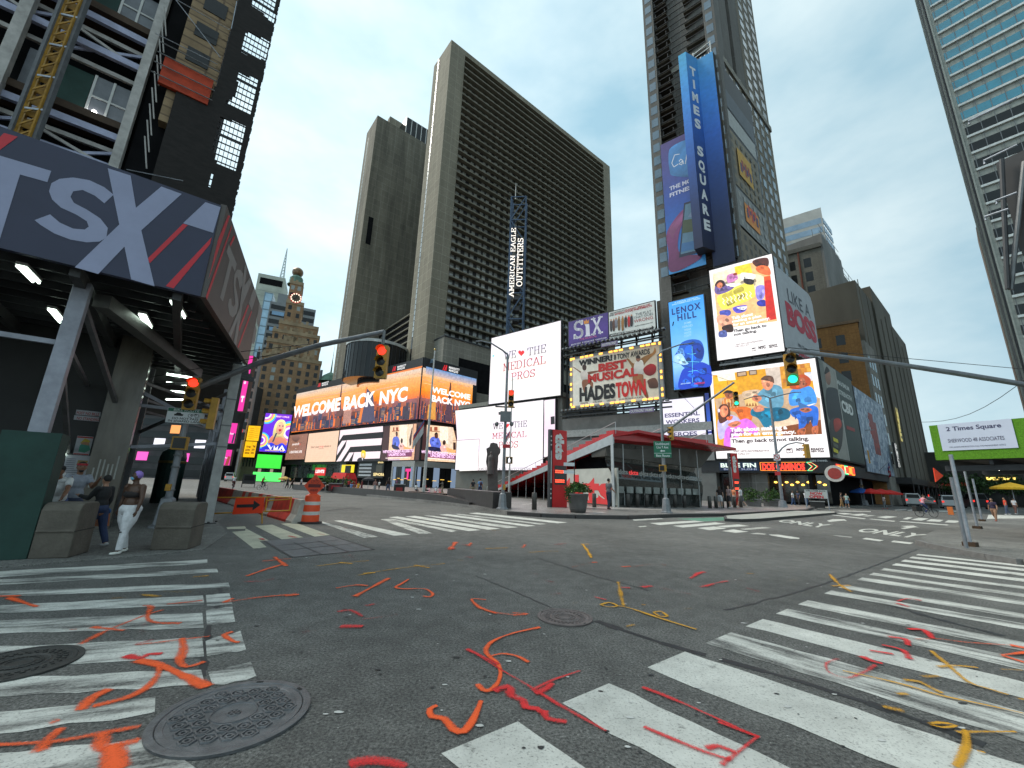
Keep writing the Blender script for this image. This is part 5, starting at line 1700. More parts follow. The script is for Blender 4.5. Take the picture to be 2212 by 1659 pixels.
# ---- the two preparedness screens on the corner
wq = (252,248,248)
a = board('led_screen','upper corner screen showing a messy yellow bedroom with lines about making a plan','screen',BW,[(1530.9,584.3),(1665.8,549.9),(1696.3,758.3),(1551.2,778.3)],wq,frame=.12)
a.folds = True
a.m = LEDP
B = lambda pts,c,n = 5:a.blob([R3(*p)for p in pts],c,n)
P = lambda pts,c:a.P([R3(*p)for p in pts],c)
P([(520,195),(975,70),(1055,590),(680,640),(575,725)],(244,190,130))
P([(520,195),(830,110),(850,200),(540,300)],(250,236,200))
P([(700,140),(830,108),(850,190),(716,226)],(250,214,60))
for i in range(7):
 a.line([R3(530,210+i*12),R3(640,182+i*12)],.7,(236,220,190))
B([(520,290),(700,210),(850,200),(940,220),(950,290),(860,330),(700,330),(560,360)],(246,226,190))
B([(760,190),(870,205),(850,250),(760,250)],(250,246,236))
B([(560,390),(700,310),(840,270),(870,350),(850,400),(690,470),(600,490)],(250,232,90))
for i in range(8):
 x = 600+i*32
 a.line([R3(x,400-i*8),R3(x+18,420-i*8),R3(x+4,438-i*8),R3(x+22,456-i*8)],1.6,(252,248,226))
B([(640,215),(700,195),(730,240),(650,275)],(206,130,190))
B([(535,330),(560,260),(610,255),(640,300),(700,310),(640,350),(560,370)],(110,90,150))
B([(540,300),(560,258),(600,252),(625,290),(600,310)],(60,30,26))
B([(556,290),(580,270),(604,285),(590,318),(562,312)],(206,120,84))
B([(690,200),(715,190),(725,205),(700,214)],(150,60,40))
B([(780,240),(860,250),(850,290),(790,280)],(50,40,44))
B([(880,310),(950,300),(945,400),(890,410)],(150,140,230))
B([(890,430),(950,415),(965,465),(900,465)],(50,50,150))
B([(690,480),(800,460),(790,510),(720,525)],(90,80,200))
B([(720,480),(805,470),(780,500)],(240,240,250))
B([(580,510),(660,500),(668,540),(600,556)],(70,80,170))
P([(945,225),(1000,215),(1050,575),(970,590)],(206,40,30))
P([(945,225),(1000,215),(1004,250),(950,258)],(226,90,40))
B([(850,100),(900,75),(976,70),(985,130),(940,150),(880,140)],(84,40,34))
B([(880,150),(930,130),(990,150),(1000,210),(940,205),(890,180)],(230,110,60))
B([(555,560),(600,540),(670,560),(690,610),(640,650),(570,620)],(220,160,130))
B([(600,640),(680,620),(690,680),(620,680)],(50,26,24))
B([(575,680),(630,670),(640,720),(578,725)],(80,90,150))
a.m = LED
a.text('Talk about',R3(680,580),R3(858,552),R3(679,556),wq,.05)
a.text('making a plan',R3(684,606),R3(928,572),R3(684,584),wq,.05)
a.text('for an emergency.',R3(690,636),R3(1000,590),R3(690,612),wq,.05)
a.text('Then go back to',R3(694,688),R3(970,646),R3(694,664),(40,34,36),.04)
a.text('not talking.',R3(700,716),R3(892,692),R3(700,694),(40,34,36),.04)
a.text('VISIT NYC.GOV/READYNY',R3(712,796),R3(945,762),R3(712,784),(130,110,110),.03)
a.text('OR CALL 311',R3(712,812),R3(822,796),R3(712,800),(130,110,110),.03)
P([(846,816),(880,811),(884,838),(850,844)],(60,46,48))
a.text('ad',R3(850,838),R3(880,832),R3(850,818),wq,.05)
a.text('NYC',R3(903,826),R3(964,816),R3(902,802),(60,46,48),.08)
a.text('READY',R3(988,806),R3(1062,795),R3(988,790),(60,46,48),.06)
a.text('NEW YORK',R3(990,818),R3(1064,806),R3(990,808),(60,46,48),.06)
done(a)
BA = BW.pt(76.9,0,0)
BF = Face(BA,level_az(BA,(1671,568.7),(1747.9,636.4),40,60))
bu1 = BF.uz(1773.9,779.6)[0]
t = thing('billboard','grey white billboard reading LIKE A BOSS in grey and crimson round the corner','billboard',BF.pt(bu1/2,22))
k = MB()
bz1,bz0 = 35.9,BF.uz(1701,752)[1]
poly = [(0.1,bz0),(bu1,bz0-.2),(bu1,bz1-1.6),(bu1-.5,bz1-.5),(bu1-1.6,bz1),(0.1,bz1)]
k.extr(BF,poly,-1.2,0,M('vinyl_grey',(0.40,0.42,0.45),0.5,0,0.1,.6))
k.build('panel',t)
a = Art(BF,0.02,PRINT)
a.text('LIKE A',R3(1148,425),R3(1330,555),R3(1130,310),(70,74,84),.01)
a.text('BOSS',R3(1142,600),R3(1388,775),R3(1122,418),(186,40,66),.06)
a.text('IN THEATRES',R3(1232,800),R3(1365,872),R3(1228,772),(70,74,84),.03)
a.text('JANUARY',R3(1230,868),R3(1340,905),R3(1228,832),(186,40,66),.05)
a.mb.build('picture',t)
k = MB()
for i in range(5):
 k.beam(BW.pt(68.5+i*2,20.2,-.4),BW.pt(68.5+i*2,22.2,-.4),.2,.2,black)
k.beam(BW.pt(68,21,.1),BW.pt(77,21,.1),.25,.3,midgrey)
k.beam(BW.pt(68,21.6,-.6),BW.pt(77,21.6,-.6),.25,.3,midgrey)
k.build('catwalk',t)
a = board('led_screen','large lower corner screen of a family in a yellow living room','screen',BW,[(1530.9,803.6),(1758.8,774.4),(1794.7,987.1),(1549.2,991)],wq,frame=.15)
a.folds = True
a.m = LEDP
B = lambda pts,c,n = 5:a.blob([R3(*p)for p in pts],c,n)
P = lambda pts,c:a.P([R3(*p)for p in pts],c)
G4b = lambda x,y:G4(x,y)
P([(520,1040),(1325,935),(1425,1530),(560,1630)],(222,158,30))
P([(520,1040),(700,1016),(740,1200),(548,1230)],(244,176,30))
P([(955,985),(1075,968),(1096,1150),(985,1160)],(206,190,176))
P([(1075,968),(1325,935),(1345,1060),(1096,1150)],(206,140,40))
for i in range(4):
 for j in range(6):
  x,y = 1085+j*40+(i%2)*16,972+i*34-j*5
  P([(x,y),(x+34,y-4),(x+38,y+26),(x+4,y+30)],random.choice([(226,166,60),(196,124,34),(214,150,44),(180,110,40)]))
P([(1280,1020),(1340,1012),(1350,1085),(1300,1090)],(214,214,220))
P([(556,1035),(702,1016),(712,1078),(572,1090)],(250,240,214))
a.line([R3(640,1085),R3(650,1130)],1.0,(120,90,40))
P([(720,1014),(800,1004),(806,1045),(726,1054)],(90,60,40))
P([(728,1022),(794,1012),(798,1040),(732,1048)],(190,160,130))
P([(820,1000),(885,994),(890,1034),(826,1042)],(90,60,40))
P([(828,1008),(880,1002),(884,1030),(832,1036)],(170,150,130))
P([(540,1240),(900,1170),(1160,1150),(1410,1230),(1420,1460),(600,1560)],(196,164,130))
B([(770,1180),(900,1160),(920,1200),(800,1240)],(214,186,156))
P([(1010,1350),(1260,1330),(1270,1450),(1040,1480)],(226,200,170))
P([(780,1230),(880,1215),(900,1300),(800,1312)],(230,190,120))
for i in range(4):
 P([(795+i*24,1300),(807+i*24,1266),(819+i*24,1298)],(150,96,50))
P([(1080,1470),(1418,1410),(1428,1530),(1110,1560)],(130,70,30))
# boy in stripes
B([(600,1260),(640,1220),(700,1215),(740,1260),(740,1330),(680,1340),(610,1300)],(214,130,60))
for i in range(5):
 a.line([R3(612+i*26,1240),R3(620+i*27,1310)],.8,(250,220,180))
B([(690,1320),(780,1300),(850,1330),(840,1420),(770,1430),(720,1360)],(216,104,34))
B([(620,1200),(640,1172),(685,1176),(690,1216),(650,1236)],(150,84,54))
B([(606,1195),(640,1165),(690,1175),(680,1190),(640,1188)],(44,26,22))
# man with controller
B([(880,1230),(930,1160),(1010,1120),(1090,1140),(1110,1220),(1100,1300),(1020,1320),(920,1280)],(96,150,176))
B([(850,1320),(930,1310),(1020,1320),(1060,1360),(1020,1450),(960,1480),(900,1400),(840,1370)],(14,116,150))
B([(1010,1320),(1100,1310),(1160,1340),(1150,1400),(1030,1420)],(10,90,120))
B([(850,1220),(880,1200),(930,1230),(900,1262),(856,1248)],(214,130,96))
B([(860,1310),(920,1290),(950,1330),(880,1345)],(206,130,100))
B([(926,1090),(950,1055),(1010,1060),(1025,1120),(990,1165),(945,1150)],(226,146,110))
B([(920,1075),(960,1045),(1020,1055),(1032,1110),(1010,1095),(940,1082)],(96,64,48))
a.line([R3(925,1108),R3(975,1104)],.7,(60,50,50))
# woman with book
B([(1155,1200),(1200,1150),(1290,1130),(1350,1150),(1385,1240),(1360,1290),(1250,1290),(1165,1290)],(66,146,226))
B([(1160,1140),(1200,1060),(1270,1035),(1330,1070),(1330,1120),(1290,1140),(1220,1160)],(180,74,30))
B([(1228,1090),(1255,1062),(1285,1075),(1290,1125),(1262,1150),(1235,1130)],(170,96,66))
a.line([R3(1232,1100),R3(1288,1094)],.7,(60,30,26))
B([(1165,1330),(1260,1300),(1380,1300),(1400,1380),(1380,1480),(1350,1460),(1330,1390),(1290,1460),(1240,1500),(1230,1410),(1180,1380)],(40,104,206))
P([(1225,1260),(1300,1290),(1310,1340),(1240,1310)],(60,110,170))
P([(1300,1290),(1385,1272),(1320,1300)],(236,226,214))
B([(1240,1325),(1310,1310),(1345,1330),(1290,1352)],(180,104,74))
B([(1228,1495),(1290,1480),(1280,1540),(1235,1540)],(190,104,66))
B([(1345,1475),(1395,1462),(1390,1530),(1350,1530)],(190,104,66))
# girl with headphones
B([(565,1430),(600,1380),(680,1370),(740,1400),(760,1440),(700,1480),(620,1560),(575,1560)],(190,180,226))
B([(620,1560),(640,1480),(740,1420),(820,1405),(900,1490),(860,1530),(760,1480),(690,1540),(670,1640),(620,1630)],(216,110,226))
B([(570,1340),(590,1290),(640,1285),(670,1340),(660,1400),(600,1440),(575,1420)],(90,40,26))
B([(585,1330),(610,1295),(645,1305),(650,1360),(620,1390),(592,1375)],(224,134,96))
a.oval(*R3(576,1335),2.6,4,(220,214,236))
B([(640,1390),(690,1380),(680,1410),(650,1415)],(226,104,60))
B([(650,1450),(720,1420),(760,1440),(700,1475)],(220,130,94))
P([(672,1560),(1424,1530),(1470,1660),(676,1665)],wq)
P([(545,1640),(640,1632),(650,1672),(555,1676)],wq)
a.m = LED
a.text('Talk about making a',R3(672,1510),R3(1140,1482),R3(671,1478),wq,.05)
a.text('plan for an emergency.',R3(680,1546),R3(1214,1526),R3(679,1516),wq,.05)
a.text('Then go back to not talking.',R3(682,1602),R3(1324,1580),R3(681,1572),(60,40,44),.04)
a.text('VISIT NYC.GOV/READYNY',G4(374,580),G4(776,566),G4(374,560),(120,90,90),.03)
a.text('OR CALL 311',G4(374,608),G4(562,602),G4(374,590),(120,90,90),.03)
a.P([G4(958,540),G4(1026,536),G4(1030,588),G4(962,592)],(70,44,48))
a.text('ad',G4(966,582),G4(1022,578),G4(964,548),wq,.05)
a.text('NYC',G4(1070,566),G4(1172,560),G4(1068,534),(60,40,44),.08)
a.text('READY',G4(1230,560),G4(1380,552),G4(1228,534),(60,40,44),.06)
a.text('NEW YORK',G4(1232,582),G4(1382,574),G4(1230,564),(60,40,44),.06)
done(a)
# ---- 47th Street frontage: printed wraps, restaurants below, older blocks behind
SF = Face(BW.pt(80.35,0,0),AZ47)
a = Art(SF,0.05,PRINT)
t = thing('billboard','dark billboard with a standing figure and white CBD letters along the side street','billboard',SF.pt(9,6.4))
k = MB()
k.fbox(SF,0.15,18.6,6.3,20.4,-.8,0,black)
k.build('cabinet',t)
def sf(u0,u1,z0,z1,c):
 a.d+=.004
 a.mb.face([SF.pt(u0,z0,a.d),SF.pt(u1,z0,a.d),SF.pt(u1,z1,a.d),SF.pt(u0,z1,a.d)],PRINT,lin(c))
sf(.4,2.6,6.5,20.2,(112,116,112))
sf(2.6,8.6,6.5,20.2,(150,150,144))
a.blob([R5(305,1150),R5(330,1130),R5(380,1150),R5(405,1230),R5(400,1330),R5(330,1330),R5(308,1240)],(44,48,52))
a.blob([R5(330,1330),R5(400,1330),R5(400,1480),R5(360,1540),R5(335,1480)],(58,56,56))
a.blob([R5(300,1060),R5(318,1020),R5(332,1060),R5(330,1110),R5(312,1110)],(150,112,96))
a.blob([R5(296,1050),R5(306,1005),R5(326,1030),R5(318,1040)],(36,28,28))
a.blob([R5(350,1330),R5(385,1320),R5(398,1365),R5(362,1400)],(170,60,50))
sf(8.6,18.4,6.5,20.2,(52,66,62))
sf(8.4,8.9,6.5,20.2,(170,172,168))
a.text('MAXIMUM',R5(372,1108),R5(448,1170),R5(368,1080),(190,196,194),.04)
a.text('STRENGTH',R5(384,1170),R5(462,1222),R5(378,1140),(190,196,194),.04)
a.text('CBD',R5(402,1268),R5(472,1306),R5(398,1205),(214,218,216),.05)
for j,(y,c)in enumerate(((1430,(206,196,60)),(1462,(96,100,90)),(1494,(206,196,60)))):
 a.P([R5(344,y),R5(374,y+16),R5(378,y+38),R5(348,y+24)],c)
a.P([R5(425,1360),R5(475,1380),R5(478,1400),R5(428,1382)],(150,50,50))
a.mb.build('picture',t)
t = thing('billboard','pale blue pixel pattern billboard with a red pixel stroke along the side street','billboard',SF.pt(31,5.6))
k = MB()
k.fbox(SF,19.3,42.7,5.4,19.7,-.8,0,darkgrey)
k.build('cabinet',t)
a = Art(SF,0.03,PRINT)
rnd = random.Random(9)
for i in range(34):
 for j in range(21):
  u,z = 19.5+i*.68,5.5+j*.67
  v = rnd.random()
  c = (104+70*v,124+66*v,152+52*v)if rnd.random()>.12 else(190,200,214)
  p,q = (u-19.5)/23,(z-5.5)/14.1
  e = 7.6+q*0
  if .30+.05*(j%2)<p<.58 and .22<q<.74 and(p-.30)>(.74-q)*0 and not(p>.5 and q>.66)and not(p<.36 and q<.4):
   c = (120+50*v,34+14*v,38)
  a.mb.face([SF.pt(u,z,a.d),SF.pt(u+.68,z,a.d),SF.pt(u+.68,z+.67,a.d),SF.pt(u,z+.67,a.d)],PRINT,lin(c))
a.mb.build('picture',t)
# orange brick block
orange_brick = panel_mat('orange_brick',(0.34,0.165,0.055),(0.22,0.11,0.04),129,0.55,0.2,0.02,0.25,0.9,0.22)
OBp = SF.pt(37.5,0,-0.6)
OB = Face(OBp,129)
orange = thing('brick_building','orange brick building with dark windows above the pixel billboard','building',OBp)
ou0 = OB.uz(1773,713)[0]
oz = OB.uz(1858.5,695)[1]
k = MB()
k.fbox(OB,ou0-6,0,PLZ,oz,-14,0,orange_brick)
k.build('wall',orange)
k = MB()
k.fbox(OB,ou0-6.2,.25,oz,oz+.6,-14.2,.25,M('brick_coping',(0.2,0.13,0.08),0.8))
k.build('coping',orange)
wl = []
for r_ in range(4):
 for c_ in range(4):
  u = -3.9-c_*4.0
  z = oz-4.4-r_*3.9
  wl.append((OB,u,u+1.5,z,z+2.2,-.4,.02))
many(orange,'window',wl,win_dark)
O47 = Face(OBp,AZ47)
k = MB()
k.fbox(O47,.02,9,PLZ,oz-4,-10,.5,M('stone_trim',(0.22,0.205,0.18),0.85,0,.3,.5))
for i in range(3):
 for j in range(6):
  k.fbox(O47,1.2+i*2.6,2.6+i*2.6,8+j*3.8,10.4+j*3.8,.3,.53,win_dark)
k.build('side_bay',orange)
# grey hotel block behind, netted on its flank
GBp = Vector((.836*102,102,0))
GB = Face(GBp,129)
grey_stone = panel_mat('grey_brick',(0.20,0.185,0.155),(0.15,0.14,0.12),129,0.7,0.3,0.03,0.2,0.9,0.3)
net = M('scaffold_net',(0.19,0.19,0.185),0.9,0,0.45,.12,0,stretch=(1,1,.35))
grey = thing('old_hotel','grey brick hotel with netted flank and stepped scaffolded roof','building',GBp)
gz = GB.uz(1769,534)[1]
gu = GB.uz(1700,556)[0]
k = MB()
k.fbox(GB,gu-8,0,0,gz,-14,0,grey_stone)
k.build('wall',grey)
k = MB()
k.fbox(GB,gu-8.3,.2,gz,gz+1.2,-14.2,.5,M('old_cornice',(0.12,0.115,0.1),0.8))
k.build('cornice',grey)
wl = []
for r_ in range(12):
 for c_ in range(5):
  u = -4.2-c_*3.7
  wl.append((GB,u,u+1.7,gz-5.2-r_*4.3,gz-2.4-r_*4.3,-.4,.02))
lamp_win = E('lit_window',(1.0,0.62,0.12),1.2)
many(grey,'window',wl,lambda b:lamp_win if(abs(b[1]+7.9)<.2 and gz-23<b[3]<gz-16)else win_dark)
k = MB()
k.tube([GB.pt(-5.2,10,.2),GB.pt(-5.2,gz,.2)],.22,M('rust_pipe',(0.16,0.05,0.03),0.8),8)
k.build('rust_pipe',grey)
G47 = Face(GBp,AZ47)
zs = [gz+4,gz-.5,gz-8,gz-16,gz-24]
us = [0.05]
for p in((1800,498),(1838,560),(1862,640),(1880,660)):
 us.append(G47.uz(*p)[0])
k = MB()
for i in range(4):
 k.fbox(G47,us[i],us[i+1],0,zs[i],-16+i*2,.6-i*.12,net)
k.build('netted_flank',grey)
k = MB()
for i in range(4):
 for j in range(3):
  for q in(0,1):
   u = us[i]+(us[i+1]-us[i])*(j+.3)/3
   k.beam(G47.pt(u,zs[i]-1,.3-q*2),G47.pt(u,zs[i]+3.4,.3-q*2),.09,.09,midgrey)
 for z in(1.2,3.2):
  k.beam(G47.pt(us[i],zs[i]+z,.3),G47.pt(us[i+1],zs[i]+z,.3),.09,.09,midgrey)
k.build('scaffold',grey)
# netted hotel further along the street
hot = thing('netted_hotel','tall dark netted facade with vertical HOTEL lettering far down the side street','building',SF.pt(70,0,-1))
HF = SF.off(-1.0)
hz = HF.uz(1905,672)[1]
net2 = M('scaffold_net_brown',(0.125,0.115,0.095),0.95,0,0.35,.09,0,stretch=(1,1,.25))
k = MB()
k.fbox(HF,46,62,5,hz-2,-20,0,net2)
k.fbox(HF,62,88,5,hz+2,-20,.35,net2)
k.fbox(HF,88,112,5,hz-1,-20,.2,net2)
k.build('netting',hot)
k = MB()
for i in range(9):
 k.beam(HF.pt(46+i*7.6,5,.45),HF.pt(46+i*7.6+.2*(i%3),hz-2-(i%4),.45),.12,.10,net2)
k.build('scaffold_poles',hot)['kind'] = 'stuff'
k = MB()
gold = E('hotel_letter',(0.44,0.38,0.10),.55)
for i,ch in enumerate('HOTEL'):
 p = R5(736+i*5.5,1285+i*33)
 u,z = HF.uz(*p,.6)
 lettering(k,HF,ch,u-1.0,u+1.4,z-1.3,z+1.3,gold,.06,.62)
k.build('lettering',hot)
k = MB()
k.fbox(HF,44,118,4.2,5.4,-3,3.2,black)
for i in range(10):
 k.beam(HF.pt(46+i*7,0,3),HF.pt(46+i*7,4.2,3),.14,.14,darkgrey)
 k.beam(HF.pt(46+i*7,.6,3),HF.pt(53+i*7,4.2,3),.08,.08,darkgrey)
k.fbox(HF,44,118,0,4.2,-2,-1.8,void)
k.build('sidewalk_shed',hot)
t = thing('deli_sign','vertical dark sign reading DELI SALAD below the netted hotel','sign',HF.pt(50,6))
u0,z1 = SF.uz(*R5(716,1462),1.0)
u1,z0 = SF.uz(*R5(760,1620),1.0)
k = MB()
k.fbox(SF,u0,u1,z0,z1,.7,1.0,black)
k.build('panel',t)
k = MB()
for i,ch in enumerate('DELISALAD'):
 zt = z1-.15-(z1-z0-.3)*i/9
 lettering(k,SF,ch,u0+.3,u1-.3,zt-(z1-z0)/11,zt,E('deli_letter',(.5,.52,.5),.6),.04,1.03)
k.build('lettering',t)
# far glass building
GL = Face((.856*160,160),129)
glb = thing('glass_building','distant pale glass office block above the grey hotel','building',GL.p)
glz = GL.uz(1772.6,448)[1]
k = MB()
k.fbox(GL,-40,0,0,glz,-15,0,M('office_stone',(0.40,0.40,0.38),0.7,0,.15,.4))
k.build('wall',glb)
GL47 = Face(GL.p,AZ47)
bs = []
for i in range(8):
 z = glz-5-i*4.4
 bs.append((GL,-39,-.6,z-2.8,z,-.3,.05))
 for j in range(5):
  bs.append((GL47,.8+j*2.9,2.9+j*2.9,z-2.6,z,-.3,.05))
many(glb,'window_band',bs,M('office_glass',(0.25,0.36,0.48),0.15,0,.25,.25))
# ---- teal glass tower at the right edge
RTp = Vector((1.295*56,56,0))
RT = Face(RTp,140.5)
rt = thing('glass_tower','teal glass office tower with pale spandrel bands at the right edge','tower',RTp)
teal = glass_mat('teal_glass',(0.03,0.24,0.34),0.05,1.0,0.25,.25)
spandrel = panel_mat('spandrel',(0.36,0.37,0.33),(0.25,0.26,0.24),RT.az,1.5,5,0.04,0.12,0.6,.1)
rz = 135
k = MB()
k.fbox(RT,0.8,44,0,rz,-16,-.25,spandrel)
k.build('core',rt)
fh = abs(RT.uz(*R6(375,115))[1]-RT.uz(*R6(400,175))[1])
zb = RT.uz(*R6(345,55))[1]
nb = int(zb//fh)
bs,wb = [],[]
for i in range(-2,nb+6):
 z = zb+(i-nb)*fh
 if z>24:
  bs.append((RT,1.2,44,z+fh*.12,z+fh*.58,-.24,-.08))
  wb.append((RT,1.2,10.5,z-fh*.06,z+fh*.06,-.2,.12))
many(rt,'window_band',bs,lambda b:teal if b[3]>62 else win_dark)
many(rt,'white_fin',wb,M('fin_white',(0.66,0.68,0.66),0.5))
k = MB()
for j in range(28):
 k.fbox(RT,1.4+j*1.55,1.48+j*1.55,20,rz,-.08,-.03,midgrey)
k.build('mullions',rt)['kind'] = 'stuff'
k = MB()
for i,(d,m)in enumerate(((-.2,spandrel),(-1.0,darkgrey),(-1.9,spandrel),(-2.9,M('corner_grey',(.2,.2,.2),.7)),(-4,spandrel))):
 k.fbox(RT,.80-(i+1)*.2,.79-i*.2,0,rz,d-1.2,d+.25,m)
k.build('corner_fins',rt)
# brown block beyond it
BB = Face((1.283*112,112),RT.az)
bb = thing('brick_building','narrow brown brick block seen edge on beside the teal tower','building',BB.p)
bz = BB.uz(2112,490)[1]
k = MB()
k.fbox(BB,0,9,0,bz,-12,0,panel_mat('brown_brick',(0.16,0.115,0.085),(0.1,0.08,0.06),RT.az,.8,.3,.04,.25,.9,.3))
k.build('wall',bb)
wl = []
for i in range(17):
 for j in range(2):
  wl.append((BB,.8+j*4,3.6+j*4,bz-4.6-i*4,bz-2.2-i*4,-.3,.3 if j==0 else .02))
many(bb,'bay_window',wl,win_dark)
# dark display frames of the corner building, only their left edge is in the picture
SHp = G(2022,994,3.25)
SH = Face(SHp,level_az(Vector((SHp.x,SHp.y,0)),R7(690,418),R7(1443,355),120,170))
MQ = SH.off(-2.2)
mq = thing('light_gantry','dark sign scaffold with tubular light arms overhanging the right edge','sign frame',MQ.pt(2.6,5))
k = MB()
u0 = MQ.uz(2164,400)[0]
z1 = MQ.uz(2166,345)[1]
k.fbox(MQ,u0,u0+8,MQ.uz(2180,560)[1],z1,-3,0,black)
k.fbox(MQ,u0+.9,u0+8,MQ.uz(2200,700)[1],MQ.uz(2180,560)[1],-3,-.2,M('frame_indigo',(0.03,0.03,0.07),.6))
k.build('box',mq)
k = MB()
for p,q in((R6(612,622),R6(840,518)),(R6(684,806),R6(840,735)),(R6(742,990),R6(840,955)),(R6(690,1065),R6(800,1030))):
 a_,b_ = MQ.at(*p,1.2),MQ.at(*q,1.2)
 k.tube([a_+Vector((0,0,-.18)),a_,b_],.05,galv,8)
a_,b_ = MQ.at(*R6(735,770),.4),MQ.at(*R6(765,1380),.4)
k.tube([a_,b_],.09,darkgrey,8)
k.tube([MQ.at(*R6(830,770),.1),MQ.at(*R6(775,1380),.3)],.09,midgrey,8)
k.build('light_arms',mq)
# ---- sidewalk shed at the right corner
shed = thing('sidewalk_shed','sidewalk shed with green turf parapet and white 2 Times Square sign','sidewalk shed',(SHp.x,SHp.y,0))
ztop = SH.uz(*R7(690,418))[1]
zbot = 3.25
turf = M('green_turf',(0.10,0.26,0.012),0.95,0,0.45,26,0.6)
k = MB()
k.fbox(SH,0,16,zbot,ztop,-.12,0,turf)
EW = Face(SH.pt(0,0,0),SH.az-90)
k.fbox(SH,0,.12,zbot,ztop,-7,-.125,turf)
k.build('parapet',shed)
k = MB()
k.fbox(SH,.125,16,zbot-.02,zbot+.14,-15,-.13,M('shed_deck',(0.05,0.045,0.04),.85))
for i in range(14):
 k.beam(SH.pt(.4+i*1.2,zbot-.12,-.2),SH.pt(.4+i*1.2,zbot-.12,-15),.12,.2,darkgrey)
k.beam(SH.pt(.1,zbot-.34,-.5),SH.pt(16,zbot-.34,-.5),.16,.22,darkgrey)
k.beam(SH.pt(.1,zbot-.34,-10),SH.pt(16,zbot-.34,-10),.16,.22,darkgrey)
k.beam(SH.pt(.1,zbot-.34,-4.5),SH.pt(16,zbot-.34,-4.5),.16,.22,darkgrey)
k.build('deck',shed)
su0,sz1 = SH.uz(*R7(725,414))
su1,_ = SH.uz(*R7(1340,371))
_,sz0 = SH.uz(*R7(770,630))
k = MB()
k.fbox(SH,su0,su1,sz0,sz1,.003,.03,M('sign_board_white',(0.56,0.60,0.72),.5,0,.06,1))
pn = k.build('sign_panel',shed)
k = MB()
navy = M('letter_navy',(0.035,0.035,0.10),.6,0,.1)
put_text(k,SH,'2 Times Square',R7(803,466),R7(1260,436),R7(803,432),navy,.02,.035)
put_text(k,SH,'SHERWOOD 48 ASSOCIATES',R7(818,562),R7(1286,534),R7(816,532),M('letter_slate',(0.10,0.10,0.16),.6,0,.1),.01,.035)
put_text(k,SH,'FOR LEASING INFORMATION CALL THE MANAGEMENT OFFICE',R7(830,606),R7(1296,580),R7(830,594),MATS['letter_slate'],0,.035)
k.build('lettering',pn)
posts = [(2097,1180,2066,1012),(2112,1142,2078,1028),(2122,1126,2086,1030),(2170,1130,2150,1040)]
for i,(x,y,xt,yt)in enumerate(posts[:3]):
 p = G(x,y,.15)
 k = MB()
 k.tube([p,Vector((p.x,p.y,zbot-.2))],.055,galv,10)
 po = k.build('post',shed)
 k = MB()
 k.box((p.x,p.y,.15),.36,.3,.13,M('timber_block',(0.06,0.035,0.02),.9),30)
 k.build('timber_foot',po)
for u_,d_ in((4.2,-.6),(7.4,-.6),(3.2,-4.6),(6.5,-10),(1.2,-10)):
 p = SH.pt(u_,.15,d_)
 k = MB()
 k.tube([p,Vector((p.x,p.y,zbot-.2))],.055,galv,10)
 k.build('post',shed)
p0,p1 = G(*posts[0][:2],2.2),G(*posts[1][:2],2.2)
k = MB()
k.beam(Vector((p0.x,p0.y,2.5)),Vector((p1.x,p1.y,3.1)),.05,.05,galv)
k.beam(Vector((p0.x,p0.y,2.9)),SH.pt(2.4,3.1,-.8),.05,.05,galv)
k.build('brace',shed)
lp_ = G(2157,1010,3.0)
k = MB()
k.lathe((lp_.x,lp_.y,2.98),[(.05,.1),(.14,.06),(.14,0),(.01,-.02)],midgrey,14)
lm_ = k.build('lamp',shed)
k = MB()
k.ball((lp_.x,lp_.y,2.93),.07,.07,.06,E('shed_bulb',(1,.93,.75),6))
k.build('bulb',lm_)
# ================================================================ the left side: corner shed, tower under construction, far buildings
def px(p):
 q = RM.transposed()@(p-EYE)
 return(1106+FP*q.x/q.z,829.5+FP*q.y/q.z)
def inside(x,y,poly):
 r_ = False
 for(x0,y0),(x1,y1)in zip(poly,poly[1:]+poly[:1]):
  if(y0>y)!=(y1>y)and x<(x1-x0)*(y-y0)/(y1-y0)+x0:
   r_ = not r_
 return r_
r1 = lambda x,y:(.29293*x,.29293*y)
q2 = lambda x,y:(.29293*x,270.02+.29293*y)
q3 = lambda x,y:(.32549*x,702.05+.32549*y)
BN = Face((-7.08,8.55),52)  # banner front, along 47th Street
BS = Face((-7.08,8.55),-24.3)  # its side, along the avenue (right-hand direction runs away)
BZ0,BZ1 = 5.5,7.86
navy_vinyl = M('banner_navy',(0.030,0.034,0.070),0.55,0,0.12,1)
side_vinyl = M('banner_charcoal',(0.075,0.062,0.056),0.5,0,0.15,1)
letter_grey = M('banner_letter',(0.30,0.32,0.46),0.55,0,0.1,1.2)
letter_warm = M('banner_letter_side',(0.22,0.21,0.20),0.55,0,0.1,1.2)
banner_red = M('banner_red',(0.55,0.02,0.035),0.5,0,0.1,1)
shd = thing('sidewalk_shed','large black sidewalk shed with navy banner lettered TSX along its edge','sidewalk shed',(-9,9,0))
k = MB()
k.fbox(BN,-9,0,BZ0,BZ1,-.12,0,navy_vinyl)
fr_ = k.build('front_banner',shd)
k = MB()
ZN = .006
def bpoly(F,pts,m,d=ZN,f=q2):
 k.face([F.at(*f(*p),d)for p in pts],m)
bpoly(BN,[(-40,215),(378,340),(350,422),(148,366),(-20,905),(-200,850),(-60,300)],letter_grey)
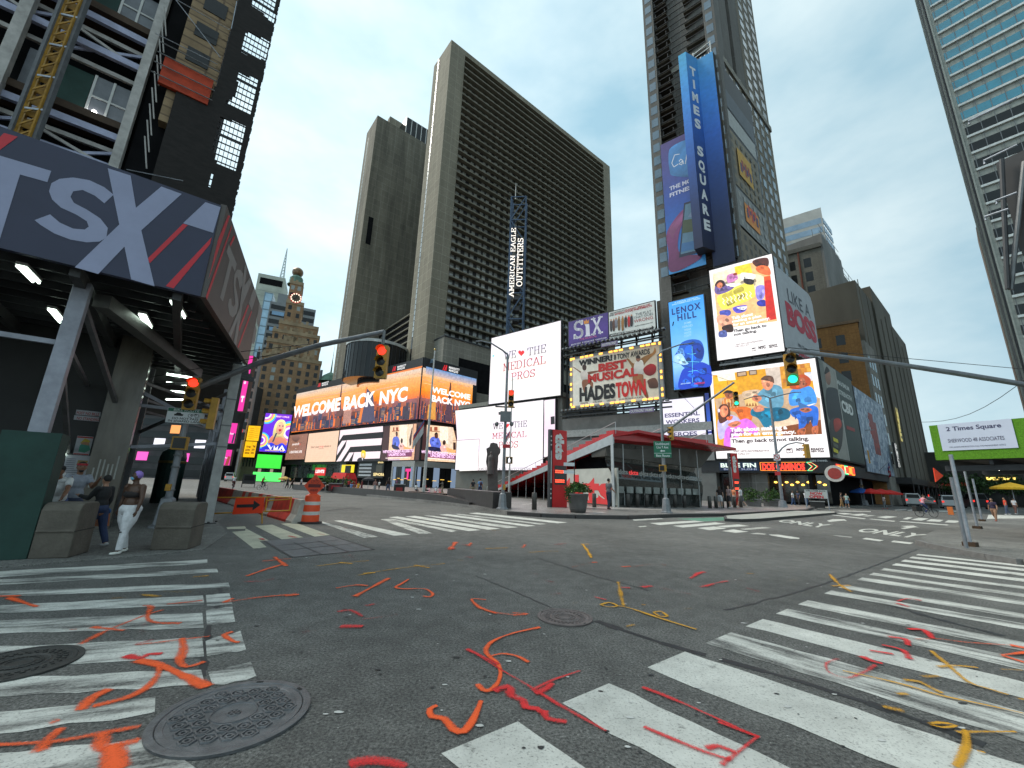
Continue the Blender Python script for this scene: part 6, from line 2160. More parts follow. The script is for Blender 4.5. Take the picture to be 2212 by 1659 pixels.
# S
S_o = [(838,515),(770,578),(700,522),(610,480),(540,490),(520,530),(545,575),(640,625),(740,690),(795,760),(785,830),(735,860),(640,866),(520,846),(400,800),(300,738),(255,702),(370,660),(440,720),(540,765),(625,772),(655,750),(640,710),(560,660),(450,610),(385,550),(362,490),(380,430),(440,398),(540,388),(660,408),(770,460)]
k.face([BN.at(*q2(*p),ZN)for p in S_o],letter_grey)
bpoly(BN,[(795,320),(963,374),(1003,612),(1190,455),(1340,510),(1042,778),(1140,1190),(968,1140),(918,898),(725,1100),(552,1050),(880,735)],letter_grey,ZN*1.5)
bpoly(BN,[(1515,570),(1626,606),(1572,796),(1350,725)],letter_grey)
bpoly(BN,[(1350,728),(1384,740),(1104,1020),(1090,985)],banner_red)
bpoly(BN,[(1562,828),(1548,880),(1280,1205),(1222,1188)],banner_red)
bpoly(BN,[(-60,150),(30,60),(132,88),(0,185)],banner_red)
k.build('lettering',fr_)
sl = (BS.uz(552,655)[0]+BS.uz(530,790)[0])/2
k = MB()
k.fbox(BS,.02,sl,BZ0,BZ1+.05,-.02,.1,side_vinyl)
sd_ = k.build('side_banner',shd)
k = MB()
q5 = lambda x,y:(378.03+.22787*x,432.03+.22787*y)
sb = lambda pts,m,d = .106:k.face([BS.at(*q5(*p),d)for p in pts],m)
sb([(455,132),(474,140),(280,700),(265,740),(358,360)],banner_red)
sb([(490,225),(490,260),(250,940),(238,905)],banner_red)
sb([(515,320),(522,350),(480,432),(474,405)],banner_red)
sb([(462,405),(543,598),(525,672),(495,610),(408,955),(380,915),(472,560),(440,480)],letter_warm)
S2 = [(606,690),(600,800),(575,840),(560,760),(548,720),(535,735),(530,800),(552,900),(562,980),(545,1070),(505,1108),(475,1080),(458,990),(470,930),(492,925),(495,985),(512,1005),(530,980),(520,880),(512,790),(520,700),(548,650),(580,655)]
sb(S2,letter_warm)
sb([(622,598),(642,640),(622,800),(672,725),(690,770),(600,985),(580,1130),(540,1375),(515,1345),(550,1140),(485,1300),(465,1260),(570,1020)],letter_warm,.11)
sb([(714,822),(742,895),(694,1040),(664,970)],letter_warm)
sb([(655,985),(664,1000),(572,1240),(566,1205)],banner_red)
sb([(690,1040),(694,1060),(566,1400),(555,1385)],banner_red)
sb([(766,960),(798,1040),(768,1210),(742,1160)],letter_warm)
sb([(735,1190),(742,1230),(728,1330),(708,1370),(696,1330),(728,1180)],letter_warm)
k.build('lettering',sd_)
# deck underside: joists, beams, boards
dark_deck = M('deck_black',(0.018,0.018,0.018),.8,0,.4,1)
k = MB()
sdir,wdir = BS.r,BN.r
D2 = Vector((math.sin(R(-37)),math.cos(R(-37)),0))
p00 = BN.pt(-9,0,-.13)
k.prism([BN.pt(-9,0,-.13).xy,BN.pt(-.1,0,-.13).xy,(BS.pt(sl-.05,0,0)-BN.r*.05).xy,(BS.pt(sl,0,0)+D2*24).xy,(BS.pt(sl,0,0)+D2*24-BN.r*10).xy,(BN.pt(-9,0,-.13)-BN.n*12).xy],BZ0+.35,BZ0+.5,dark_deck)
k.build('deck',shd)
k = MB()
for i in range(16):
 d = -.4-i*.62
 k.beam(BN.pt(-9,BZ0+.22,d),BN.pt(-.25+max(0,(-d-1))*.28,BZ0+.22,d),.07,.2,darkgrey)
for u in(-8.3,-6.1,-4,-2,-.4):
 k.beam(BN.pt(u,BZ0-.02,-.2),BN.pt(u,BZ0-.02,-10),.16,.26,M('shed_steel_dark',(0.06,0.06,0.06),.6,.2))
k.build('joists',shd)['kind'] = 'stuff'
shed_steel = M('shed_steel',(0.30,0.31,0.36),.5,.2,.25,3)
post_base = {}
def shed_post(p,w,ztop,m,foot=None,name='post'):
 k = MB()
 k.box((p.x,p.y,.012),w,w,ztop-.012,m,38)
 o = k.build(name,shd,bevel=.012)
 return o
pA = BN.pt(-1.98,0,-1)
po = shed_post(pA,.27,BZ0,shed_steel)
k = MB()
k.box((pA.x,pA.y,.012),.78,.78,2.28,M('plywood_green',(0.012,0.045,0.036),.7,0,.3,2,.1),38)
k.build('plywood_guard',po,bevel=.01)
pB = G(446,1131)
po = shed_post(pB,.30,BZ0+.1,M('shed_steel_light',(0.36,0.36,0.355),.5,.15,.3,2,.1),name='post')
k = MB()
k.box((pB.x,pB.y,.012),.5,.5,.03,darkgrey,38)
for dx,dy in((-.19,-.19),(.19,-.19),(.19,.19),(-.19,.19)):
 k.box((pB.x+dx,pB.y+dy,.04),.05,.05,.04,darkgrey)
k.build('base_plate',po)
k = MB()
for z in(4.25,3.3,2.55):
 k.box((pB.x,pB.y,z),.32,.32,.05,midgrey,38)
k.build('collar',po)
D2 = Vector((math.sin(R(-37)),math.cos(R(-37)),0))
ps = [pB+D2*5.2*i for i in range(1,5)]
for p in ps:
 shed_post(p,.26,BZ0,shed_steel)
inner = [BN.pt(-2.3,0,-6.35),BN.pt(-1.2,0,-9.5),BN.pt(-6.4,0,-5)]
for p in inner[:2]:
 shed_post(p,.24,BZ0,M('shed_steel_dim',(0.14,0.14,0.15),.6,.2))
def brace(a,b,w=.09,h=.12,m=None):
 k = MB()
 k.beam(a,b,w,h,m or shed_steel)
 k.build('brace',shd)
brace(BN.pt(-7.5,4.1,-1.1),BN.pt(-2.1,4.15,-1.05),.08,.1)
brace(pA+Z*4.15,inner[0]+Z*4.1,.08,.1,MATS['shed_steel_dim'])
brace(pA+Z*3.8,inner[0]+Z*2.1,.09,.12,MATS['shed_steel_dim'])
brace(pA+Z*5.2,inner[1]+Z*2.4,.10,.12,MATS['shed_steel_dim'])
brace(BN.pt(-1.7,5.3,-1.3),BN.pt(.2,5.2,-7.5),.30,.3,M('big_strut',(0.12,0.12,0.115),.5,.2))
for i,(za,zb)in enumerate(((4.7,3.0),(3.0,4.6),(2.2,2.7),(4.9,4.9),(3.7,3.7))):
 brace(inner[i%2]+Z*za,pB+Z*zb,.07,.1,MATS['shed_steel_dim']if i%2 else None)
for i,p in enumerate(ps[:3]):
 q = ps[i+1]if i+1<len(ps)else pB
 a = pB if i==0 else ps[i-1]
 brace(a+Z*4.6,p+Z*3.2,.07,.1)
 brace(a+Z*3.2,p+Z*4.6,.07,.1)
 brace(a+Z*3.1,p+Z*3.1,.06,.09)
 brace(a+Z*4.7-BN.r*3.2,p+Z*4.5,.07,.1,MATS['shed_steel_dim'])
 # strip lights
tube_lit = E('tube_light',(0.80,1.0,0.86),4.0)
for p0,p1 in(((150,1045),(265,1160)),((375,1360),(460,1460)),((1045,1400),(1098,1495)),((1278,1305),(1345,1420))):
 a,b = G(*q2(*p0),BZ0-.04),G(*q2(*p1),BZ0-.04)
 t = (b-a)
 if t.length>1.15:
  c_ = (a+b)/2
  a,b = c_-t.normalized()*.57,c_+t.normalized()*.57
 k = MB()
 k.beam(a+Z*.07,b+Z*.07,.16,.06,white_paint)
 f_ = k.build('strip_light',shd)
 k = MB()
 sd2 = (b-a).normalized().cross(Z)*.045
 for s_ in(-1,1):
  k.tube([a+sd2*s_,b+sd2*s_],.022,tube_lit,8)
 k.build('tube',f_)
for i in range(4):
 a = G(*q3(1105,325+i*56),5.1-i*.02)
 b = G(*q3(1280-i*18,352+i*48),5.1-i*.02)
 k = MB()
 k.tube([a,b],.04,tube_lit,8)
 k.build('strip_light',shd)
 # the hoarding and street wall in the depth of the shed
hoard_black = M('hoarding_black',(0.012,0.012,0.013),.6,0,.4,1.2)
WL = BN.off(-6.2)
hd = thing('hoarding','black hoarding wall under the shed with posters and a polished stone pier','hoarding',WL.pt(-5,0))
k = MB()
k.fbox(WL,-12,-1.45,.012,BZ0+.3,-.3,0,hoard_black)
k.build('wall',hd)
k = MB()
pier_mat = M('polished_granite',(0.15,0.135,0.115),.22,0,.35,2.2,stretch=(1,1,.25))
u0,u1 = WL.uz(*q3(600,940))[0],WL.uz(*q3(830,960))[0]
k.fbox(WL,u0,u1,.012,BZ0+.3,0,.5,pier_mat)
k.build('stone_pier',hd)
k = MB()
for i in range(6):  # white upright strips of uneven length on the pier face
 u = u0+.12+i*(u1-u0-.2)/6
 z = 1.15+(i%3)*.12
 k.fbox(WL,u,u+.035,z,z+.55+.12*(i%2),.5,.506,M('strip_white',(.35,.35,.33),.9))
k.build('white_strips',hd)['kind'] = 'stuff'
k = MB()
Pn = lambda pts,m,d = .01:k.face([WL.at(*q3(*p),d)for p in pts],m)
pw = M('poster_white',(.34,.35,.38),.6,0,.15,4)
Pn([(508,562),(670,578),(666,608),(502,594)],pw);Pn([(494,598),(660,612),(656,642),(488,628)],pw)
ok_ = k.build('notice_plate',hd)
k = MB()
rt_ = M('poster_red',(.30,.03,.03),.7)
for s_,y in(('POST NO BILLS',0),('NO STANDING',36)):
 put_text(k,WL,s_,q3(508,590+y),q3(655,604+y),q3(510,572+y),rt_,.02,.014)
k.build('lettering',ok_)
k = MB()
Pn([(515,735),(622,742),(590,866),(484,858)],pw)
po = k.build('poster',hd)
k = MB()
Pn([(530,800),(560,778),(590,785),(600,830),(560,848),(520,840)],M('poster_green',(.05,.22,.16),.7),.016)
Pn([(535,790),(560,760),(595,770),(590,800)],M('poster_skin',(.35,.18,.10),.7),.018)
Pn([(530,785),(565,752),(600,768),(595,780),(560,775)],M('poster_yellow',(.4,.3,.03),.7),.02)
Pn([(516,738),(620,745),(618,754),(514,748)],rt_,.02);Pn([(490,850),(588,857),(587,864),(487,857)],rt_,.02)
k.build('print',po)
k = MB()
Pn([(440,860),(612,870),(560,1062),(400,1052)],pw)
nb_ = k.build('notice_board',hd)
k = MB()
for i in range(13):
 y = 884+i*13
 x0 = 446-i*3
 Pn([(x0,y),(x0+(60 if i<6 else 130),y+4),(x0+(60 if i<6 else 130),y+7),(x0,y+3)],M('print_grey',(.10,.10,.14),.8),.016)
Pn([(520,896),(585,901),(572,935),(506,930)],M('poster_amber',(.32,.22,.08),.8),.016)
k.build('print',nb_)
k = MB()
k.fbox(WL,WL.uz(*q3(330,850))[0],WL.uz(*q3(438,860))[0],2.02,2.08,.02,.06,tube_lit)
k.build('strip_light',hd)
# avenue wall beyond the pier: dark shopfront line with the inner hoarding
avw = thing('shopfront_wall','dark shopfronts running down the avenue behind the shed posts','shopfront',WL.pt(-1.4,0,-1))
k = MB()
a0 = WL.pt(-1.3,0,-.2)
D3 = Vector((math.sin(R(-42.5)),math.cos(R(-42.5)),0))
k.hexa([a0+D3*t_+BN.r*o_+Z*z_ for z_,seq in((.0,0),(6.6,1))for t_,o_ in((0,-.4),(0,0),(30,0),(30,-.4))],hoard_black)
k.build('wall',avw)
k = MB()
for i in range(5):
 for j in range(3):
  b_ = a0+D3*(5+i*3.4)+BN.r*.02
  q_ = b_+D3*.8
  k.hexa([p+o for z_ in(3.6+j*1.0,4.1+j*1.0)for p,o in((b_,BN.r*0+Z*z_),(q_,Z*z_),(q_,BN.r*.03+Z*z_),(b_,BN.r*.03+Z*z_))],win_sky if(i+j)%2 else win_dark)
k.build('upper_panes',avw)['kind'] = 'stuff'
fence_in = thing('hoarding','long black plywood fence between the shed posts along the avenue kerb','hoarding',pB+sdir*2)
k = MB()
a0 = pB+D2*.5+BN.r*.1
b0 = pB+D2*25+BN.r*.1
for z0_,z1_,m_ in((.012,2.05,hoard_black),(2.08,2.75,M('hoarding_grey',(.20,.20,.19),.7,0,.3,1.5))):
 k.hexa([a0+Z*z0_,b0+Z*z0_,b0+BN.r*.06+Z*z0_,a0+BN.r*.06+Z*z0_,a0+Z*z1_,b0+Z*z1_,b0+BN.r*.06+Z*z1_,a0+BN.r*.06+Z*z1_],m_)
k.build('panels',fence_in)
kiosk = thing('kiosk','dark green rounded kiosk standing in the shed passage behind the signal pole','kiosk',G(*q3(1085,1160)))
kc = G(*q3(1085,1180))
k = MB()
k.lathe((kc.x,kc.y,0),[(.62,.012),(.62,2.5),(.55,2.8),(.3,3.0),(.01,3.05)],M('kiosk_green',(0.02,0.055,0.05),.5,0,.3,2),20)
k.build('shell',kiosk)
k = MB()
k.lathe((kc.x,kc.y,0),[(.63,2.18),(.645,2.2),(.645,2.3),(.63,2.32)],M('kiosk_brass',(.3,.22,.08),.4,.6),20)
k.build('band',kiosk)
# ---------------------------------------------------------------- tower under construction
TBF = BN.off(-5)
con = thing('construction_tower','half stripped dark building under construction with netting, trusses and hoist','building',TBF.pt(-4,0))
UR = .22
OPEN = [[(1850,-40),(2040,-40),(2020,170),(1990,160),(1945,100),(1850,45)],[(1812,228),(1990,300),(1955,450),(1785,385)],[(1762,525),(1910,590),(1850,838),(1660,765),(1740,690)],[(1632,858),(1820,930),(1730,1262),(1640,1225),(1600,1200),(1570,1090),(1580,1000)],[(1548,1285),(1575,1290),(1550,1380),(1530,1380)]]
net_black = M('debris_net',(0.014,0.011,0.010),.9,0,.5,3,0,stretch=(1,1,3))
k = MB()
du,dz = .07,.11
z = 7.9
while z<25:
 u = -2.0
 while u<UR:
  c_ = px(TBF.pt(u+du/2,z+dz/2))
  x_,y_ = c_[0]/.29293,c_[1]/.29293
  brick_bay = inside(x_,y_,[(1400,-300),(1760,-300),(1760,40),(1590,640),(1560,720),(1180,590),(1260,440)])
  if not brick_bay and not any(inside(x_,y_,o)for o in OPEN):
   k.fbox(TBF,u,min(u+du,UR+random.uniform(-.02,.015)),z,z+dz,-.05,0,net_black)
  u+=du
 z+=dz
k.build('debris_netting',con)
k = MB()  # open lattice in the gaps of the netting
for i in range(29):
 u = -1.05+i*.042
 if i%3==0:
  k.fbox(TBF,u,u+.018,8,25,-.12,-.08,black)
for i in range(60):
 z = 9.5+i*.26
 k.fbox(TBF,-1.2,UR-.03,z,z+(.10 if i%5==0 else .03),-.16,-.12,black)
k.build('lattice',con)
k = MB()
k.fbox(TBF,-12,-2.75,5.9,26,-6,-1.6,void)
k.fbox(TBF,-2.75,-.95,5.9,26,-6,-.5,void)
k.build('core',con)
k = MB()
stone_br = panel_mat('quoin_stone',(0.30,0.21,0.12),(0.16,0.11,0.07),52,.9,.34,.035,.25,.9,.3)
bu0,bu1 = TBF.uz(*r1(1290,430))[0],TBF.uz(*r1(1640,430))[0]
k.fbox(TBF,bu0,bu1,13.0,26,-.5,-.12,stone_br)
k.build('brick_bay',con)
cols = []
for y in(60,250,430):
 a_ = TBF.uz(*r1(1375+(430-y)*.36,y-40),-.1)
 b_ = TBF.uz(*r1(1540+(430-y)*.36,y+40),-.1)
 cols.append((TBF,a_[0],b_[0],min(a_[1],b_[1])-.25,max(a_[1],b_[1])+.3,-.4,-.09))
many(con,'window',cols,win_dark)
k = MB()
a_,b_ = TBF.uz(*r1(1190,520)),TBF.uz(*r1(1560,660))
k.fbox(TBF,a_[0],b_[0],min(a_[1],b_[1])-.5,max(a_[1],b_[1])+.35,-.08,.05,M('safety_net_red',(0.42,0.045,0.012),.8,0,.35,2.5))
k.build('safety_net',con)
k = MB()
for i in range(4):
 z = min(a_[1],b_[1])-.3+i*.42
 k.tube([TBF.pt(a_[0]-.2,z,.12),TBF.pt(b_[0]+.1,z,.12)],.02,midgrey,6)
k.build('guard_rails',con)
floor_brown = M('slab_rust',(0.06,0.035,0.02),.8,0,.4,2)
col_white = M('column_primer',(0.40,0.38,0.36),.7,0,.3,3,.1)
col_lilac = M('beam_primer',(0.36,0.38,0.52),.6,0,.25,3)
z_a = (TBF.uz(*r1(870,840))[1]+TBF.uz(*r1(100,560))[1])/2
z_b = TBF.uz(*r1(1150,185))[1]
lev = z_b-z_a
for i in range(-1,4):
 z = z_a+i*lev
 k = MB()
 k.fbox(TBF,-12,-2.95,z-.12,z+.12,-2,-.45,floor_brown)
 k.build('floor_slab',con)
 k = MB()
 for j,dz_ in enumerate((-.45,-.85,-1.55,-2.05)):
  if j in(0,2):
   k.beam(TBF.pt(-12,z+dz_,-.5),TBF.pt(-2.95,z+dz_,-.5),.14,.22,col_lilac)
  else:
   k.beam(TBF.pt(-12,z+dz_,-.7),TBF.pt(-2.95,z+dz_,-.7),.1,.14,col_white)
 k.build('edge_beams',con)
 for u in(-11,-9,-7,-5):
  k = MB()
  k.beam(TBF.pt(u,z-.9,-.6),TBF.pt(u+2,z-1.55,-.6),.06,.09,col_white)
  k.beam(TBF.pt(u+2,z-.9,-.62),TBF.pt(u,z-2.0,-.62),.06,.09,col_lilac)
  k.build('truss_web',con)
k = MB()
k.fbox(TBF,-3.05,-2.82,BZ1-.3,26,-.5,-.22,col_white)
k.build('column',con)
k = MB()
k.fbox(TBF,-5.75,-5.5,BZ1-.3,26,-.5,-.22,col_white)
k.build('column',con)
for i in range(3):  # temporary doors with a lamp behind
 k = MB()
 zz = z_a+.12+i*lev
 k.fbox(TBF,-4.0,-3.1,zz,zz+1.55,-.9,-.82,M('door_sheet',(.16,.17,.19),.3,0,.3,2))
 for u in(-4.0,-3.56,-3.12):
  k.fbox(TBF,u-.03,u+.03,zz,zz+1.55,-.82,-.78,white_paint)
 k.fbox(TBF,-4.0,-3.1,zz+.74,zz+.8,-.82,-.79,white_paint)
 k.fbox(TBF,-4.75,-4.05,zz,zz+1.5,-.9,-.8,M('plywood_green',(0.012,0.045,0.036)))
 k.fbox(TBF,-5.45,-5.05,zz,zz+1.5,-.9,-.8,MATS['door_sheet'])
 k.build('site_door',con)
c_ = TBF.at(*r1(668,712),-.7)
k = MB()
k.ball(c_,.06,.06,.06,E('site_lamp',(1,.98,.95),12))
k.build('site_lamp',con)
hm = thing('hoist_mast','yellow rusted hoist mast with steel guide rails on the building face','hoist',TBF.pt(-4.4,7,.2))
HM = TBF.off(.25)
def mast(x0,y0,x1,y1):
 return(HM.uz(*r1(x0,y0))[0]+HM.uz(*r1(x1,y1))[0])/2
uA,uB = mast(500,0,50,950),mast(700,0,210,1000)
uM = mast(560,60,130,950)
k = MB()
rail_m = M('rail_steel',(.10,.10,.105),.5,.4,.3,4)
for u in(uA,uB):
 k.beam(HM.pt(u,BZ1-.4,0),HM.pt(u,26,0),.11,.11,rail_m)
k.build('guide_rails',hm)
k = MB()
ym = M('mast_yellow',(0.34,0.18,0.02),.6,0,.45,5)
for s_ in(-.14,.14):
 k.beam(HM.pt(uM+s_,BZ1-.4,0),HM.pt(uM+s_,26,0),.06,.06,ym)
 k.beam(HM.pt(uM+s_,BZ1-.4,-.25),HM.pt(uM+s_,26,-.25),.06,.06,ym)
for i in range(46):
 z = BZ1-.3+i*.4
 k.beam(HM.pt(uM-.14,z,0),HM.pt(uM+.14,z+.4,0),.035,.035,ym)
 k.beam(HM.pt(uM-.14,z,-.25),HM.pt(uM+.14,z,-.25),.04,.05,ym)
 k.fbox(HM,uM-.1,uM+.1,z+.05,z+.3,-.13,-.1,ym)
k.build('mast',hm)
k = MB()
for i in range(15):
 z = BZ1+i*1.15
 k.beam(HM.pt(uA,z,0),HM.pt(uB,z+.2,0),.05,.05,galv)
 k.beam(HM.pt(uM,z,-.2),HM.pt(uM,z+.2,-1.0),.05,.05,galv)
k.build('wall_ties',hm)['kind'] = 'stuff'
k = MB()
for(p,q)in(((1260,30),(1690,270)),((1150,300),(1600,520)),((1270,20),(1620,470)),((1740,60),(1700,260)),((940,1290),(1350,1370))):
 k.tube([TBF.at(*r1(*p),.3),TBF.at(*r1(*q),.3)],.014,galv,5)
for i in range(9):
 a_ = TBF.at(*r1(1210+i*6-i*24,30+i*120),-.1)
 k.tube([a_,a_+TBF.r*.25-Z*1.1],.02,col_white,5)
k.build('tie_rods',con)['kind'] = 'stuff'
# ---------------------------------------------------------------- far buildings down the avenue
r4 = lambda x,y:(486.04+.19531*x,540.04+.19531*y)
ZC = lambda x,y:(475.24+.28349*x,777.67+.28349*y)
PAR = Vector((mean_bearing((569,800))*175,175,0))
PN = Face(PAR,62)
pstone = panel_mat('setback_brick',(0.33,0.205,0.115),(0.24,0.16,0.095),62,2.4,1.2,.05,.25,.9,.3)
pst2 = M('setback_stone',(0.33,0.25,0.16),.9,0,.3,.3)
par = thing('clock_tower_building','stepped tan brick skyscraper with clock faces and a globe on top','skyscraper',PAR)
tiers = [(566,696,772),(576,694,740),(589,692,718),(603,689,700),(620,657.5,648),(628,656.5,606)]
zprev = 0
pw_ = []
DEP = 46
geo = []
for i,(xl,xr,yt)in enumerate(tiers):
 d = -i*1.6
 u0,z0 = PN.uz(xl,yt,d)
 u1,z1 = PN.uz(xr,yt,d)
 zt = (z0+z1)/2 if i<4 else z0
 geo.append((u0,u1,zt,d))
for i,(u0,u1,zt,d)in enumerate(geo):
 k = MB()
 k.fbox(PN,u0,u1,zprev,zt,-DEP+i*5,d,pstone)
 k.fbox(PN,u0-.25,u1+.25,zt-1.4,zt+.2,-DEP+i*5-.2,d+.25,pst2)
 n_ = int((u1-u0)/2.2)
 for j in range(n_):
  if random.random()<.7:
   k.fbox(PN,u0+j*2.2,u0+j*2.2+1.1,zt+.2,zt+.2+random.choice((.8,1.6)),d-1,d+.2,pst2)
 k.build('tier',par)
 nw = max(2,int((u1-u0)/3.2))
 zz = zt-4.4
 while zz>zprev+(1 if i else 9):
  for j in range(nw):
   uc = u0+(j+.5)*(u1-u0)/nw
   pw_.append((PN,uc-.75,uc+.75,zz,zz+2.2,d-.5,d+.05))
  zz-=3.7
 zprev = zt-.1
PE = Face(PAR,62+90)
for j in range(5):
 zz = geo[0][2]-4.4
 while zz>9:
  uc = -4-j*7
  pw_.append((PE,uc+geo[0][0]-.75,uc+geo[0][0]+.75,zz,zz+2.2,-.5,.05))
  zz-=3.7
pane_y = E('lit_pane',(.9,.6,.15),.8)
pane_b = M('blind_pane',(.30,.34,.33),.4,0,.2)
rw = random.Random(3)
many(par,'window',pw_,lambda b:(pane_b if rw.random()<.12 else win_dark))
k = MB()
rw = random.Random(8)
for i in range(26):  # pale upper spandrels and amber washed brick patches stay as ornament
 u0,u1,zt,d = geo[rw.choice((1,2,3))]
 u = rw.uniform(u0+1,u1-3)
 k.fbox(PN,u,u+rw.uniform(1,2.4),zt-rw.uniform(3,9),zt-2.4,d,d+.12,pst2)
k.build('ornament',par)['kind'] = 'stuff'
uc,zc_ = PN.uz(639.4,643.6,geo[4][3]+.5)
CF = PN.off(geo[4][3]+.45)
rc = abs(PN.uz(653,643.6)[0]-PN.uz(626,643.6)[0])/2
k = MB()
ring_red = E('clock_red',(.55,.04,.03),.5)
def disc(F,u,z,r,d0,d1,m,n=28):
 k.extr(F,[(u+r*math.cos(i*math.tau/n),z+r*math.sin(i*math.tau/n))for i in range(n)],d0,d1,m)
disc(CF,uc,zc_,rc,-.3,0,ring_red)
disc(CF,uc,zc_,rc*.82,0,.06,M('clock_face',(.10,.075,.05),.7))
ck = k.build('clock',par)
k = MB()
for i in range(12):
 a_ = i*math.tau/12
 disc(CF,uc+rc*.82*math.sin(a_),zc_+rc*.82*math.cos(a_),rc*.13,.07,.14,E('clock_lamp',(.95,.85,.65),.9),10)
k.build('hour_lamp',ck)['kind'] = 'stuff'
k = MB()
k.beam(CF.pt(uc,zc_,.12),CF.pt(uc-rc*.45,zc_-rc*.2,.12),.25,.25,black)
k.beam(CF.pt(uc,zc_,.12),CF.pt(uc+rc*.1,zc_+rc*.62,.12),.25,.25,black)
k.build('hands',ck)
gb = AT(643.3,588.9,PN.pt((geo[5][0]+geo[5][1])/2,0,geo[5][3]-5).y)
gr = 9.8/FP*(gb-EYE).length*.98
k = MB()
k.ball(gb,gr,gr,gr,M('globe_glass',(.20,.12,.06),.35,.2,.5,.8),20)
k.build('globe',par)
k = MB()
k.lathe((gb.x,gb.y,geo[5][2]),[(gr*1.5,0),(gr*1.2,1.5),(gr*1.15,(gb.z-geo[5][2])*.55),(gr*.7,gb.z-geo[5][2]-gr*.8)],M('copper_green',(.12,.22,.17),.8,0,.3,.6),10)
k.build('globe_base',par)
def block(name,label,cat,az,Y,xl,yl,xr,ytop,dep,m,bands=None,wm=None,n=18,fh=4.0,hm_=.55,skip=0):
 """plain office block: its front runs between two bearings at distance Y"""
 p = Vector((mean_bearing((xl,yl))*Y,Y,0))
 F = Face(p,az)
 zt = F.uz(xl,ytop)[1]
 u1 = F.uz(xr,ytop)[0]
 t = thing(name,label,cat,p)
 k = MB()
 k.fbox(F,0,u1,0,zt,-dep,0,m)
 k.build('wall',t)
 if bands:
  many(t,'window_band',[(F,.8,u1-.5,zt-skip-(i+1)*fh,zt-skip-(i+1)*fh+fh*hm_,-.4,.12)for i in range(n)],wm)
 return t,F,zt,u1
t,F,zt,u1 = block('bank_tower','pale stone topped office tower with a lattice spire behind the clock tower','skyscraper',66,420,556.4,600,618.9,589,40,M('bank_stone',(.40,.42,.36),.8,0,.2,.08),True,M('bank_groove',(.30,.32,.28),.6),14,6,.12,14)
k = MB()
k.fbox(F,u1*.10,u1*.93,zt-12,zt-4.5,-1,.3,void)
k.build('louvre_slot',t)
k = MB()
s0,s1 = AT(608,606,F.pt(u1*.8,0,-20).y),AT(620.8,537,F.pt(u1*.8,0,-20).y)
for a_ in range(4):
 o_ = Vector((math.cos(a_*1.571),math.sin(a_*1.571),0))
 k.tube([Vector((s0.x,s0.y,zt))+o_*3.2,Vector((s0.x,s0.y,s1.z))+o_*.2],[.5,.25],M('spire_white',(.50,.55,.55),.6),6)
for i in range(12):
 f0 = i/12
 z_ = zt+(s1.z-zt)*f0
 w_ = 3.2*(1-f0)+.2*f0
 z2 = zt+(s1.z-zt)*(f0+1/12)
 k.beam(Vector((s0.x-w_,s0.y,z_)),Vector((s0.x+w_*.8,s0.y,z2)),.4,.4,MATS['spire_white'])
 k.beam(Vector((s0.x+w_,s0.y,z_)),Vector((s0.x-w_*.8,s0.y,z2)),.4,.4,MATS['spire_white'])
k.build('spire',t)
t,F,zt,u1 = block('glass_building','sky blue glass strip building with a jagged dark reflection beside the clock tower','skyscraper',66,300,559,700,592,628,30,M('blue_glass_frame',(.16,.24,.30),.4,0,.2,.2),True,M('blue_glass',(.34,.52,.66),.12,0,.25,.1),20,7,.86,0)
t,F,zt,u1 = block('office_building','grey office block with dark window bands half hidden behind the clock tower','skyscraper',62,250,575,700,686,648,40,M('office_grey',(.20,.215,.225),.7,0,.2,.1),True,win_dark,20,5,.6,0)
k = MB()
k.fbox(F,u1*.12,u1*.55,zt,zt+9,-20,-6,MATS['office_grey'])
k.build('roof_plant',t)
for i in range(7):
 k = MB()
 k.fbox(F,2+(i%2)*5,9+(i%2)*5,zt-9-i*5.6,zt-6.4-i*5.6,0,.25,M('sky_pane',(.20,.36,.55),.1,0,.2))
 k.build('sky_window',t)
t,F,zt,u1 = block('office_building','dark gridded office block at the avenue edge below the blue glass strip','building',62,140,540,850,562,745,20,M('grid_white',(.30,.31,.32),.7),True,win_dark,9,3.6,.7,1)
t,F,zt,u1 = block('office_building','small blue glass block right of the clock tower','building',62,230,688,830,698,798,20,M('slate_blue',(.14,.18,.24),.5),True,win_sky,6,3.8,.6,1)
t = thing('copper_roof','pale green copper roof behind the hotel screens','roof',AT(712,820,200))
c_ = AT(712,826,190)
k = MB()
k.fbox(Face((c_.x,c_.y),62),-7,7,0,c_.z,-10,0,MATS['copper_green'])
k.lathe(c_,[(5,0),(3.2,3),(.4,5),(.12,12),(.02,20)],MATS['copper_green'],10)
k.build('roof',t)
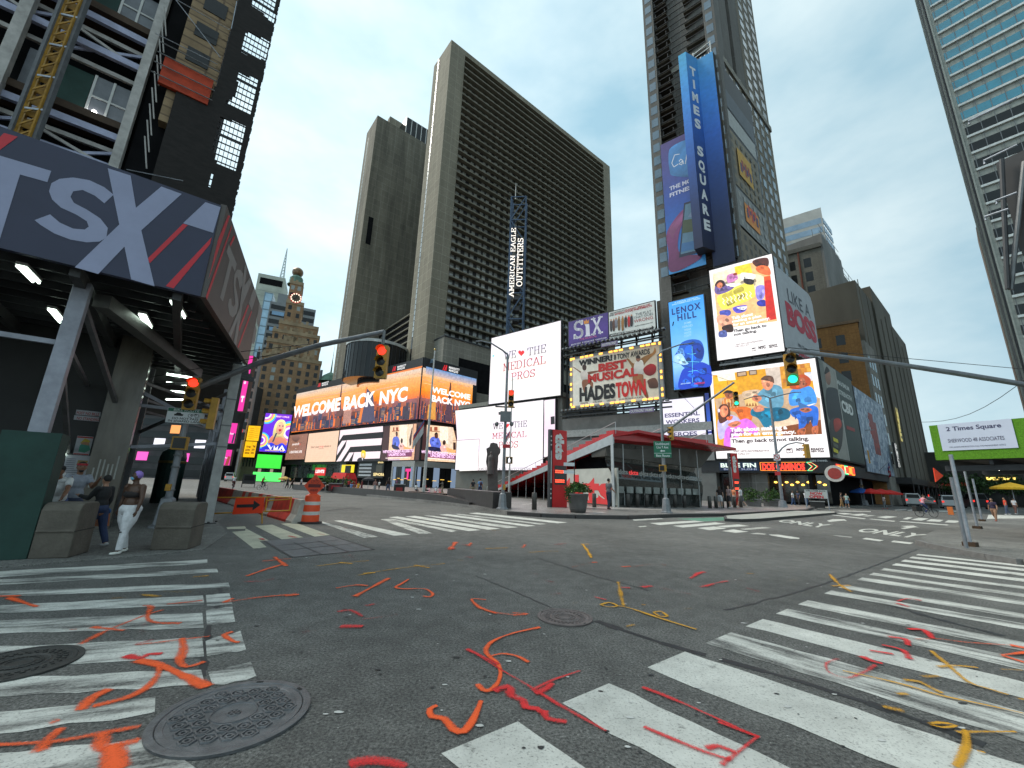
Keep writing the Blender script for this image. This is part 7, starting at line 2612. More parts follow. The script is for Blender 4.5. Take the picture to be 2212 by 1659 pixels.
# ---- screens on the far avenue
def fboard(label,Y,az,q,bg,lit=True,th=.8,name='led_screen',cat='screen',fm=None,frame=.2):
 c_ = [(a_+b_)/2 for a_,b_ in zip(q[0],q[2])]
 p = AT(*c_,Y)
 return board(name,label,cat,Face((p.x,p.y),az),q,bg,lit,th,frame,fm)
a = fboard('purple award show screen with a blond singer and a microphone',150,72,[(574,893),(632,895.5),(617,979),(560,973.5)],(120,44,220))
q = a.q
grad(a,.01,.5,(120,40,214),(96,40,230),.01,.99);grad(a,.5,.99,(96,40,230),(40,40,230),.01,.99)
for cx,cy,r_ in((.05,.02,.42),(1.0,.48,.5),(.0,.72,.35)):
 for j,c in enumerate(((60,200,240),(250,226,60),(250,120,190),(240,240,250))):
  rr = r_*(1-j*.17)
  pts = [(cx+rr*math.cos(t_*math.tau/20)*.9,cy+rr*.62*math.sin(t_*math.tau/20))for t_ in range(20)]
  pts = [(min(.99,max(.01,u_)),min(.99,max(.01,v_)))for u_,v_ in pts]
  qpoly(a,pts,c)
 rr = r_*.32
 pts = [(min(.99,max(.01,cx+rr*math.cos(t_*math.tau/20)*.9)),min(.99,max(.01,cy+rr*.62*math.sin(t_*math.tau/20))))for t_ in range(20)]
 qpoly(a,pts,(120,44,220))
qblob(a,[(.30,.80),(.38,.58),(.62,.52),(.86,.60),(.96,.80)],(226,140,110))
qblob(a,[(.40,.55),(.42,.28),(.56,.15),(.76,.18),(.84,.38),(.80,.56),(.88,.64),(.72,.60),(.5,.62)],(246,222,150))
qblob(a,[(.50,.42),(.52,.25),(.66,.2),(.76,.3),(.74,.45),(.64,.53),(.54,.50)],(238,172,140))
qblob(a,[(.58,.41),(.64,.39),(.70,.41),(.64,.46)],(190,20,50))
for u_ in(.56,.68):
 qblob(a,[(u_,.31),(u_+.04,.295),(u_+.08,.31),(u_+.04,.325)],(70,40,90))
qpoly(a,[(.50,.50),(.56,.50),(.48,.74),(.42,.74)],(70,70,90))
qblob(a,[(.2,.86),(.4,.76),(.6,.82),(.8,.75),(.98,.84),(.95,.93),(.1,.93)],(40,50,220))
qpoly(a,[(.25,.82),(.35,.82),(.42,.90),(.49,.82),(.42,.96)],(250,250,255))
qpoly(a,[(.52,.94),(.52,.82),(.60,.9),(.68,.82),(.68,.94)],(250,250,255))
qpoly(a,[(.70,.94),(.82,.80),(.97,.94),(.88,.94),(.82,.88),(.78,.94)],(250,250,255))
qtext(a,'MILEY CYRUS',.40,.085,.90,.045,(255,200,240),.05)
qtext(a,'LIVE! SUNDAY 8PM',.22,.985,.92,.955,(250,210,120),.04)
done(a)
a = fboard('bright green screen below the purple award screen',146,66,[(556,980),(609,984.5),(606,1013),(553,1010)],(60,230,60))
done(a)
k = MB()
F_ = a.F
k.fbox(F_,a.lim[0]-.4,a.lim[1]+.6,a.lim[2]-4.4,a.lim[2]-1.4,-1,.2,E('green_fascia',(.08,.8,.12),.9))
k.build('green_fascia',a.t)
for label,q,bg,s_ in(('yellow lit sign panel lettered THE LION KING below its tall twin',[(531,955),(557,952.5),(548,988),(524,987)],(250,190,20),('THE','LION','KING')),('tall yellow lit sign box above the lettered yellow panel',[(538,919),(563.5,921),(558,951),(531,953)],(250,196,30),None)):
 a = fboard(label,150,80,q,bg,frame=.1,th=4)
 if s_:
  for j,w_ in enumerate(s_):
   qtext(a,w_,.12,.38+j*.2,.52,.25+j*.2,(90,40,10),.05)
   qtext(a,w_,.66,.38+j*.2,.92,.25+j*.2,(90,40,10),.05)
  rect(a,.58,.02,.60,.98,(200,120,10))
 else:
  for j in range(6):
   rect(a,.1+.07*(j%2),.15+j*.13,.5,.19+j*.13,(190,110,10))
   rect(a,.62,.12+j*.13,.92,.16+j*.13,(210,140,20))
  rect(a,.55,.02,.57,.98,(200,120,10))
 done(a)
a = fboard('small red screen with white words beside the yellow boxes',152,70,[(525,917),(539,918),(534,949),(521,948)],(200,30,40),frame=.1)
for j,w_ in enumerate(('MATT','JUST','LUV','MAKE','IT','JUST')):
 qtext(a,w_,.15,.18+j*.15,.85,.07+j*.15,(250,220,220),.04)
done(a)
mag = (236,40,160)
a = fboard('long vertical magenta banner with white downward lettering beside the shed post',62,78,[(538,770),(546,767),(526,889),(511,887)],mag,frame=.05,th=1.5)
u0,u1,z0,z1 = a.lim
a.d+=.01
lettering(a.mb,a.F,'T·Mobile',u0+.22*(u1-u0),u0+.78*(u1-u0),z1-(z1-z0)*.52,z1-(z1-z0)*.14,LED,.03,a.d,col=(255,230,248),rot=-90)
lettering(a.mb,a.F,'T',u0+.2*(u1-u0),u0+.8*(u1-u0),z0+(z1-z0)*.17,z0+(z1-z0)*.27,LED,.09,a.d,col=(255,236,250))
done(a)
for label,q in(('upper pink screen behind the shed posts',[(500,914),(515,914.5),(504,958),(489,957)]),('lower pink screen near the street behind the shed posts',[(489,971),(503,972.5),(494,1006),(477,1004)])):
 a = fboard(label,95,80,q,mag,frame=.1)
 qtext(a,'Score',.2,.56,.8,.47,(255,230,248),.04)
 if 'upper' in label:
  qpoly(a,[(.72,.5),(.95,.5),(.95,.98),(.68,.98)],(30,30,70))
 else:
  qpoly(a,[(.55,.4),(.95,.42),(.9,.98),(.5,.98)],(150,60,50))
 done(a)
a = fboard('white sign board with blue vertical words seen between the shed posts',40,100,[(470,925),(477,926),(462,978),(455,977)],(236,240,246),frame=.05)
lettering(a.mb,a.F,'THINK BIG',a.lim[0]+.25,a.lim[1]-.25,a.lim[2]+.5,a.lim[3]-.5,LED,.05,a.d+.02,col=(20,130,190),rot=90)
done(a)
# avenue-side low blocks below the clock tower
t,F,zt,u1 = block('shop_building','low classical shop block with tall piers under the yellow sign boxes','building',60,152,506,1020,560,975,20,M('old_stone',(.22,.19,.15),.85,0,.3,.5),False)
k = MB()
for i in range(7):
 k.fbox(F,u1*(i+.3)/7,u1*(i+.75)/7,5,zt-2,-.4,.08,win_dark)
k.build('tall_windows',t)
k = MB()
k.fbox(F,-.5,u1,zt,zt+1,-20,.8,MATS['old_stone'])
k.build('cornice',t)
t,F,zt,u1 = block('shop_building','dark glass shopfront block below the purple award screen','building',66,156,552,1040,640,972,30,void,False)
k = MB()
for i in range(9):
 k.fbox(F,u1*(i+.1)/9,u1*(i+.9)/9,.3,5.5,-.2,.1,win_dark if i%3 else E('shop_glow',(.35,.30,.22),.5))
k.build('shopfront_panes',t)
t,F,zt,u1 = block('office_building','dark avenue block seen through the shed passage','building',84,150,270,1010,512,800,30,M('avenue_dark',(.05,.048,.05),.8,0,.4,.3),True,win_dark,8,4.5,.55,2)
k = MB()
for i in range(6):
 k.fbox(F,u1*(.1+.15*i),u1*(.1+.15*i)+3.5,6+5*(i%3),9+5*(i%3),.1,.4,E('far_sign_%d'%(i%3),((.9,.1,.5),(.85,.85,.95),(.9,.35,.1))[i%3],.7))
k.build('lit_signs',t)['kind'] = 'stuff'
t,F,zt,u1 = block('theatre_building','far pale buildings closing the avenue','building',80,420,440,1030,540,1002,40,M('far_stone',(.28,.26,.25),.9),True,win_dark,3,5,.5,2)
k = MB()
k.fbox(F,8,22,3,12,0,.5,E('far_marquee',(.9,.5,.2),.8))
k.fbox(F,26,33,3,9,0,.5,E('far_marquee_pink',(.8,.12,.4),.8))
k.build('marquee',t)
# ================================================================ ticket booth with the red steps
TK = G(1328,1095,PLZ)
TIP = Vector((mean_bearing((1047,1062))*56,56,PLZ))
TN = Face(TK,66)
sv = TK-TIP
TS = Face(TK,math.degrees(math.atan2(sv.x,sv.y)))
SL = sv.xy.length
red_glass = M('red_glass_step',(0.42,0.012,0.015),.25,0,.2,1)
alu = M('brushed_alu',(.42,.44,.45),.4,.5,.15,2)
booth = thing('ticket_booth','glass ticket booth under a red stepped roof with big red lettering','ticket booth',TK)
zt = TN.uz(1334.6,936)[1]-.1
k = MB()
k.extr(TS,[(-SL,PLZ+.02),(-SL+1.0,PLZ+.02),(0,zt-.75),(0,zt)],-.12,0,alu)
k.build('stringer',booth)
n = 27
k = MB()
poly = [(-SL,PLZ)]
for i in range(n):
 u0,u1 = -SL+SL*i/n,-SL+SL*(i+1)/n
 z = PLZ+(zt-PLZ)*(i+1)/n+.34
 poly+=[(u0,z),(u1,z)]
poly+=[(0,zt-.4),(-SL+1,PLZ)]
k.extr(TS,poly,-11,-.13,red_glass)
k.build('steps',booth)
k = MB()
for o in(-.3,-5.5,-10.8):
 for i in range(9):
  u = -SL+SL*i/8
  z = PLZ+(zt-PLZ)*i/8
  k.beam(TS.pt(u,z,o),TS.pt(u,z+1.0,o),.04,.04,alu)
 k.tube([TS.pt(-SL,PLZ+1.0,o),TS.pt(0,zt+1.0,o)],.03,alu,6)
k.build('handrail',booth)
# roof plate with its thin red edge, tapering to a point on the right
k = MB()
tipz = TN.uz(1590,967.5,1.2)
apex = TN.uz(1379,928.6,.6)
rp_ = [TN.pt(0,zt,.1),TN.pt(apex[0],apex[1],.6),TN.pt(tipz[0],tipz[1],1.2),TN.pt(9,zt-.6,-9),TN.pt(3,zt-.2,-9)]
k.mesh(rp_+[p-Z*.22 for p in rp_],[(0,1,2,3,4),(9,8,7,6,5),(0,5,6,1),(1,6,7,2),(2,7,8,3),(3,8,9,4),(4,9,5,0)],red_glass)
k.build('roof_plate',booth)
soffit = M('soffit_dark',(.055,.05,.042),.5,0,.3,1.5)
U1 = TN.uz(1538,1096)[0]
body = glass_mat('booth_glass',(.028,.032,.030),.1,.9,.5,.8)
prof = [(.0,PLZ),(.10,1.0),(.26,1.7),(.30,2.35),(.16,2.85),(-.25,3.3),(-.5,3.8),(-.2,zt-.45)]
k = MB()
ur = [0,U1]
vs = []
for u in(0.02,U1*.25,U1*.5,U1*.75,U1):
 f_ = u/U1
 for d,z in prof:
  zz = PLZ+(z-PLZ)*(1-.16*f_)
  vs.append(TN.pt(u,zz,d-.6-.5*f_*f_))
m_ = len(prof)
k.mesh(vs,[(i*m_+j,(i+1)*m_+j,(i+1)*m_+j+1,i*m_+j+1)for i in range(4)for j in range(m_-1)],body)
k.extr(TN,[(1.1,PLZ),(U1,PLZ),(U1,zt-1.3),(1.1,zt-.5)],-7,-1.9,void)
k.build('glass_front',booth)
k = MB()
for i in range(5):
 u = 1.3+i*2.05
 k.extr(TN,[(u,PLZ),(u+.05,PLZ),(u+.05,zt-.7),(u,zt-.7)],-.5,-.42,alu)
k.extr(TN,[(-.02,PLZ),(.04,PLZ),(.04,zt-.2),(-.02,zt-.2)],-.3,0,alu)
k.build('mullions',booth)
for i in range(10):
 u = .5+i*(U1-1)/10
 k = MB()
 dd = -.24-.5*(u/U1)**2
 k.fbox(TN,u,u+.62,1.25,1.75,dd-.1,dd+.02,M('ticket_pane',(.20,.22,.21),.2,0,.4,2))
 k.build('ticket_window',booth)
k = MB()
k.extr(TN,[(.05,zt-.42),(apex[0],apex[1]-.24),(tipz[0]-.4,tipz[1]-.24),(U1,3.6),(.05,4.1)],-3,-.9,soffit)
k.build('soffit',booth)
k = MB()
gm,rm_ = M('pattern_grey',(.24,.24,.23),.5),E('pattern_red',(.6,.03,.03),.55)
for i in range(9):
 u = .4+i*(U1-.8)/9
 lettering(k,TN,'tkts',u,u+(U1-1)/9.4,2.72-.03*i,3.05-.03*i,rm_ if i==1 else gm,.04,-.02-.5*(u/U1)**2)
k.build('lettering_band',booth)
uw0,uw1 = TS.uz(1237,1093)[0],TS.uz(1326,1093)[0]
k = MB()
k.fbox(TS,uw0-3,-.06,PLZ,3.15,-.5,-.35,M('panel_white',(.46,.46,.42),.5,0,.15,1))
wp_ = k.build('wall_panel',booth)
k = MB()
big_red = E('panel_red',(.62,.02,.022),.45)
u0,z0 = TS.uz(1236,1086)
u1,z1 = TS.uz(1312,1086)
lettering(k,TS,'tkts',u0-2.0,u1+.2,PLZ+.15,2.7,big_red,.045,-.33)
k.build('lettering',wp_)
k = MB()
k.fbox(TS,-SL+9,uw0-3.1,PLZ,3.4,-9,-6.5,void)
k.fbox(TS,-SL+4,-.2,PLZ,.3,-9,-.3,soffit)
k.build('undercroft',booth)
k = MB()
for i in range(7):
 u = uw0-3.6-i*1.9
 k.fbox(TS,u,u+.05,PLZ,PLZ+(zt-PLZ)*(SL+u)/SL-.3,-.3,-.25,alu)
k.build('glazing_bars',booth)
k = MB()
for i in range(6):
 p = TS.pt(uw0-4-i*1.2,2.5+.1*(i%2),-2.4)
 k.ball(p,.09,.09,.12,E('warm_lamp',(1,.66,.25),3),8)
k.build('pendant_lamps',booth)['kind'] = 'stuff'
def pylon(p,az,w,h,label,spans):
 F = Face(p,az)
 t = thing('sign_pylon',label,'sign',p)
 k = MB()
 k.fbox(F,0,w,PLZ,h,-.28,0,M('pylon_red',(.55,.014,.016),.35,0,.12,1))
 k.build('panel',t)
 k = MB()
 k.fbox(F,-.22,-.004,PLZ,h,-.3,-.05,darkgrey)
 for z in(PLZ+.6,PLZ+.9,PLZ+1.2,h-.5,h-.8,h-1.1):
  k.ball(F.pt(-.12,z,-.05),.06,.03,.06,M('pylon_lamp',(.6,.62,.6),.3),8)
 k.fbox(F,-.16,-.06,PLZ+1.6,h-1.5,-.06,-.03,alu)
 k.build('edge_post',t)
 k = MB()
 lettering(k,F,'tkts',w*.22,w*.80,h-2.1,h-.25,M('pylon_white',(.66,.66,.64),.5,0,.08),.07,.012,rot=-90)
 k.build('lettering',t)
 k = MB()
 k.fbox(F,w*.12,w*.95,1.7,3.0,.002,.02,M('led_panel',(.06,.05,.05),.4))
 em = E('led_red',(1,.07,.03),1.6)
 for z in(2.62,2.5,1.98,1.86):
  x = w*.16
  while x<w*.7:
   x1 = min(w*.8,x+random.uniform(.1,.3))
   k.fbox(F,x,x1,z,z+.07,.021,.03,em)
   x = x1+.03
 k.build('message_panel',t)
 return t
pylon(G(1193.5,1096,PLZ),57,1.28,5.5,'red upright pylon lettered tkts beside the planter and the steps',0)
p_ = G(1589,1092,PLZ)
pylon(p_,66,1.0,AT(1560,978,p_.y).z,'further red pylon lettered tkts right of the ticket booth among people',0)
# ================================================================ street furniture
def bollard(p,label,grp=None,h=.98):
 t = tag(None or(lambda k:(k.lathe((p.x,p.y,p.z),[(.0,0),(.15,0),(.15,h-.03),(.13,h),(.0,h)],M('bollard_steel',(.085,.08,.075),.45,.4,.3,3),14),k.build('bollard',base=p,smooth=True))[1])(MB()),label,'bollard',grp)
 return t
b0 = bollard(G(1154,1101,PLZ),'single dark bollard standing left of the red pylon')
c_ = copy_tree(b0);c_.location = G(1284,1096,PLZ);c_['label'] = 'dark bollard between the planter and the man in grey'
for i in range(7):
 c_ = copy_tree(b0);c_.location = G(1357+i*20.4,1095.5+i*.2,PLZ);c_['label'] = 'dark bollard in the row before the booth windows';c_['group'] = 'bollards before the booth windows'
for i in range(6):
 c_ = copy_tree(b0);c_.location = G(1534+i*13.4,1097.5-i*.3,PLZ);c_['label'] = 'dark bollard in the row beside the further pylon';c_['group'] = 'bollards beside the further pylon'
pole_m = M('pole_grey',(.22,.23,.25),.5,.4,.25,3,.1)
sig_y = M('signal_yellow',(.42,.22,.02),.5,0,.25,4)
sig_k = M('signal_lens_off',(.012,.012,.012),.3)
LENS = {'r':E('lens_red',(1,.025,.01),1.6),'g':E('lens_green',(.02,.80,.45),1.1),'w':E('lens_walk',(.9,.9,.95),3)}
def ped_base(k,p,s=1.0,h=.85):
 r_ = .27*s
 ring = lambda q,z:[p+Vector((math.cos(a)*q,math.sin(a)*q,z))for a in[i*math.tau/8+.39 for i in range(8)]]
 rows = [ring(r_*1.35,0),ring(r_*1.35,.06),ring(r_,.1),ring(r_*.72,h),ring(.11,h+.06)]
 k.mesh([v for q in rows for v in q],[(i*8+j,i*8+(j+1)%8,(i+1)*8+(j+1)%8,(i+1)*8+j)for i in range(4)for j in range(8)]+[tuple(range(32,40))],pole_m)
def signal(t,p,az,lit,s=1.0,name='signal_head'):
 """three-lens head hung with its middle at p, facing back along az"""
 F = Face(p,az)
 k = MB()
 w,h = .17*s,.53*s
 k.fbox(F,-w,w,p.z-h,p.z+h,-.2*s,0,sig_y)
 for i in(-1,0,1):
  c = F.pt(0,p.z-i*.35*s,0)
  vs = []
  for j in range(9):
   a = math.pi*j/8
   for d in(0,.2*s):
    vs.append(c+F.r*math.cos(a)*.15*s+Z*math.sin(a)*.15*s+F.n*d)
  k.mesh(vs,[(j*2,j*2+1,j*2+3,j*2+2)for j in range(8)],sig_y)
 hd_ = k.build(name,t)
 for i,c in((-1,'r'),(0,'y'),(1,'g')):
  k = MB()
  c0 = F.pt(0,p.z-i*.35*s,.012)
  k.mesh([c0+F.n*.03]+[c0+F.r*math.cos(j*math.tau/16)*.135*s+Z*math.sin(j*math.tau/16)*.135*s for j in range(16)],[(0,1+j,1+(j+1)%16)for j in range(16)],LENS[c]if lit==c else sig_k)
  k.build('lens',hd_)
def ped_signal(t,p,az,lit=False):
 F = Face(p,az)
 k = MB()
 k.fbox(F,-.2,.2,p.z-.2,p.z+.2,-.2,0,sig_y)
 k.fbox(F,-.16,.16,p.z-.16,p.z+.16,0,.012,sig_k)
 h_ = k.build('walk_signal',t)
 if lit:
  k = MB()
  k.ball(F.pt(.0,p.z+.1,.02),.025,.01,.025,LENS['w'],8)
  for a,b in(((0,.07),(0,-.02)),((0,-.02),(-.05,-.13)),((0,-.02),(.05,-.12)),((0,.05),(-.06,-.01)),((0,.05),(.06,.0))):
   k.beam(F.pt(a[0],p.z+a[1],.02),F.pt(b[0],p.z+b[1],.02),.022,.022,LENS['w'])
  k.build('walking_figure',h_)
def plate(t,F,q,m,name='sign_plate',th=.012):
 us,zs = zip(*[F.uz(*p)for p in q])
 k = MB()
 k.fbox(F,min(us),max(us),min(zs),max(zs),0,th,m)
 return k.build(name,t),(min(us),max(us),min(zs),max(zs))
sgn_white,sgn_red,sgn_green = M('sign_white',(.66,.68,.70)),M('sign_red',(.5,.02,.03),.5,0,.1),M('sign_green',(.01,.14,.075),.5,0,.1)
sgn_black = M('sign_black',(.02,.02,.02),.6)
VA = lambda p:math.degrees(math.atan2(p.x,p.y))+90
def street_pole(label,bx,by,gz,tx,ty,rad=.1,bs=1.0):
 p = G(bx,by,gz)
 t = thing('traffic_pole',label,'traffic pole',p)
 zt_ = AT(tx,ty,p.y).z
 k = MB()
 ped_base(k,p,bs)
 k.build('pedestal',t)
 k = MB()
 k.tube([p+Z*.8,Vector((p.x,p.y,zt_))],[rad,rad*.7],pole_m,12)
 k.build('pole',t)
 return t,p,zt_
def arm(t,pts,r0,r1,name='mast_arm',n=10):
 k = MB()
 k.tube(pts,[r0+(r1-r0)*i/(len(pts)-1)for i in range(len(pts))],pole_m,n)
 return k.build(name,t)
def bend(a,b,up,n=8):
 return[a.lerp(b,i/n)+Z*(up*math.sin(math.pi*i/n*.5))for i in range(n+1)]
t,p,zt_ = street_pole('tall grey pole with red signal and lamp arm, left of the red pylon',1085,1100,PLZ,1094,766)
Y = p.y
tp = Vector((p.x,p.y,zt_))
arm(t,[tp,AT(1086,757,Y),AT(1062,742,Y),AT(1040,736.5,Y),AT(1028,737.5,Y)],.06,.04,'lamp_arm',8)
signal(t,AT(1104,861,Y-.3),VA(p),'r')
ped_signal(t,AT(1100,994,Y-.25),VA(p),True)
k = MB()
k.beam(AT(1070,878,Y),AT(1112,880,Y),.08,.08,darkgrey)
k.beam(AT(1077,893,Y),AT(1102,893,Y),.35,.12,midgrey)
for x in(1073,1105):
 k.ball(AT(x,916,Y-.1),.13,.13,.15,midgrey,10)
k.fbox(Face(p,VA(p)),-.32,.32,AT(1090,912,Y).z,AT(1090,890,Y).z,.08,.3,midgrey)
k.build('camera_cluster',t)
F = Face(p,VA(p)).off(.12)
plate(t,F,[(1086,960),(1101.5,968)],sgn_red)
plate(t,F,[(1087,1046),(1092,1058)],sig_y,'push_button')
k = MB()
k.tube([AT(1078,1020,Y+3),AT(1101,1020,Y+3)],.02,darkgrey,5)
t,p,zt_ = street_pole('grey pole with green Southbound sign and long mast arm before the booth',1440,1108,PLZ,1417,767)
Y = p.y
tp = Vector((p.x,p.y,zt_))
arm(t,[tp,AT(1430,758,Y),AT(1467,745,Y),AT(1498,741,Y)],.06,.04,'lamp_arm',8)
e_ = AT(1586,826,Y-3)
arm(t,[AT(1433.6,934,Y),AT(1500,887,Y-1.2),e_],.09,.06)
signal(t,AT(1590,861,Y-3),VA(p),'g',.8)
k = MB()
k.tube([AT(1420,800,Y),AT(1500,882,Y-1.2)],.012,darkgrey,5)
k.tube([AT(1420,770,Y),e_],.012,darkgrey,5)
k.build('stay_wire',t)
signal(t,AT(1448,936,Y-.3),VA(p)+65,'',.8)
ped_signal(t,AT(1430,1011,Y-.3),VA(p)+30)
F = Face(p,VA(p)).off(.14)
sp_,(u0,u1,z0,z1) = plate(t,F,[(1411.5,953),(1451,988.5)],sgn_green)
k = MB()
wd = z1-z0
for s_,a,b,x0,x1 in(('Southbound',.76,.92,.1,.9),('Use 7 Ave',.55,.70,.16,.84),('Best Route',.05,.19,.12,.9)):
 lettering(k,F,s_,u0+(u1-u0)*x0,u0+(u1-u0)*x1,z0+wd*a,z0+wd*b,sgn_white,.01,.016)
k.fbox(F,u0,u1,z0+wd*.25,z0+wd*.27,.013,.016,sgn_white)
k.extr(F,[(u0+(u1-u0)*.36,z0+wd*.40),(u0+(u1-u0)*.46,z0+wd*.48),(u0+(u1-u0)*.46,z0+wd*.43),(u0+(u1-u0)*.64,z0+wd*.43),(u0+(u1-u0)*.64,z0+wd*.37),(u0+(u1-u0)*.46,z0+wd*.37),(u0+(u1-u0)*.46,z0+wd*.32)],.013,.017,sgn_white)
k.build('lettering',sp_)
def no_turn(t,F,q):
 sp_,(u0,u1,z0,z1) = plate(t,F,q,sgn_white)
 k = MB()
 c,cz,r_ = (u0+u1)/2,(z0+z1)/2,(z1-z0)*.42
 for i in range(20):
  a,b = i*math.tau/20,(i+1)*math.tau/20
  k.extr(F,[(c+r_*math.cos(a),cz+r_*math.sin(a)),(c+r_*math.cos(b),cz+r_*math.sin(b)),(c+r_*.78*math.cos(b),cz+r_*.78*math.sin(b)),(c+r_*.78*math.cos(a),cz+r_*.78*math.sin(a))],.015,.019,sgn_red)
 k.beam(F.pt(c+r_*.3,cz-r_*.5,.014),F.pt(c+r_*.25,cz+r_*.1,.014),r_*.25,.004,sgn_black)
 k.beam(F.pt(c+r_*.3,cz+r_*.15,.014),F.pt(c-r_*.45,cz+r_*.15,.014),.004,r_*.25,sgn_black)
 k.beam(F.pt(c-r_*.65,cz+r_*.6,.018),F.pt(c+r_*.65,cz-r_*.6,.018),.005,r_*.2,sgn_red)
 k.build('symbol',sp_)
t,p,zt_ = street_pole('grey pole with no left turn sign and curved arm before the restaurants',1692,1100,0,1664,860,.16,1.7)
Y = p.y
for xs in(((1664,860),(1650,855),(1630,856),(1607,863)),((1664,860),(1690,853),(1712,848),(1730,847))):
 arm(t,[AT(x,y,Y)for x,y in xs],.07,.05,'lamp_arm',8)
arm(t,[AT(*G4(868,582),Y),AT(*G4(910,530),Y),AT(*G4(970,490),Y),AT(*G4(1060,470),Y),AT(*G4(1150,482),Y)],.09,.06)
signal(t,AT(*G4(1172,565),Y),VA(p)+140,'',1.4)
F = Face(p,VA(p)).off(.2)
no_turn(t,F,[G4(808,596),G4(892,668)])
plate(t,F,[G4(825,792),G4(892,832)],sgn_red)
plate(t,F,[G4(862,680),G4(900,712)],sgn_black)
t,p,zt_ = street_pole('distant grey pole with green signal lit at the far street corner',1868,1092,.12,1842,934,.2,2.2)
Y = p.y
arm(t,[AT(*G4(1690,360),Y),AT(*G4(1760,335),Y),AT(*G4(1930,330),Y)],.09,.06,'lamp_arm',8)
signal(t,AT(*G4(1785,612),Y-.5),VA(p),'g',2.1)
signal(t,AT(*G4(1832,630),Y-.5),VA(p)+70,'',2.0)
k = MB()
k.fbox(Face(p,VA(p)),-.9,.5,AT(*G4(1720,712),Y).z,AT(*G4(1720,682),Y).z,.2,.8,sig_y)
k.build('control_box',t)
ped_signal(t,AT(*G4(1785,950),Y-.4),VA(p))
# left mast arm with two red signals, bike route sign
p = G(350,1140)
t = thing('traffic_pole','left corner pole with bike route sign and long arm carrying two red signals','traffic pole',p)
Y = p.y
k = MB()
ped_base(k,p)
k.build('pedestal',t)
k = MB()
k.tube([p+Z*.8,Vector((p.x,p.y,AT(424,812,Y).z))],[.10,.085],pole_m,12)
for y in(1105,1060,1010,985):
 q_ = AT(361,y,Y).z
 k.lathe((p.x,p.y,q_),[(.115,0),(.125,.03),(.115,.06)],midgrey,12)
k.build('pole',t)
tipL = G(830,717,6.2)
A0 = Vector((p.x,p.y,AT(430,841,Y).z))
arm(t,[A0,A0.lerp(tipL,.33)+Z*.22,A0.lerp(tipL,.66)+Z*.22,tipL],.10,.075)
k = MB()
for zz,f_ in((.9,.62),(.35,.45)):
 k.tube([A0+Z*zz-Vector((1.5,0,0)),A0.lerp(tipL,f_)+Z*.35],.012,black,5)
k.build('stay_wire',t)
k = MB()
k.tube([tipL+Z*.05,tipL-Z*.42],.05,midgrey,8)
k.build('hanger',t)
signal(t,tipL-Z*.98,92,'r',1.0)
signal(t,AT(413,850,Y-.25),66,'r',1.0)
signal(t,AT(452,893,Y-.1),66+85,'',.95)
ped_signal(t,AT(387,957,Y-.25),66)
F = Face(p-Vector((0,.2,0)),72)
sp_,(u0,u1,z0,z1) = plate(t,F,[(364,880),(438,917)],sgn_white)
W,H_ = u1-u0,z1-z0
k = MB()
k.fbox(F,u0+.01,u1-.01,z0+H_*.76,z1-.01,.012,.015,sgn_green)
lettering(k,F,'BIKE ROUTE',u0+W*.16,u0+W*.84,z0+H_*.80,z0+H_*.95,sgn_white,.01,.018)
lettering(k,F,'DO NOT PASS',u0+W*.16,u0+W*.86,z0+H_*.24,z0+H_*.38,sgn_black,.02,.014)
lettering(k,F,'IN SHARED LANE',u0+W*.07,u0+W*.94,z0+H_*.06,z0+H_*.20,sgn_black,.02,.014)
k.extr(F,[(u0+W*a,z0+H_*b)for a,b in((.2,.48),(.42,.48),(.44,.58),(.38,.62),(.35,.70),(.26,.70),(.23,.61),(.19,.58))],.012,.015,sgn_black)
for cx in(.62,.80):
 for i in range(14):
  a,b = i*math.tau/14,(i+1)*math.tau/14
  k.beam(F.pt(u0+W*cx+.055*math.cos(a),z0+H_*.54+.055*math.sin(a),.014),F.pt(u0+W*cx+.055*math.cos(b),z0+H_*.54+.055*math.sin(b),.014),.006,.012,sgn_black)
for a,b in(((.62,.54),(.68,.66)),((.68,.66),(.77,.66)),((.77,.66),(.70,.54)),((.70,.54),(.62,.54)),((.80,.54),(.76,.70))):
 k.beam(F.pt(u0+W*a[0],z0+H_*a[1],.014),F.pt(u0+W*b[0],z0+H_*b[1],.014),.006,.012,sgn_black)
k.build('lettering',sp_)
k = MB()
k.box(AT(362,1060,Y-.13),.13,.1,.2,sig_y,20)
k.build('push_button',t)
# right mast arm reaching in from a pole outside the picture
tipR = G(1703,757,6.3)
farR = G(2240,838,6.0)
t = thing('mast_arm','long grey mast arm reaching in from the right with a green signal at its tip','mast arm',tipR)
k = MB()
k.tube([tipR,tipR.lerp(farR,.3)+Z*.1,tipR.lerp(farR,.65)+Z*.1,farR+(farR-tipR)*.5],[.07,.08,.10,.12],pole_m,12)
k.build('arm',t)
k = MB()
k.tube([tipR,AT(1709,775,tipR.y)],.04,midgrey,8)
k.build('hanger',t)
signal(t,AT(1709.5,797,tipR.y),VA(tipR)-8,'g',1.0)
k = MB()
k.tube([tipR+Z*.1,farR+Z*.75],.012,black,5)
a_,b_ = AT(1986,912,34),AT(2240,800,22)
k.tube([a_.lerp(b_,i/8)-Z*(.9*math.sin(math.pi*i/8))for i in range(9)],.018,black,5)
k.build('cable',t)
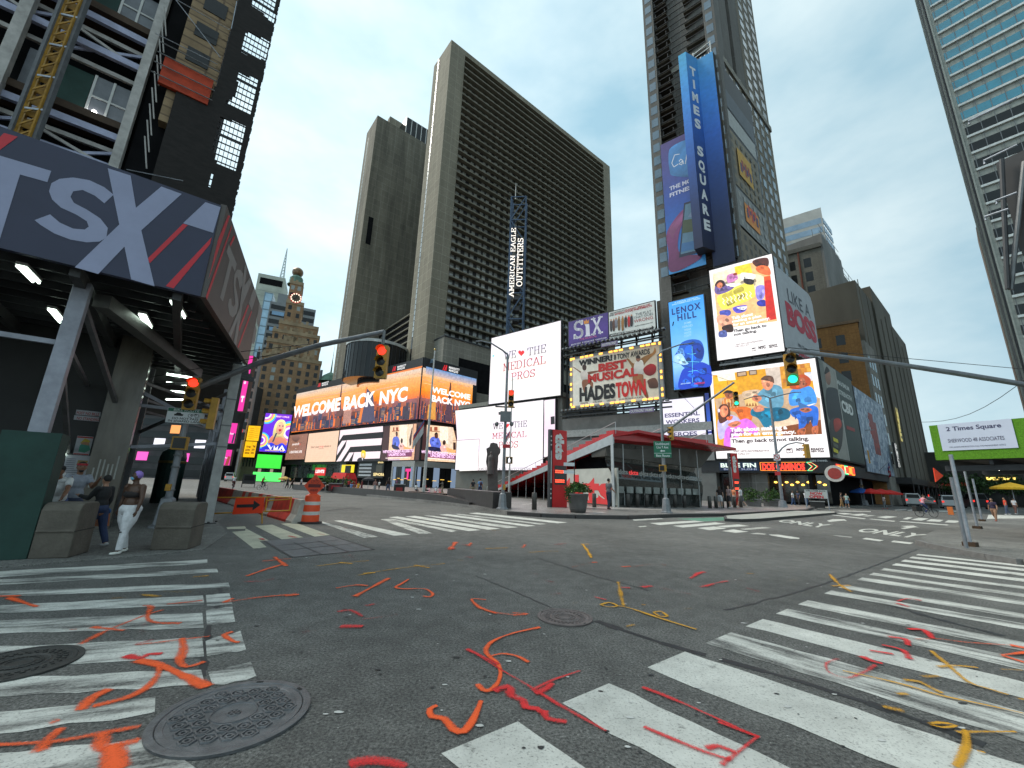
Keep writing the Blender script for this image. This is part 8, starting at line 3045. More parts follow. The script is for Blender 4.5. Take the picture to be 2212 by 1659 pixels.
# corner signal pole under the right shed
p = G(2088,1184,.15)
t = thing('traffic_pole','slim pole with an orange push button at the right kerb','traffic pole',p)
k = MB()
k.tube([p,Vector((p.x,p.y,AT(2030,1030,p.y).z))],.05,pole_m,10)
k.build('pole',t)
k = MB()
k.box(AT(2055,1112,p.y-.08),.14,.12,.24,M('button_orange',(.55,.13,.02),.5),40)
k.build('push_button',t)
a_ = AT(2027,1026,p.y)
k = MB()
k.mesh([a_+Vector((-.12,0,-.22)),a_+Vector((-.1,0,.22)),a_+Vector((.16,0,-.02)),a_+Vector((-.12,.03,-.22)),a_+Vector((-.1,.03,.22)),a_+Vector((.16,.03,-.02))],[(0,1,2),(5,4,3),(0,3,4,1),(1,4,5,2),(2,5,3,0)],M('flag_orange',(.75,.05,.01),.6))
k.build('pennant',t)
# flagpole with lowered flag, second small flag
def flag(t,top,ang,L,hgt,cols,drop):
 nn = 9
 for j,(c,f0,f1)in enumerate(cols):
  k = MB()
  for s_ in(0,1):
   pass
  vs = []
  for i in range(nn):
   f = i/(nn-1)
   d = Vector((math.cos(ang),math.sin(ang),0))*L*f+Vector((0,0,-drop*f))+Vector((-math.sin(ang),math.cos(ang),0))*.12*math.sin(f*9)
   vs+=[top+d-Z*hgt*f0,top+d-Z*hgt*f1]
  k.mesh(vs,[(i*2,i*2+1,i*2+3,i*2+2)for i in range(nn-1)],c)
  k.build('flag_stripe',t)
p = AT(915,1062,41)
t = thing('flagpole','tall white flagpole with a lowered flag before the hotel screens','flagpole',Vector((p.x,p.y,PLZ)))
k = MB()
zt_ = AT(931,757,p.y).z
k.tube([Vector((p.x,p.y,PLZ)),Vector((p.x,p.y,zt_))],[.17,.06],M('pole_white',(.5,.5,.48),.5),10)
k.build('pole',t)
k = MB()
k.ball((p.x,p.y,zt_+.1),.13,.13,.13,M('ball_gold',(.4,.28,.08),.4,.6),10)
k.build('finial',t)
cloth = lambda n_,c:M(n_,c,.8,0,.15,2)
flag(t,AT(917,905,p.y-.1),R(200),.95,.95,[(cloth('flag_blue',(.08,.10,.25)),0,.3),(cloth('flag_red',(.4,.03,.04)),.3,.6),(cloth('flag_white',(.5,.5,.5)),.6,1.5)],1.7)
p = AT(1100,1040,34)
t = thing('flagpole','thin flagpole with a small striped flag just right of the signal pole','flagpole',Vector((p.x,p.y,PLZ)))
k = MB()
k.tube([Vector((p.x,p.y,PLZ)),Vector((p.x,p.y,AT(1109,815,p.y).z))],[.07,.04],MATS['pole_white'],8)
k.build('pole',t)
flag(t,AT(1101,928,p.y-.1),R(195),.5,.5,[(cloth('flag_blue',0),0,.3),(cloth('flag_red',0),.3,.65),(cloth('flag_white',0),.65,1.1)],1.1)
# planter by the pylon
p = G(1248.5,1107,PLZ)
t = thing('planter','round grey tub planted with leafy shrubs and small white flowers','planter',p)
k = MB()
k.lathe(p,[(.01,0),(.42,0),(.50,.35),(.585,.93),(.61,.95),(.61,1.03),(.54,1.03),(.53,.97),(.01,.96)],M('tub_grey',(.105,.10,.098),.6,0,.25,3),26)
for z in(.2,.42,.64):
 k.lathe(p+Z*z,[(.43+z*.155,0),(.455+z*.155,.02),(.43+z*.155,.04)],MATS['tub_grey'],26)
k.build('tub',t,smooth=True)
def leaves(name,parent,c,rx,ry,rz,n,size,mats,seed,base=None):
 rnd = random.Random(seed)
 k = MB()
 for i in range(n):
  v = Vector((rnd.gauss(0,1),rnd.gauss(0,1),rnd.gauss(0,1))).normalized()*rnd.random()**.4
  q = c+Vector((v.x*rx,v.y*ry,abs(v.z)*rz if base else v.z*rz))*(1+.2*math.sin(v.x*7+v.y*9))
  a = Vector((rnd.gauss(0,1),rnd.gauss(0,1),rnd.gauss(0,.7))).normalized()
  b = a.cross(Vector((rnd.random(),rnd.random(),rnd.random()))).normalized()
  s_ = size*rnd.uniform(.6,1.4)
  k.face([q-a*s_,q+b*s_*.45,q+a*s_,q-b*s_*.45],rnd.choice(mats))
 return k.build(name,parent)
lf = [M('leaf_dark',(.025,.06,.015),.6,0,.3),M('leaf_mid',(.05,.12,.025),.6,0,.3),M('leaf_light',(.10,.19,.04),.6,0,.3)]
leaves('foliage',t,p+Z*1.12,.72,.66,.52,1500,.075,lf,1,True)
leaves('trailing_foliage',t,p+Vector((-.5,-.1,.95)),.25,.3,.42,350,.07,lf[:2],2)
leaves('blossom',t,p+Vector((.25,-.3,1.3)),.4,.3,.2,50,.04,[M('blossom_white',(.6,.6,.55),.7)],3)
p = G(1241,1098,PLZ)
t = thing('signpost','black signpost with two small white direction plates beside the planter','signpost',p)
k = MB()
k.tube([p,Vector((p.x,p.y,AT(1243,994,p.y).z))],.035,black,8)
k.build('post',t)
F = Face(p-Vector((0,.06,0)),92)
for q,s_ in(([(1217.5,999),(1241,1007)],('ATTENTION','THEATREGOERS')),([(1217,1016),(1240,1023.5)],('PURCHASE TICKETS','AT WINDOWS'))):
 sp_,(u0,u1,z0,z1) = plate(t,F,q,sgn_white)
 # ---- work zone on the left
drum_o,drum_w = M('drum_orange',(.75,.07,.012),.45,0,.15,3),M('drum_white',(.55,.55,.53),.4,0,.15,3)
p = G(668,1130)
t = thing('traffic_drum','orange and white striped traffic drum carrying a diamond sign','traffic drum',p)
k = MB()
k.lathe(p,[(.01,.0),(.43,.0),(.43,.05),(.33,.07)],black,24)
k.build('rubber_base',t)
k = MB()
rows = [(.315,.06,0),(.31,.29,0),(.30,.30,1),(.30,.42,1),(.30,.43,0),(.285,.64,0),(.28,.65,1),(.28,.77,1),(.275,.78,0),(.255,.98,0),(.2,1.0,0),(.15,1.04,0),(.01,1.05,0)]
for a,b in zip(rows,rows[1:]):
 k.lathe(p,[(a[0],a[1]),(b[0],b[1])],drum_w if a[2]and b[2]else drum_o,26)
k.build('barrel',t,smooth=True)
F = Face(p,VA(p))
zc_ = AT(668.6,1049,p.y).z
r_ = .36
k = MB()
k.beam(p+Z*1.0,p+Z*(zc_-.2),.06,.04,M('timber',(.2,.11,.05),.8))
k.build('stake',t)
k = MB()
k.extr(F,[(-r_,zc_),(0,zc_+r_*1.15),(r_,zc_),(0,zc_-r_*1.15)],.03,.045,M('sign_orange',(.60,.05,.01),.5,0,.1))
d_ = k.build('diamond_sign',t)
k = MB()
k.fbox(F,-.21,.21,zc_-.06,zc_+.06,.048,.052,M('maroon_print',(.10,.01,.01),.6))
lettering(k,F,'AHEAD',-.13,.13,zc_-.2,zc_-.11,MATS['maroon_print'],.03,.05)
for cx in(-.08,.08):
 for i in range(12):
  a,b = i*math.tau/12,(i+1)*math.tau/12
  k.beam(F.pt(cx+.055*math.cos(a),zc_+.15+.055*math.sin(a),.05),F.pt(cx+.055*math.cos(b),zc_+.15+.055*math.sin(b),.05),.008,.012,MATS['maroon_print'])
k.beam(F.pt(-.08,zc_+.15,.05),F.pt(.05,zc_+.24,.05),.008,.012,MATS['maroon_print'])
k.beam(F.pt(.08,zc_+.15,.05),F.pt(.03,zc_+.25,.05),.008,.012,MATS['maroon_print'])
k.build('print',d_)
ja,jb = G(649,1131),G(470,1080)
jl = (jb-ja)
jn = 5
bar_r,bar_w = M('barrier_red',(.50,.035,.02),.6,0,.4,2,.1),M('barrier_white',(.38,.36,.33),.8,0,.35,2.5,.2)
for i in range(jn):
 a,b = ja.lerp(jb,i/jn),ja.lerp(jb,(i+.985)/jn)
 F = Face(a,math.degrees(math.atan2(-(b-a).x,-(b-a).y)))
 L = (b-a).length
 t = thing('jersey_barrier',('nearest red barrier with a scuffed white end beside the drum','second red and white barrier behind the arrow sign','third white and red barrier along the work zone','fourth barrier further down the work zone','furthest red barrier of the work zone row')[i],'barrier',(a+b)/2)
 def seg(l0,l1,m,nm):
  k = MB()
  pr = [(-.3,0),(-.3,.08),(-.17,.3),(-.09,.82),(.09,.82),(.17,.3),(.3,.08),(.3,0)]
  vs = []
  for l in(l0,l1):
   q_ = a.lerp(b,l)
   vs+=[q_+F.n*x+Z*z_ for x,z_ in pr]
  m8 = len(pr)
  k.mesh(vs,[tuple(range(m8)),tuple(range(m8,2*m8))[::-1]]+[(j,(j+1)%m8,m8+(j+1)%m8,m8+j)for j in range(m8)],m)
  k.build(nm,t)
 if i==0:
  seg(0,.22,bar_w,'white_end');seg(.222,1,bar_r,'body')
 elif i<3:
  for j in range(5):
   seg(j*.2+.001,j*.2+.199,(bar_w,bar_r)[j%2],'block')
 else:
  seg(0,.5,bar_r if i==4 else bar_w,'body');seg(.502,1,bar_r,'red_end')
p = G(566,1131)
F = Face(p,92)
t = thing('barricade','yellow tube barricade with an orange board and black arrow pointing right','barricade',p)
yel = M('tube_yellow',(.50,.24,.015),.5,0,.2,4)
k = MB()
for(x0,y0),(x1,y1)in(((452,1075),(630,1074)),((452,1109.5),(626,1102.5)),((575,1082),(626,1078)),((630,1074),(625,1103)),((577,1076),(573,1104)),((566,1105),(566,1131)),((459,1076),(455,1109))):
 a_,b_ = F.at(x0,y0),F.at(x1,y1)
 k.tube([a_,b_],.022,yel,8)
k.build('tube_frame',t)
us = [F.uz(*q)for q in((511.4,1076),(573,1074),(568,1108),(503.4,1111))]
k = MB()
k.extr(F,us,.03,.05,M('board_orange',(.85,.05,.008),.5,0,.08))
bo = k.build('arrow_board',t)
k = MB()
b5 = lambda x,y:F.uz(459+.22787*x,756.1+.22787*y)
k.extr(F,[b5(*q)for q in((240,1465),(398,1460),(402,1425),(462,1468),(388,1520),(392,1490),(238,1494))],.052,.056,black)
k.build('arrow',bo)
# ---- concrete blocks on the left corner
blk_m = M('cast_concrete',(.115,.10,.082),.9,0,.3,2.5,.5)
def block_c(fl,fr,h,label,rise,azb):
 t = thing('concrete_block',label,'concrete block',(fl+fr)/2)
 ax = (fr-fl)
 w = ax.length
 F = Face(fl,math.degrees(math.atan2(ax.x,ax.y)))
 k = MB()
 pr = [(0,0.012),(0,h*.46),(.02,h*.48),(.0,h*.50),(0.0,h*.86),(-.05,h*.96),(-.14,h),(-.62,h),(-.7,h*.95),(-.72,.012)]
 vs = [F.pt(u,z_,d)for u in(0,w)for d,z_ in pr]
 m_ = len(pr)
 k.mesh(vs,[tuple(range(m_)),tuple(range(m_,2*m_))[::-1]]+[(j,m_+j,m_+(j+1)%m_,(j+1)%m_)for j in range(m_)],blk_m)
 k.build('body',t,bevel=.02)
 k = MB()
 k.fbox(F,-.003,w+.003,h*.475,h*.492,-.72,.004,M('seam_dark',(.03,.027,.022),.9))
 k.build('seam',t)
 return t,F,w
block_c(G(57,1209.5),G(146,1207),1.0,'concrete block nearest the green post guard, with people leaning on it',0,0)
block_c(G(322,1190),G(404,1189),.98,'concrete block in front of the signal pole with a green can on top',0,0)
p = G(368,1186)
# ---- granite walls, benches and bins on the plaza
gran = M('dark_granite',(.035,.03,.03),.4,0,.35,4)
def wall_run(pts,h,w,label,z0=0.0,tops=None):
 P3 = [G(x,y,z0)for x,y in pts]
 t = thing('granite_bench',label,'bench',P3[0])
 k = MB()
 for i,(a,b)in enumerate(zip(P3,P3[1:])):
  tt = (b-a).normalized()
  nn = Vector((-tt.y,tt.x,0))*w
  if nn.y<0:
   nn = -nn
  h0,h1 = (tops[i],tops[i+1])if tops else(h,h)
  k.hexa([a,b,b+nn,a+nn,a+Z*h0,b+Z*h1,b+nn+Z*h1,a+nn+Z*h0],gran)
 k.build('slab',t)
wall_run([(632,1057.5),(700,1063),(810,1073.5),(900,1083),(960,1090),(1013,1097)],.62,.5,'long low dark granite wall edging the plaza along the avenue',0,[.72,.72,.72,.70,.66,.35])
wall_run([(965,1080),(1064,1098.5)],.95,1.2,'wide dark granite bench at the corner left of the signal pole',PLZ)
wall_run([(881,1073),(912,1075)],.5,.8,'short granite bench under the seated woman in white',PLZ)
wall_run([(914,1075.5),(956,1079.5)],.5,.8,'granite bench in front of the seated children',PLZ)
def boxthing(name,cat,label,x0,x1,y0,y1,m,dep=.7,z0=PLZ,front=None,lid=None):
 p = G((x0+x1)/2,y1,z0)
 F = Face(p,VA(p))
 s_ = (p-EYE).length
 w = (x1-x0)/FP*s_*.97
 zt_ = AT((x0+x1)/2,y0,p.y).z
 t = thing(name,label,cat,p)
 k = MB()
 k.fbox(F,-w/2,w/2,z0,zt_,-dep,0,m)
 k.build('body',t)
 if front:
  k = MB()
  k.fbox(F,-w*.3,w*.3,z0+(zt_-z0)*.3,z0+(zt_-z0)*.75,.004,.02,front)
  k.build('front_panel',t)
 k = MB()
 k.fbox(F,-w/2-.05,w/2+.05,zt_+.002,zt_+.08,-dep-.05,.05,lid or M('lid_grey',(.3,.3,.3),.5))
 k.build('lid',t)
 return t
bin_m = M('bin_black',(.02,.018,.018),.5)
boxthing('litter_bin','bin','black double litter bin near the woman walking on the plaza',850,872,1047,1071,bin_m,front=M('bin_red',(.3,.02,.02),.5))
boxthing('litter_bin','bin','black litter bin behind the diamond sign',688,700,1043,1060,bin_m,front=sgn_white)
boxthing('vending_cart','cart','maroon cart with a red and white front on the plaza',711,736,1045,1061,M('cart_maroon',(.10,.02,.02),.5),front=sgn_red)
boxthing('litter_bin','bin','dark bin below the now open banner',1756,1777,1084,1097,bin_m,z0=.12)
for x0,x1,lab in((704,714,'small planter box with grass behind the litter bin'),(738,752,'green planted box beside the seated group')):
 t = boxthing('planter_box','planter',lab,x0,x1,1049,1060,M('box_tan',(.2,.18,.15),.8))
 o_ = t.location
 leaves('foliage',t,Vector(o_)+Z*1.2,1.0,.5,.6,200,.16,lf,int(x0))
for x0,x1,lab in((1610,1640,'grey box planter with bright green hedge beside the white tee man'),(1655,1682,'brown box planter with a dark shrub left of the no left turn pole')):
 t = boxthing('planter_box','planter',lab,x0,x1,1079,1094,M('box_grey',(.14,.13,.125),.8),1.0)
 leaves('foliage',t,Vector(t.location)+Z*1.15,1.1,.6,.75,420,.12,lf,int(x0))
 # statue of a priest before a tall cross, in silhouette
p = AT(1066,1050,50)
t = thing('statue','dark stone monument with a cross head behind the red steps','statue',Vector((p.x,p.y,PLZ)))
F = Face(p,VA(p))
s_ = lambda x,y:F.uz(810+.22787*x,756.1+.22787*y)
k = MB()
st = M('statue_stone',(.10,.085,.08),.85,0,.3,2,.3)
k.extr(F,[s_(*q)for q in((1075,1400),(1065,1130),(1052,1060),(1062,985),(1055,935),(1085,920),(1095,885),(1120,878),(1160,888),(1168,915),(1190,940),(1188,975),(1170,1000),(1168,1060),(1160,1130),(1170,1400))],-.45,.25,st)
k.build('cross',t,bevel=.05)
k = MB()
c_ = F.pt(sum(s_(x,1000)[0]for x in(1090,1110))/2,0,.55)
zb_ = s_(1100,1130)[1];zh_ = s_(1100,985)[1]
k.lathe((c_.x,c_.y,0),[(.42,zb_-.6),(.40,zb_),(.30,zb_+(zh_-zb_)*.5),(.34,zb_+(zh_-zb_)*.75),(.12,zh_-.1),(.15,zh_+.1),(.01,zh_+.3)],st,14)
k.build('figure',t)
# ================================================================ people: one continuous body each, clothes and hair as parts
SKIN = {'d':M('skin_dark',(.075,.035,.02),.5,0,.12,6),'b':M('skin_brown',(.19,.09,.05),.5,0,.12,6),'m':M('skin_tan',(.36,.19,.12),.5,0,.1,6),'l':M('skin_light',(.48,.29,.21),.5,0,.1,6)}
def cloth_mat(c):
 return M('cloth_%d_%d_%d'%tuple(int(x*255)for x in c),c,.85,0,.22,9,.25)
HAIR = {'k':M('hair_black',(.012,.01,.009),.7,0,.3,20),'n':M('hair_brown',(.06,.03,.015),.7,0,.3,20)}
def person(label,base,h,az,skin='b',top=(.1,.1,.1),bot=(.05,.06,.12),hair='k',L=(12,8),Rr=(-10,12),la=(8,14,15),ra=(-6,14,15),shorts=False,sleeves=False,crop=False,sit=False,lean=0,turn=0,shoe=(.5,.5,.5),group=None,fat=1.0,dress=False,longhair=False,vox=None,cap=None,detail=False):
 """az = heading; L, Rr = (thigh swing, knee bend); la, ra = (arm swing, out from the side, elbow bend)"""
 t = thing('person',label,'person',base,group)
 ca,sa = math.cos(R(az)),math.sin(R(az))
 ln = R(lean)
 if sit:
  L,Rr = (86,84),(84,88)
 def leg(s,a,b):
  hip = Vector((s*.05,0,0))
  kn = hip+Vector((s*.012,math.sin(R(a))*.245,-math.cos(R(a))*.245))
  an = kn+Vector((0,math.sin(R(a-b))*.245,-math.cos(R(a-b))*.245))
  return hip,kn,an
 lg = [leg(-1,*L),leg(1,*Rr)]
 hz = .035-min(l[2].z for l in lg)
 lg = [[p+Z*hz for p in l]for l in lg]
 hip = Vector((0,0,hz))
 def up(x,y,z):  # torso point, leaning about the hips
  return hip+Vector((x,y*math.cos(ln)+z*math.sin(ln),z*math.cos(ln)-y*math.sin(ln)))
 def armp(s,a,o,e):
  sh = up(s*.098*fat,0,.30)
  d = Vector((s*math.sin(R(o)),math.sin(R(a)),-math.cos(R(a))*math.cos(R(o)))).normalized()
  el = sh+d*.165
  d2 = Vector((s*math.sin(R(o))*.3,math.sin(R(a+e)),-math.cos(R(a+e)))).normalized()
  return sh,el,el+d2*.145,d2
 arms = [armp(-1,*la),armp(1,*ra)]
 def W(p):
  p = p*h
  return Vector((p.x*ca+p.y*sa,-p.x*sa+p.y*ca,p.z))+Vector(base)
 def make(name,fill,mat,vx,parent=t):
  k = MB()
  fill(k)
  k.v = [W(v)for v in k.v]
  o = k.build(name,parent)
  md = o.modifiers.new('skin','REMESH')
  md.mode = 'VOXEL'
  md.voxel_size = vx
  md.use_smooth_shade = True
  sm = o.modifiers.new('soft','SMOOTH')
  sm.factor,sm.iterations = .5,(4 if detail else 2)
  return o
 vx = vox or(.011 if detail else(.016 if h*FP/(Vector(base)-EYE).length>80 else .024))
 hc = up(0,.012,.425)
 tr = R(turn)
 fwd = Vector((math.sin(tr),math.cos(tr),0))
 sid = Vector((math.cos(tr),-math.sin(tr),0))
 sk = SKIN[skin]
 def body(k):
  k.ball(up(0,0,.22),.088*fat,.06*fat,.12,sk,14)
  k.ball(up(0,.005,.09),.075*fat,.056*fat,.1,sk,14)
  k.ball(up(0,-.005,0),.088*fat,.07*fat,.085,sk,14)
  k.ball(up(0,-.002,.295),.105*fat,.045,.038,sk,12)
  k.tube([up(0,0,.29),up(0,.008,.39)],[.036,.030],sk,10)
  k.ball(hc,.044,.053,.066,sk,16)
  k.ball(hc+fwd*.012-Z*.036,.032,.036,.034,sk,12)
  k.ball(hc+fwd*.054-Z*.008,.008,.012,.012,sk,8)
  for s in(-1,1):
   k.ball(hc+sid*s*.045-Z*.004,.008,.012,.017,sk,8)
  for(a,b,c)in lg:
   k.tube([a,a.lerp(b,.4),b,b.lerp(c,.3),c],[.052*fat,.048*fat,.034,.034,.022],sk,10)
   k.ball(c+Vector((0,.032,-.012)),.024,.058,.022,sk,10)
  for i,(a,b,c,d)in enumerate(arms):
   k.ball(a,.034,.034,.034,sk,10)
   k.tube([a,b,b.lerp(c,.3),c],[.029*fat,.024,.024,.016],sk,9)
   k.ball(c+d*.022,.017,.013,.026,sk,8)
   if vx<.02:
    sx = Vector((1,0,0))if abs(d.x)<.7 else Vector((0,1,0))
    s = -1 if i==0 else 1
    for j,ll in enumerate((.040,.046,.043,.034)):
     o = Vector((0,1,0))*(.011-j*.0075)
     p0 = c+d*.032+o
     k.tube([p0,p0+d*ll*.55,p0+d*ll+Vector((-s*.008,0,0))],[.0058,.0055,.0045],sk,6)
    k.tube([c+d*.012+Vector((0,.012,0)),c+d*.03+Vector((0,.024,0)),c+d*.05+Vector((-s*.004,.026,0))],[.007,.006,.005],sk,6)
 make('body',body,sk,vx*.85)
 tm,bm_ = cloth_mat(top),cloth_mat(bot)
 g = .009
 def shirt(k):
  if crop:
   k.ball(up(0,.004,.20),.094*fat,.069*fat,.062,tm,14)
   for s in(-1,1):
    k.ball(up(s*.042,.045,.215),.042,.034,.045,tm,10)
    k.tube([up(s*.055,.05,.23),up(s*.05,.02,.325),up(s*.05,-.04,.29)],.011,tm,6)
   return
  k.ball(up(0,0,.22),(.088+g)*fat,(.063+g)*fat,.125,tm,14)
  k.ball(up(0,.004,.08),(.083+g)*fat,(.064+g)*fat,.12,tm,14)
  k.ball(up(0,-.002,.295),(.105+g*.6)*fat,.05,.04,tm,12)
  for a,b,c,d in arms:
   k.ball(a,.04,.04,.04,tm,10)
   e = c if sleeves else a.lerp(b,.62)
   k.tube([a,a.lerp(b,.6),(b if sleeves else e),e],[.038,.036,.033,.026 if sleeves else .037],tm,9)
 make('shirt' if not crop else 'crop_top',shirt,tm,vx)
 def trousers(k):
  k.ball(up(0,-.005,.015),(.09+g)*fat,(.072+g)*fat,.085,bm_,14)
  if dress:
   k.tube([hip+Z*.05,hip-Z*.15,Vector((0,0,.06))],[.09,.11,.15],bm_,14)
   return
  for a,b,c in lg:
   if shorts:
    k.tube([a,a.lerp(b,.5),a.lerp(b,.92)],[.062*fat,.06*fat,.056*fat],bm_,10)
   else:
    k.tube([a,a.lerp(b,.5),b,b.lerp(c,.4),b.lerp(c,.93)],[.062*fat,.058*fat,.045,.043,.036],bm_,10)
 make('dress' if dress else('shorts' if shorts else 'trousers'),trousers,bm_,vx)
 hm = HAIR[hair]if hair in HAIR else cloth_mat(hair)
 def hairf(k):
  k.ball(hc-fwd*.010+Z*.016,.049,.054,.058,hm,14)
  if longhair:
   k.ball(hc-fwd*.034-Z*.045,.046,.028,.085,hm,10)
 if hair:
  k = MB()
  hairf(k)
  # keep the face clear: push hair in front of the brow back onto the skull
  for v in k.v:
   q = v-hc
   if q.dot(fwd)>.02 and q.z<.034:
    v-=fwd*(q.dot(fwd)-.012)
  k.v = [W(v)for v in k.v]
  k.build('hair' if hair in HAIR else 'headwrap',t,True)
 if cap:
  k = MB()
  k.lathe(hc+Z*.02,[(.056,0),(.055,.025),(.035,.05),(.001,.056)],cloth_mat(cap),14)
  k.mesh([hc+Z*.025+sid*.045+fwd*.03,hc+Z*.025-sid*.045+fwd*.03,hc+Z*.018-sid*.03+fwd*.1,hc+Z*.018+sid*.03+fwd*.1],[(0,1,2,3)],cloth_mat(cap))
  k.v = [W(v)for v in k.v]
  k.build('cap',t,True)
 sh = cloth_mat(shoe)
 for a,b,c in lg:
  k = MB()
  k.ball(c+Vector((0,.03,-.014)),.030,.066,.021,sh,12)
  k.ball(c+Vector((0,-.008,-.004)),.027,.032,.026,sh,10)
  k.v = [W(v)for v in k.v]
  k.build('shoe',t,True)
 if detail:
  k = MB()
  ey = M('eye_dark',(.01,.008,.008),.3)
  for s in(-1,1):
   k.ball(hc+sid*s*.018+fwd*.044+Z*.006,.007,.005,.0045,ey,8)
   k.ball(hc+sid*s*.018+fwd*.046+Z*.017,.011,.004,.0028,ey,8)
  k.v = [W(v)for v in k.v]
  k.build('eyes',t)
  if detail!='mask':
   k = MB()
   k.ball(hc+fwd*.047-Z*.034,.014,.004,.004,M('lips',(.22,.07,.06),.5),8)
   k.v = [W(v)for v in k.v]
   k.build('mouth',t)
 t['_'] = 0
 del t['_']
 return t,W,hc,fwd,sid,arms,lg,up
def stand(label,x,yf,yt,az,z=0.0,clamp=(1.4,2.0),**kw):
 p = G(x,yf,z)
 h = min(clamp[1],max(clamp[0],(AT(x,yt,p.y).z-z)/(.985 if not kw.get('sit')else .73)))
 return person(label,p,h,az,**kw)
 # --- left corner group
t,W,hc,fwd,sid,arms,lg,up = stand('woman in ripped white jeans, black top and purple headwrap walking between the concrete blocks',258,1196,1023,196,.012,(1.6,1.8),skin='d',top=(.02,.015,.015),bot=(.62,.62,.64),hair=(.28,.18,.55),crop=True,L=(10,6),Rr=(-6,8),la=(4,16,10),ra=(-4,17,10),turn=34,shoe=(.66,.66,.62),fat=1.38,detail='mask')
k = MB()
k.ball(hc+fwd*.024-Z*.024,.040,.038,.030,M('face_mask',(.16,.42,.62),.7,0,.1),14)
k.v = [W(v)for v in k.v]
k.build('face_mask',t,True)
k = MB()
for i,(s,f)in enumerate(((0,.75),(0,1.05),(1,.8),(1,1.0),(1,1.2))):
 a,b,c = lg[s]
 q = a.lerp(b,f)if f<1 else b.lerp(c,f-1)
 k.ball(q+Vector((0,.046,0)),.026,.012,.009,M('rip_grey',(.10,.09,.09),.9),8)
k.v = [W(v)for v in k.v]
k.build('jean_rips',t)['kind'] = 'stuff'
t,W,hc,fwd,sid,arms,lg,up = stand('woman in black jacket and dark jeans carrying an orange brown bag, facing left',194,1184,1046,275,.012,(1.5,1.75),skin='m',top=(.015,.015,.017),bot=(.02,.035,.09),hair='k',sleeves=True,L=(14,10),Rr=(-12,14),la=(34,6,70),ra=(4,10,20),shoe=(.35,.35,.36),detail=True)
hd_ = arms[0][2]
def loose(name,label,cat,fill,W,base):
 k = MB()
 fill(k)
 k.v = [W(v)for v in k.v]
 return tag(k.build(name,base=base,smooth=False),label,cat)
c_ = arms[1][2]
def bagf(k):
 m = M('bag_orange',(.30,.09,.03),.7,0,.35,12)
 k.mesh([c_+Vector((x,y,z))for z,w in((-.04,.035),(-.24,.05))for x,y in((-w,-w*1.6),(w,-w*1.6),(w,w*1.6),(-w,w*1.6))],[(0,1,2,3),(7,6,5,4),(0,4,5,1),(1,5,6,2),(2,6,7,3),(3,7,4,0)],m)
 k.tube([c_+Vector((0,-.04,-.05)),c_+Vector((0,-.02,.01)),c_+Vector((0,.02,.01)),c_+Vector((0,.04,-.05))],.005,m,6)
loose('shopping_bag','orange brown patterned carrier bag held by the woman in black','bag',bagf,W,W(c_))
h_ = up(.11,-.01,-.02)
def pursef(k):
 m = M('purse_blue',(.02,.06,.16),.6)
 k.ball(h_,.02,.055,.045,m,10)
 k.tube([h_+Z*.03,up(.09,.03,.2),up(-.05,.05,.31)],.006,m,6)
loose('handbag','small blue shoulder bag on the woman in black','bag',pursef,W,W(h_))
t,W,hc,fwd,sid,arms,lg,up = person('bearded man in grey tee with a red bandana behind the left block',G(130,1176,.012),1.76,118,skin='b',top=(.26,.28,.33),bot=(.04,.05,.09),L=(4,4),Rr=(-4,4),la=(38,10,95),ra=(25,8,110),turn=8,detail=True)
k = MB()
k.lathe(hc+Z*.022,[(.050,0),(.053,.012),(.050,.024)],M('bandana_red',(.35,.02,.03),.8,0,.3,20),16)
k.ball(hc+fwd*.030-Z*.046,.026,.022,.022,HAIR['k'],10)
k.v = [W(v)for v in k.v]
k.build('bandana',t,True)
person('man in white tee and black cap bending over the left block',G(96,1180,.012),1.74,150,skin='b',top=(.62,.62,.62),bot=(.08,.12,.25),L=(8,10),Rr=(-6,8),la=(44,12,12),ra=(40,14,16),lean=26,cap=(.015,.015,.015),detail=True)
person('man in a white cap standing mostly hidden behind the green post guard',G(66,1172,.012),1.82,130,skin='m',top=(.6,.6,.6),bot=(.08,.12,.25),L=(4,4),Rr=(-4,4),cap=(.6,.6,.58),detail=True)
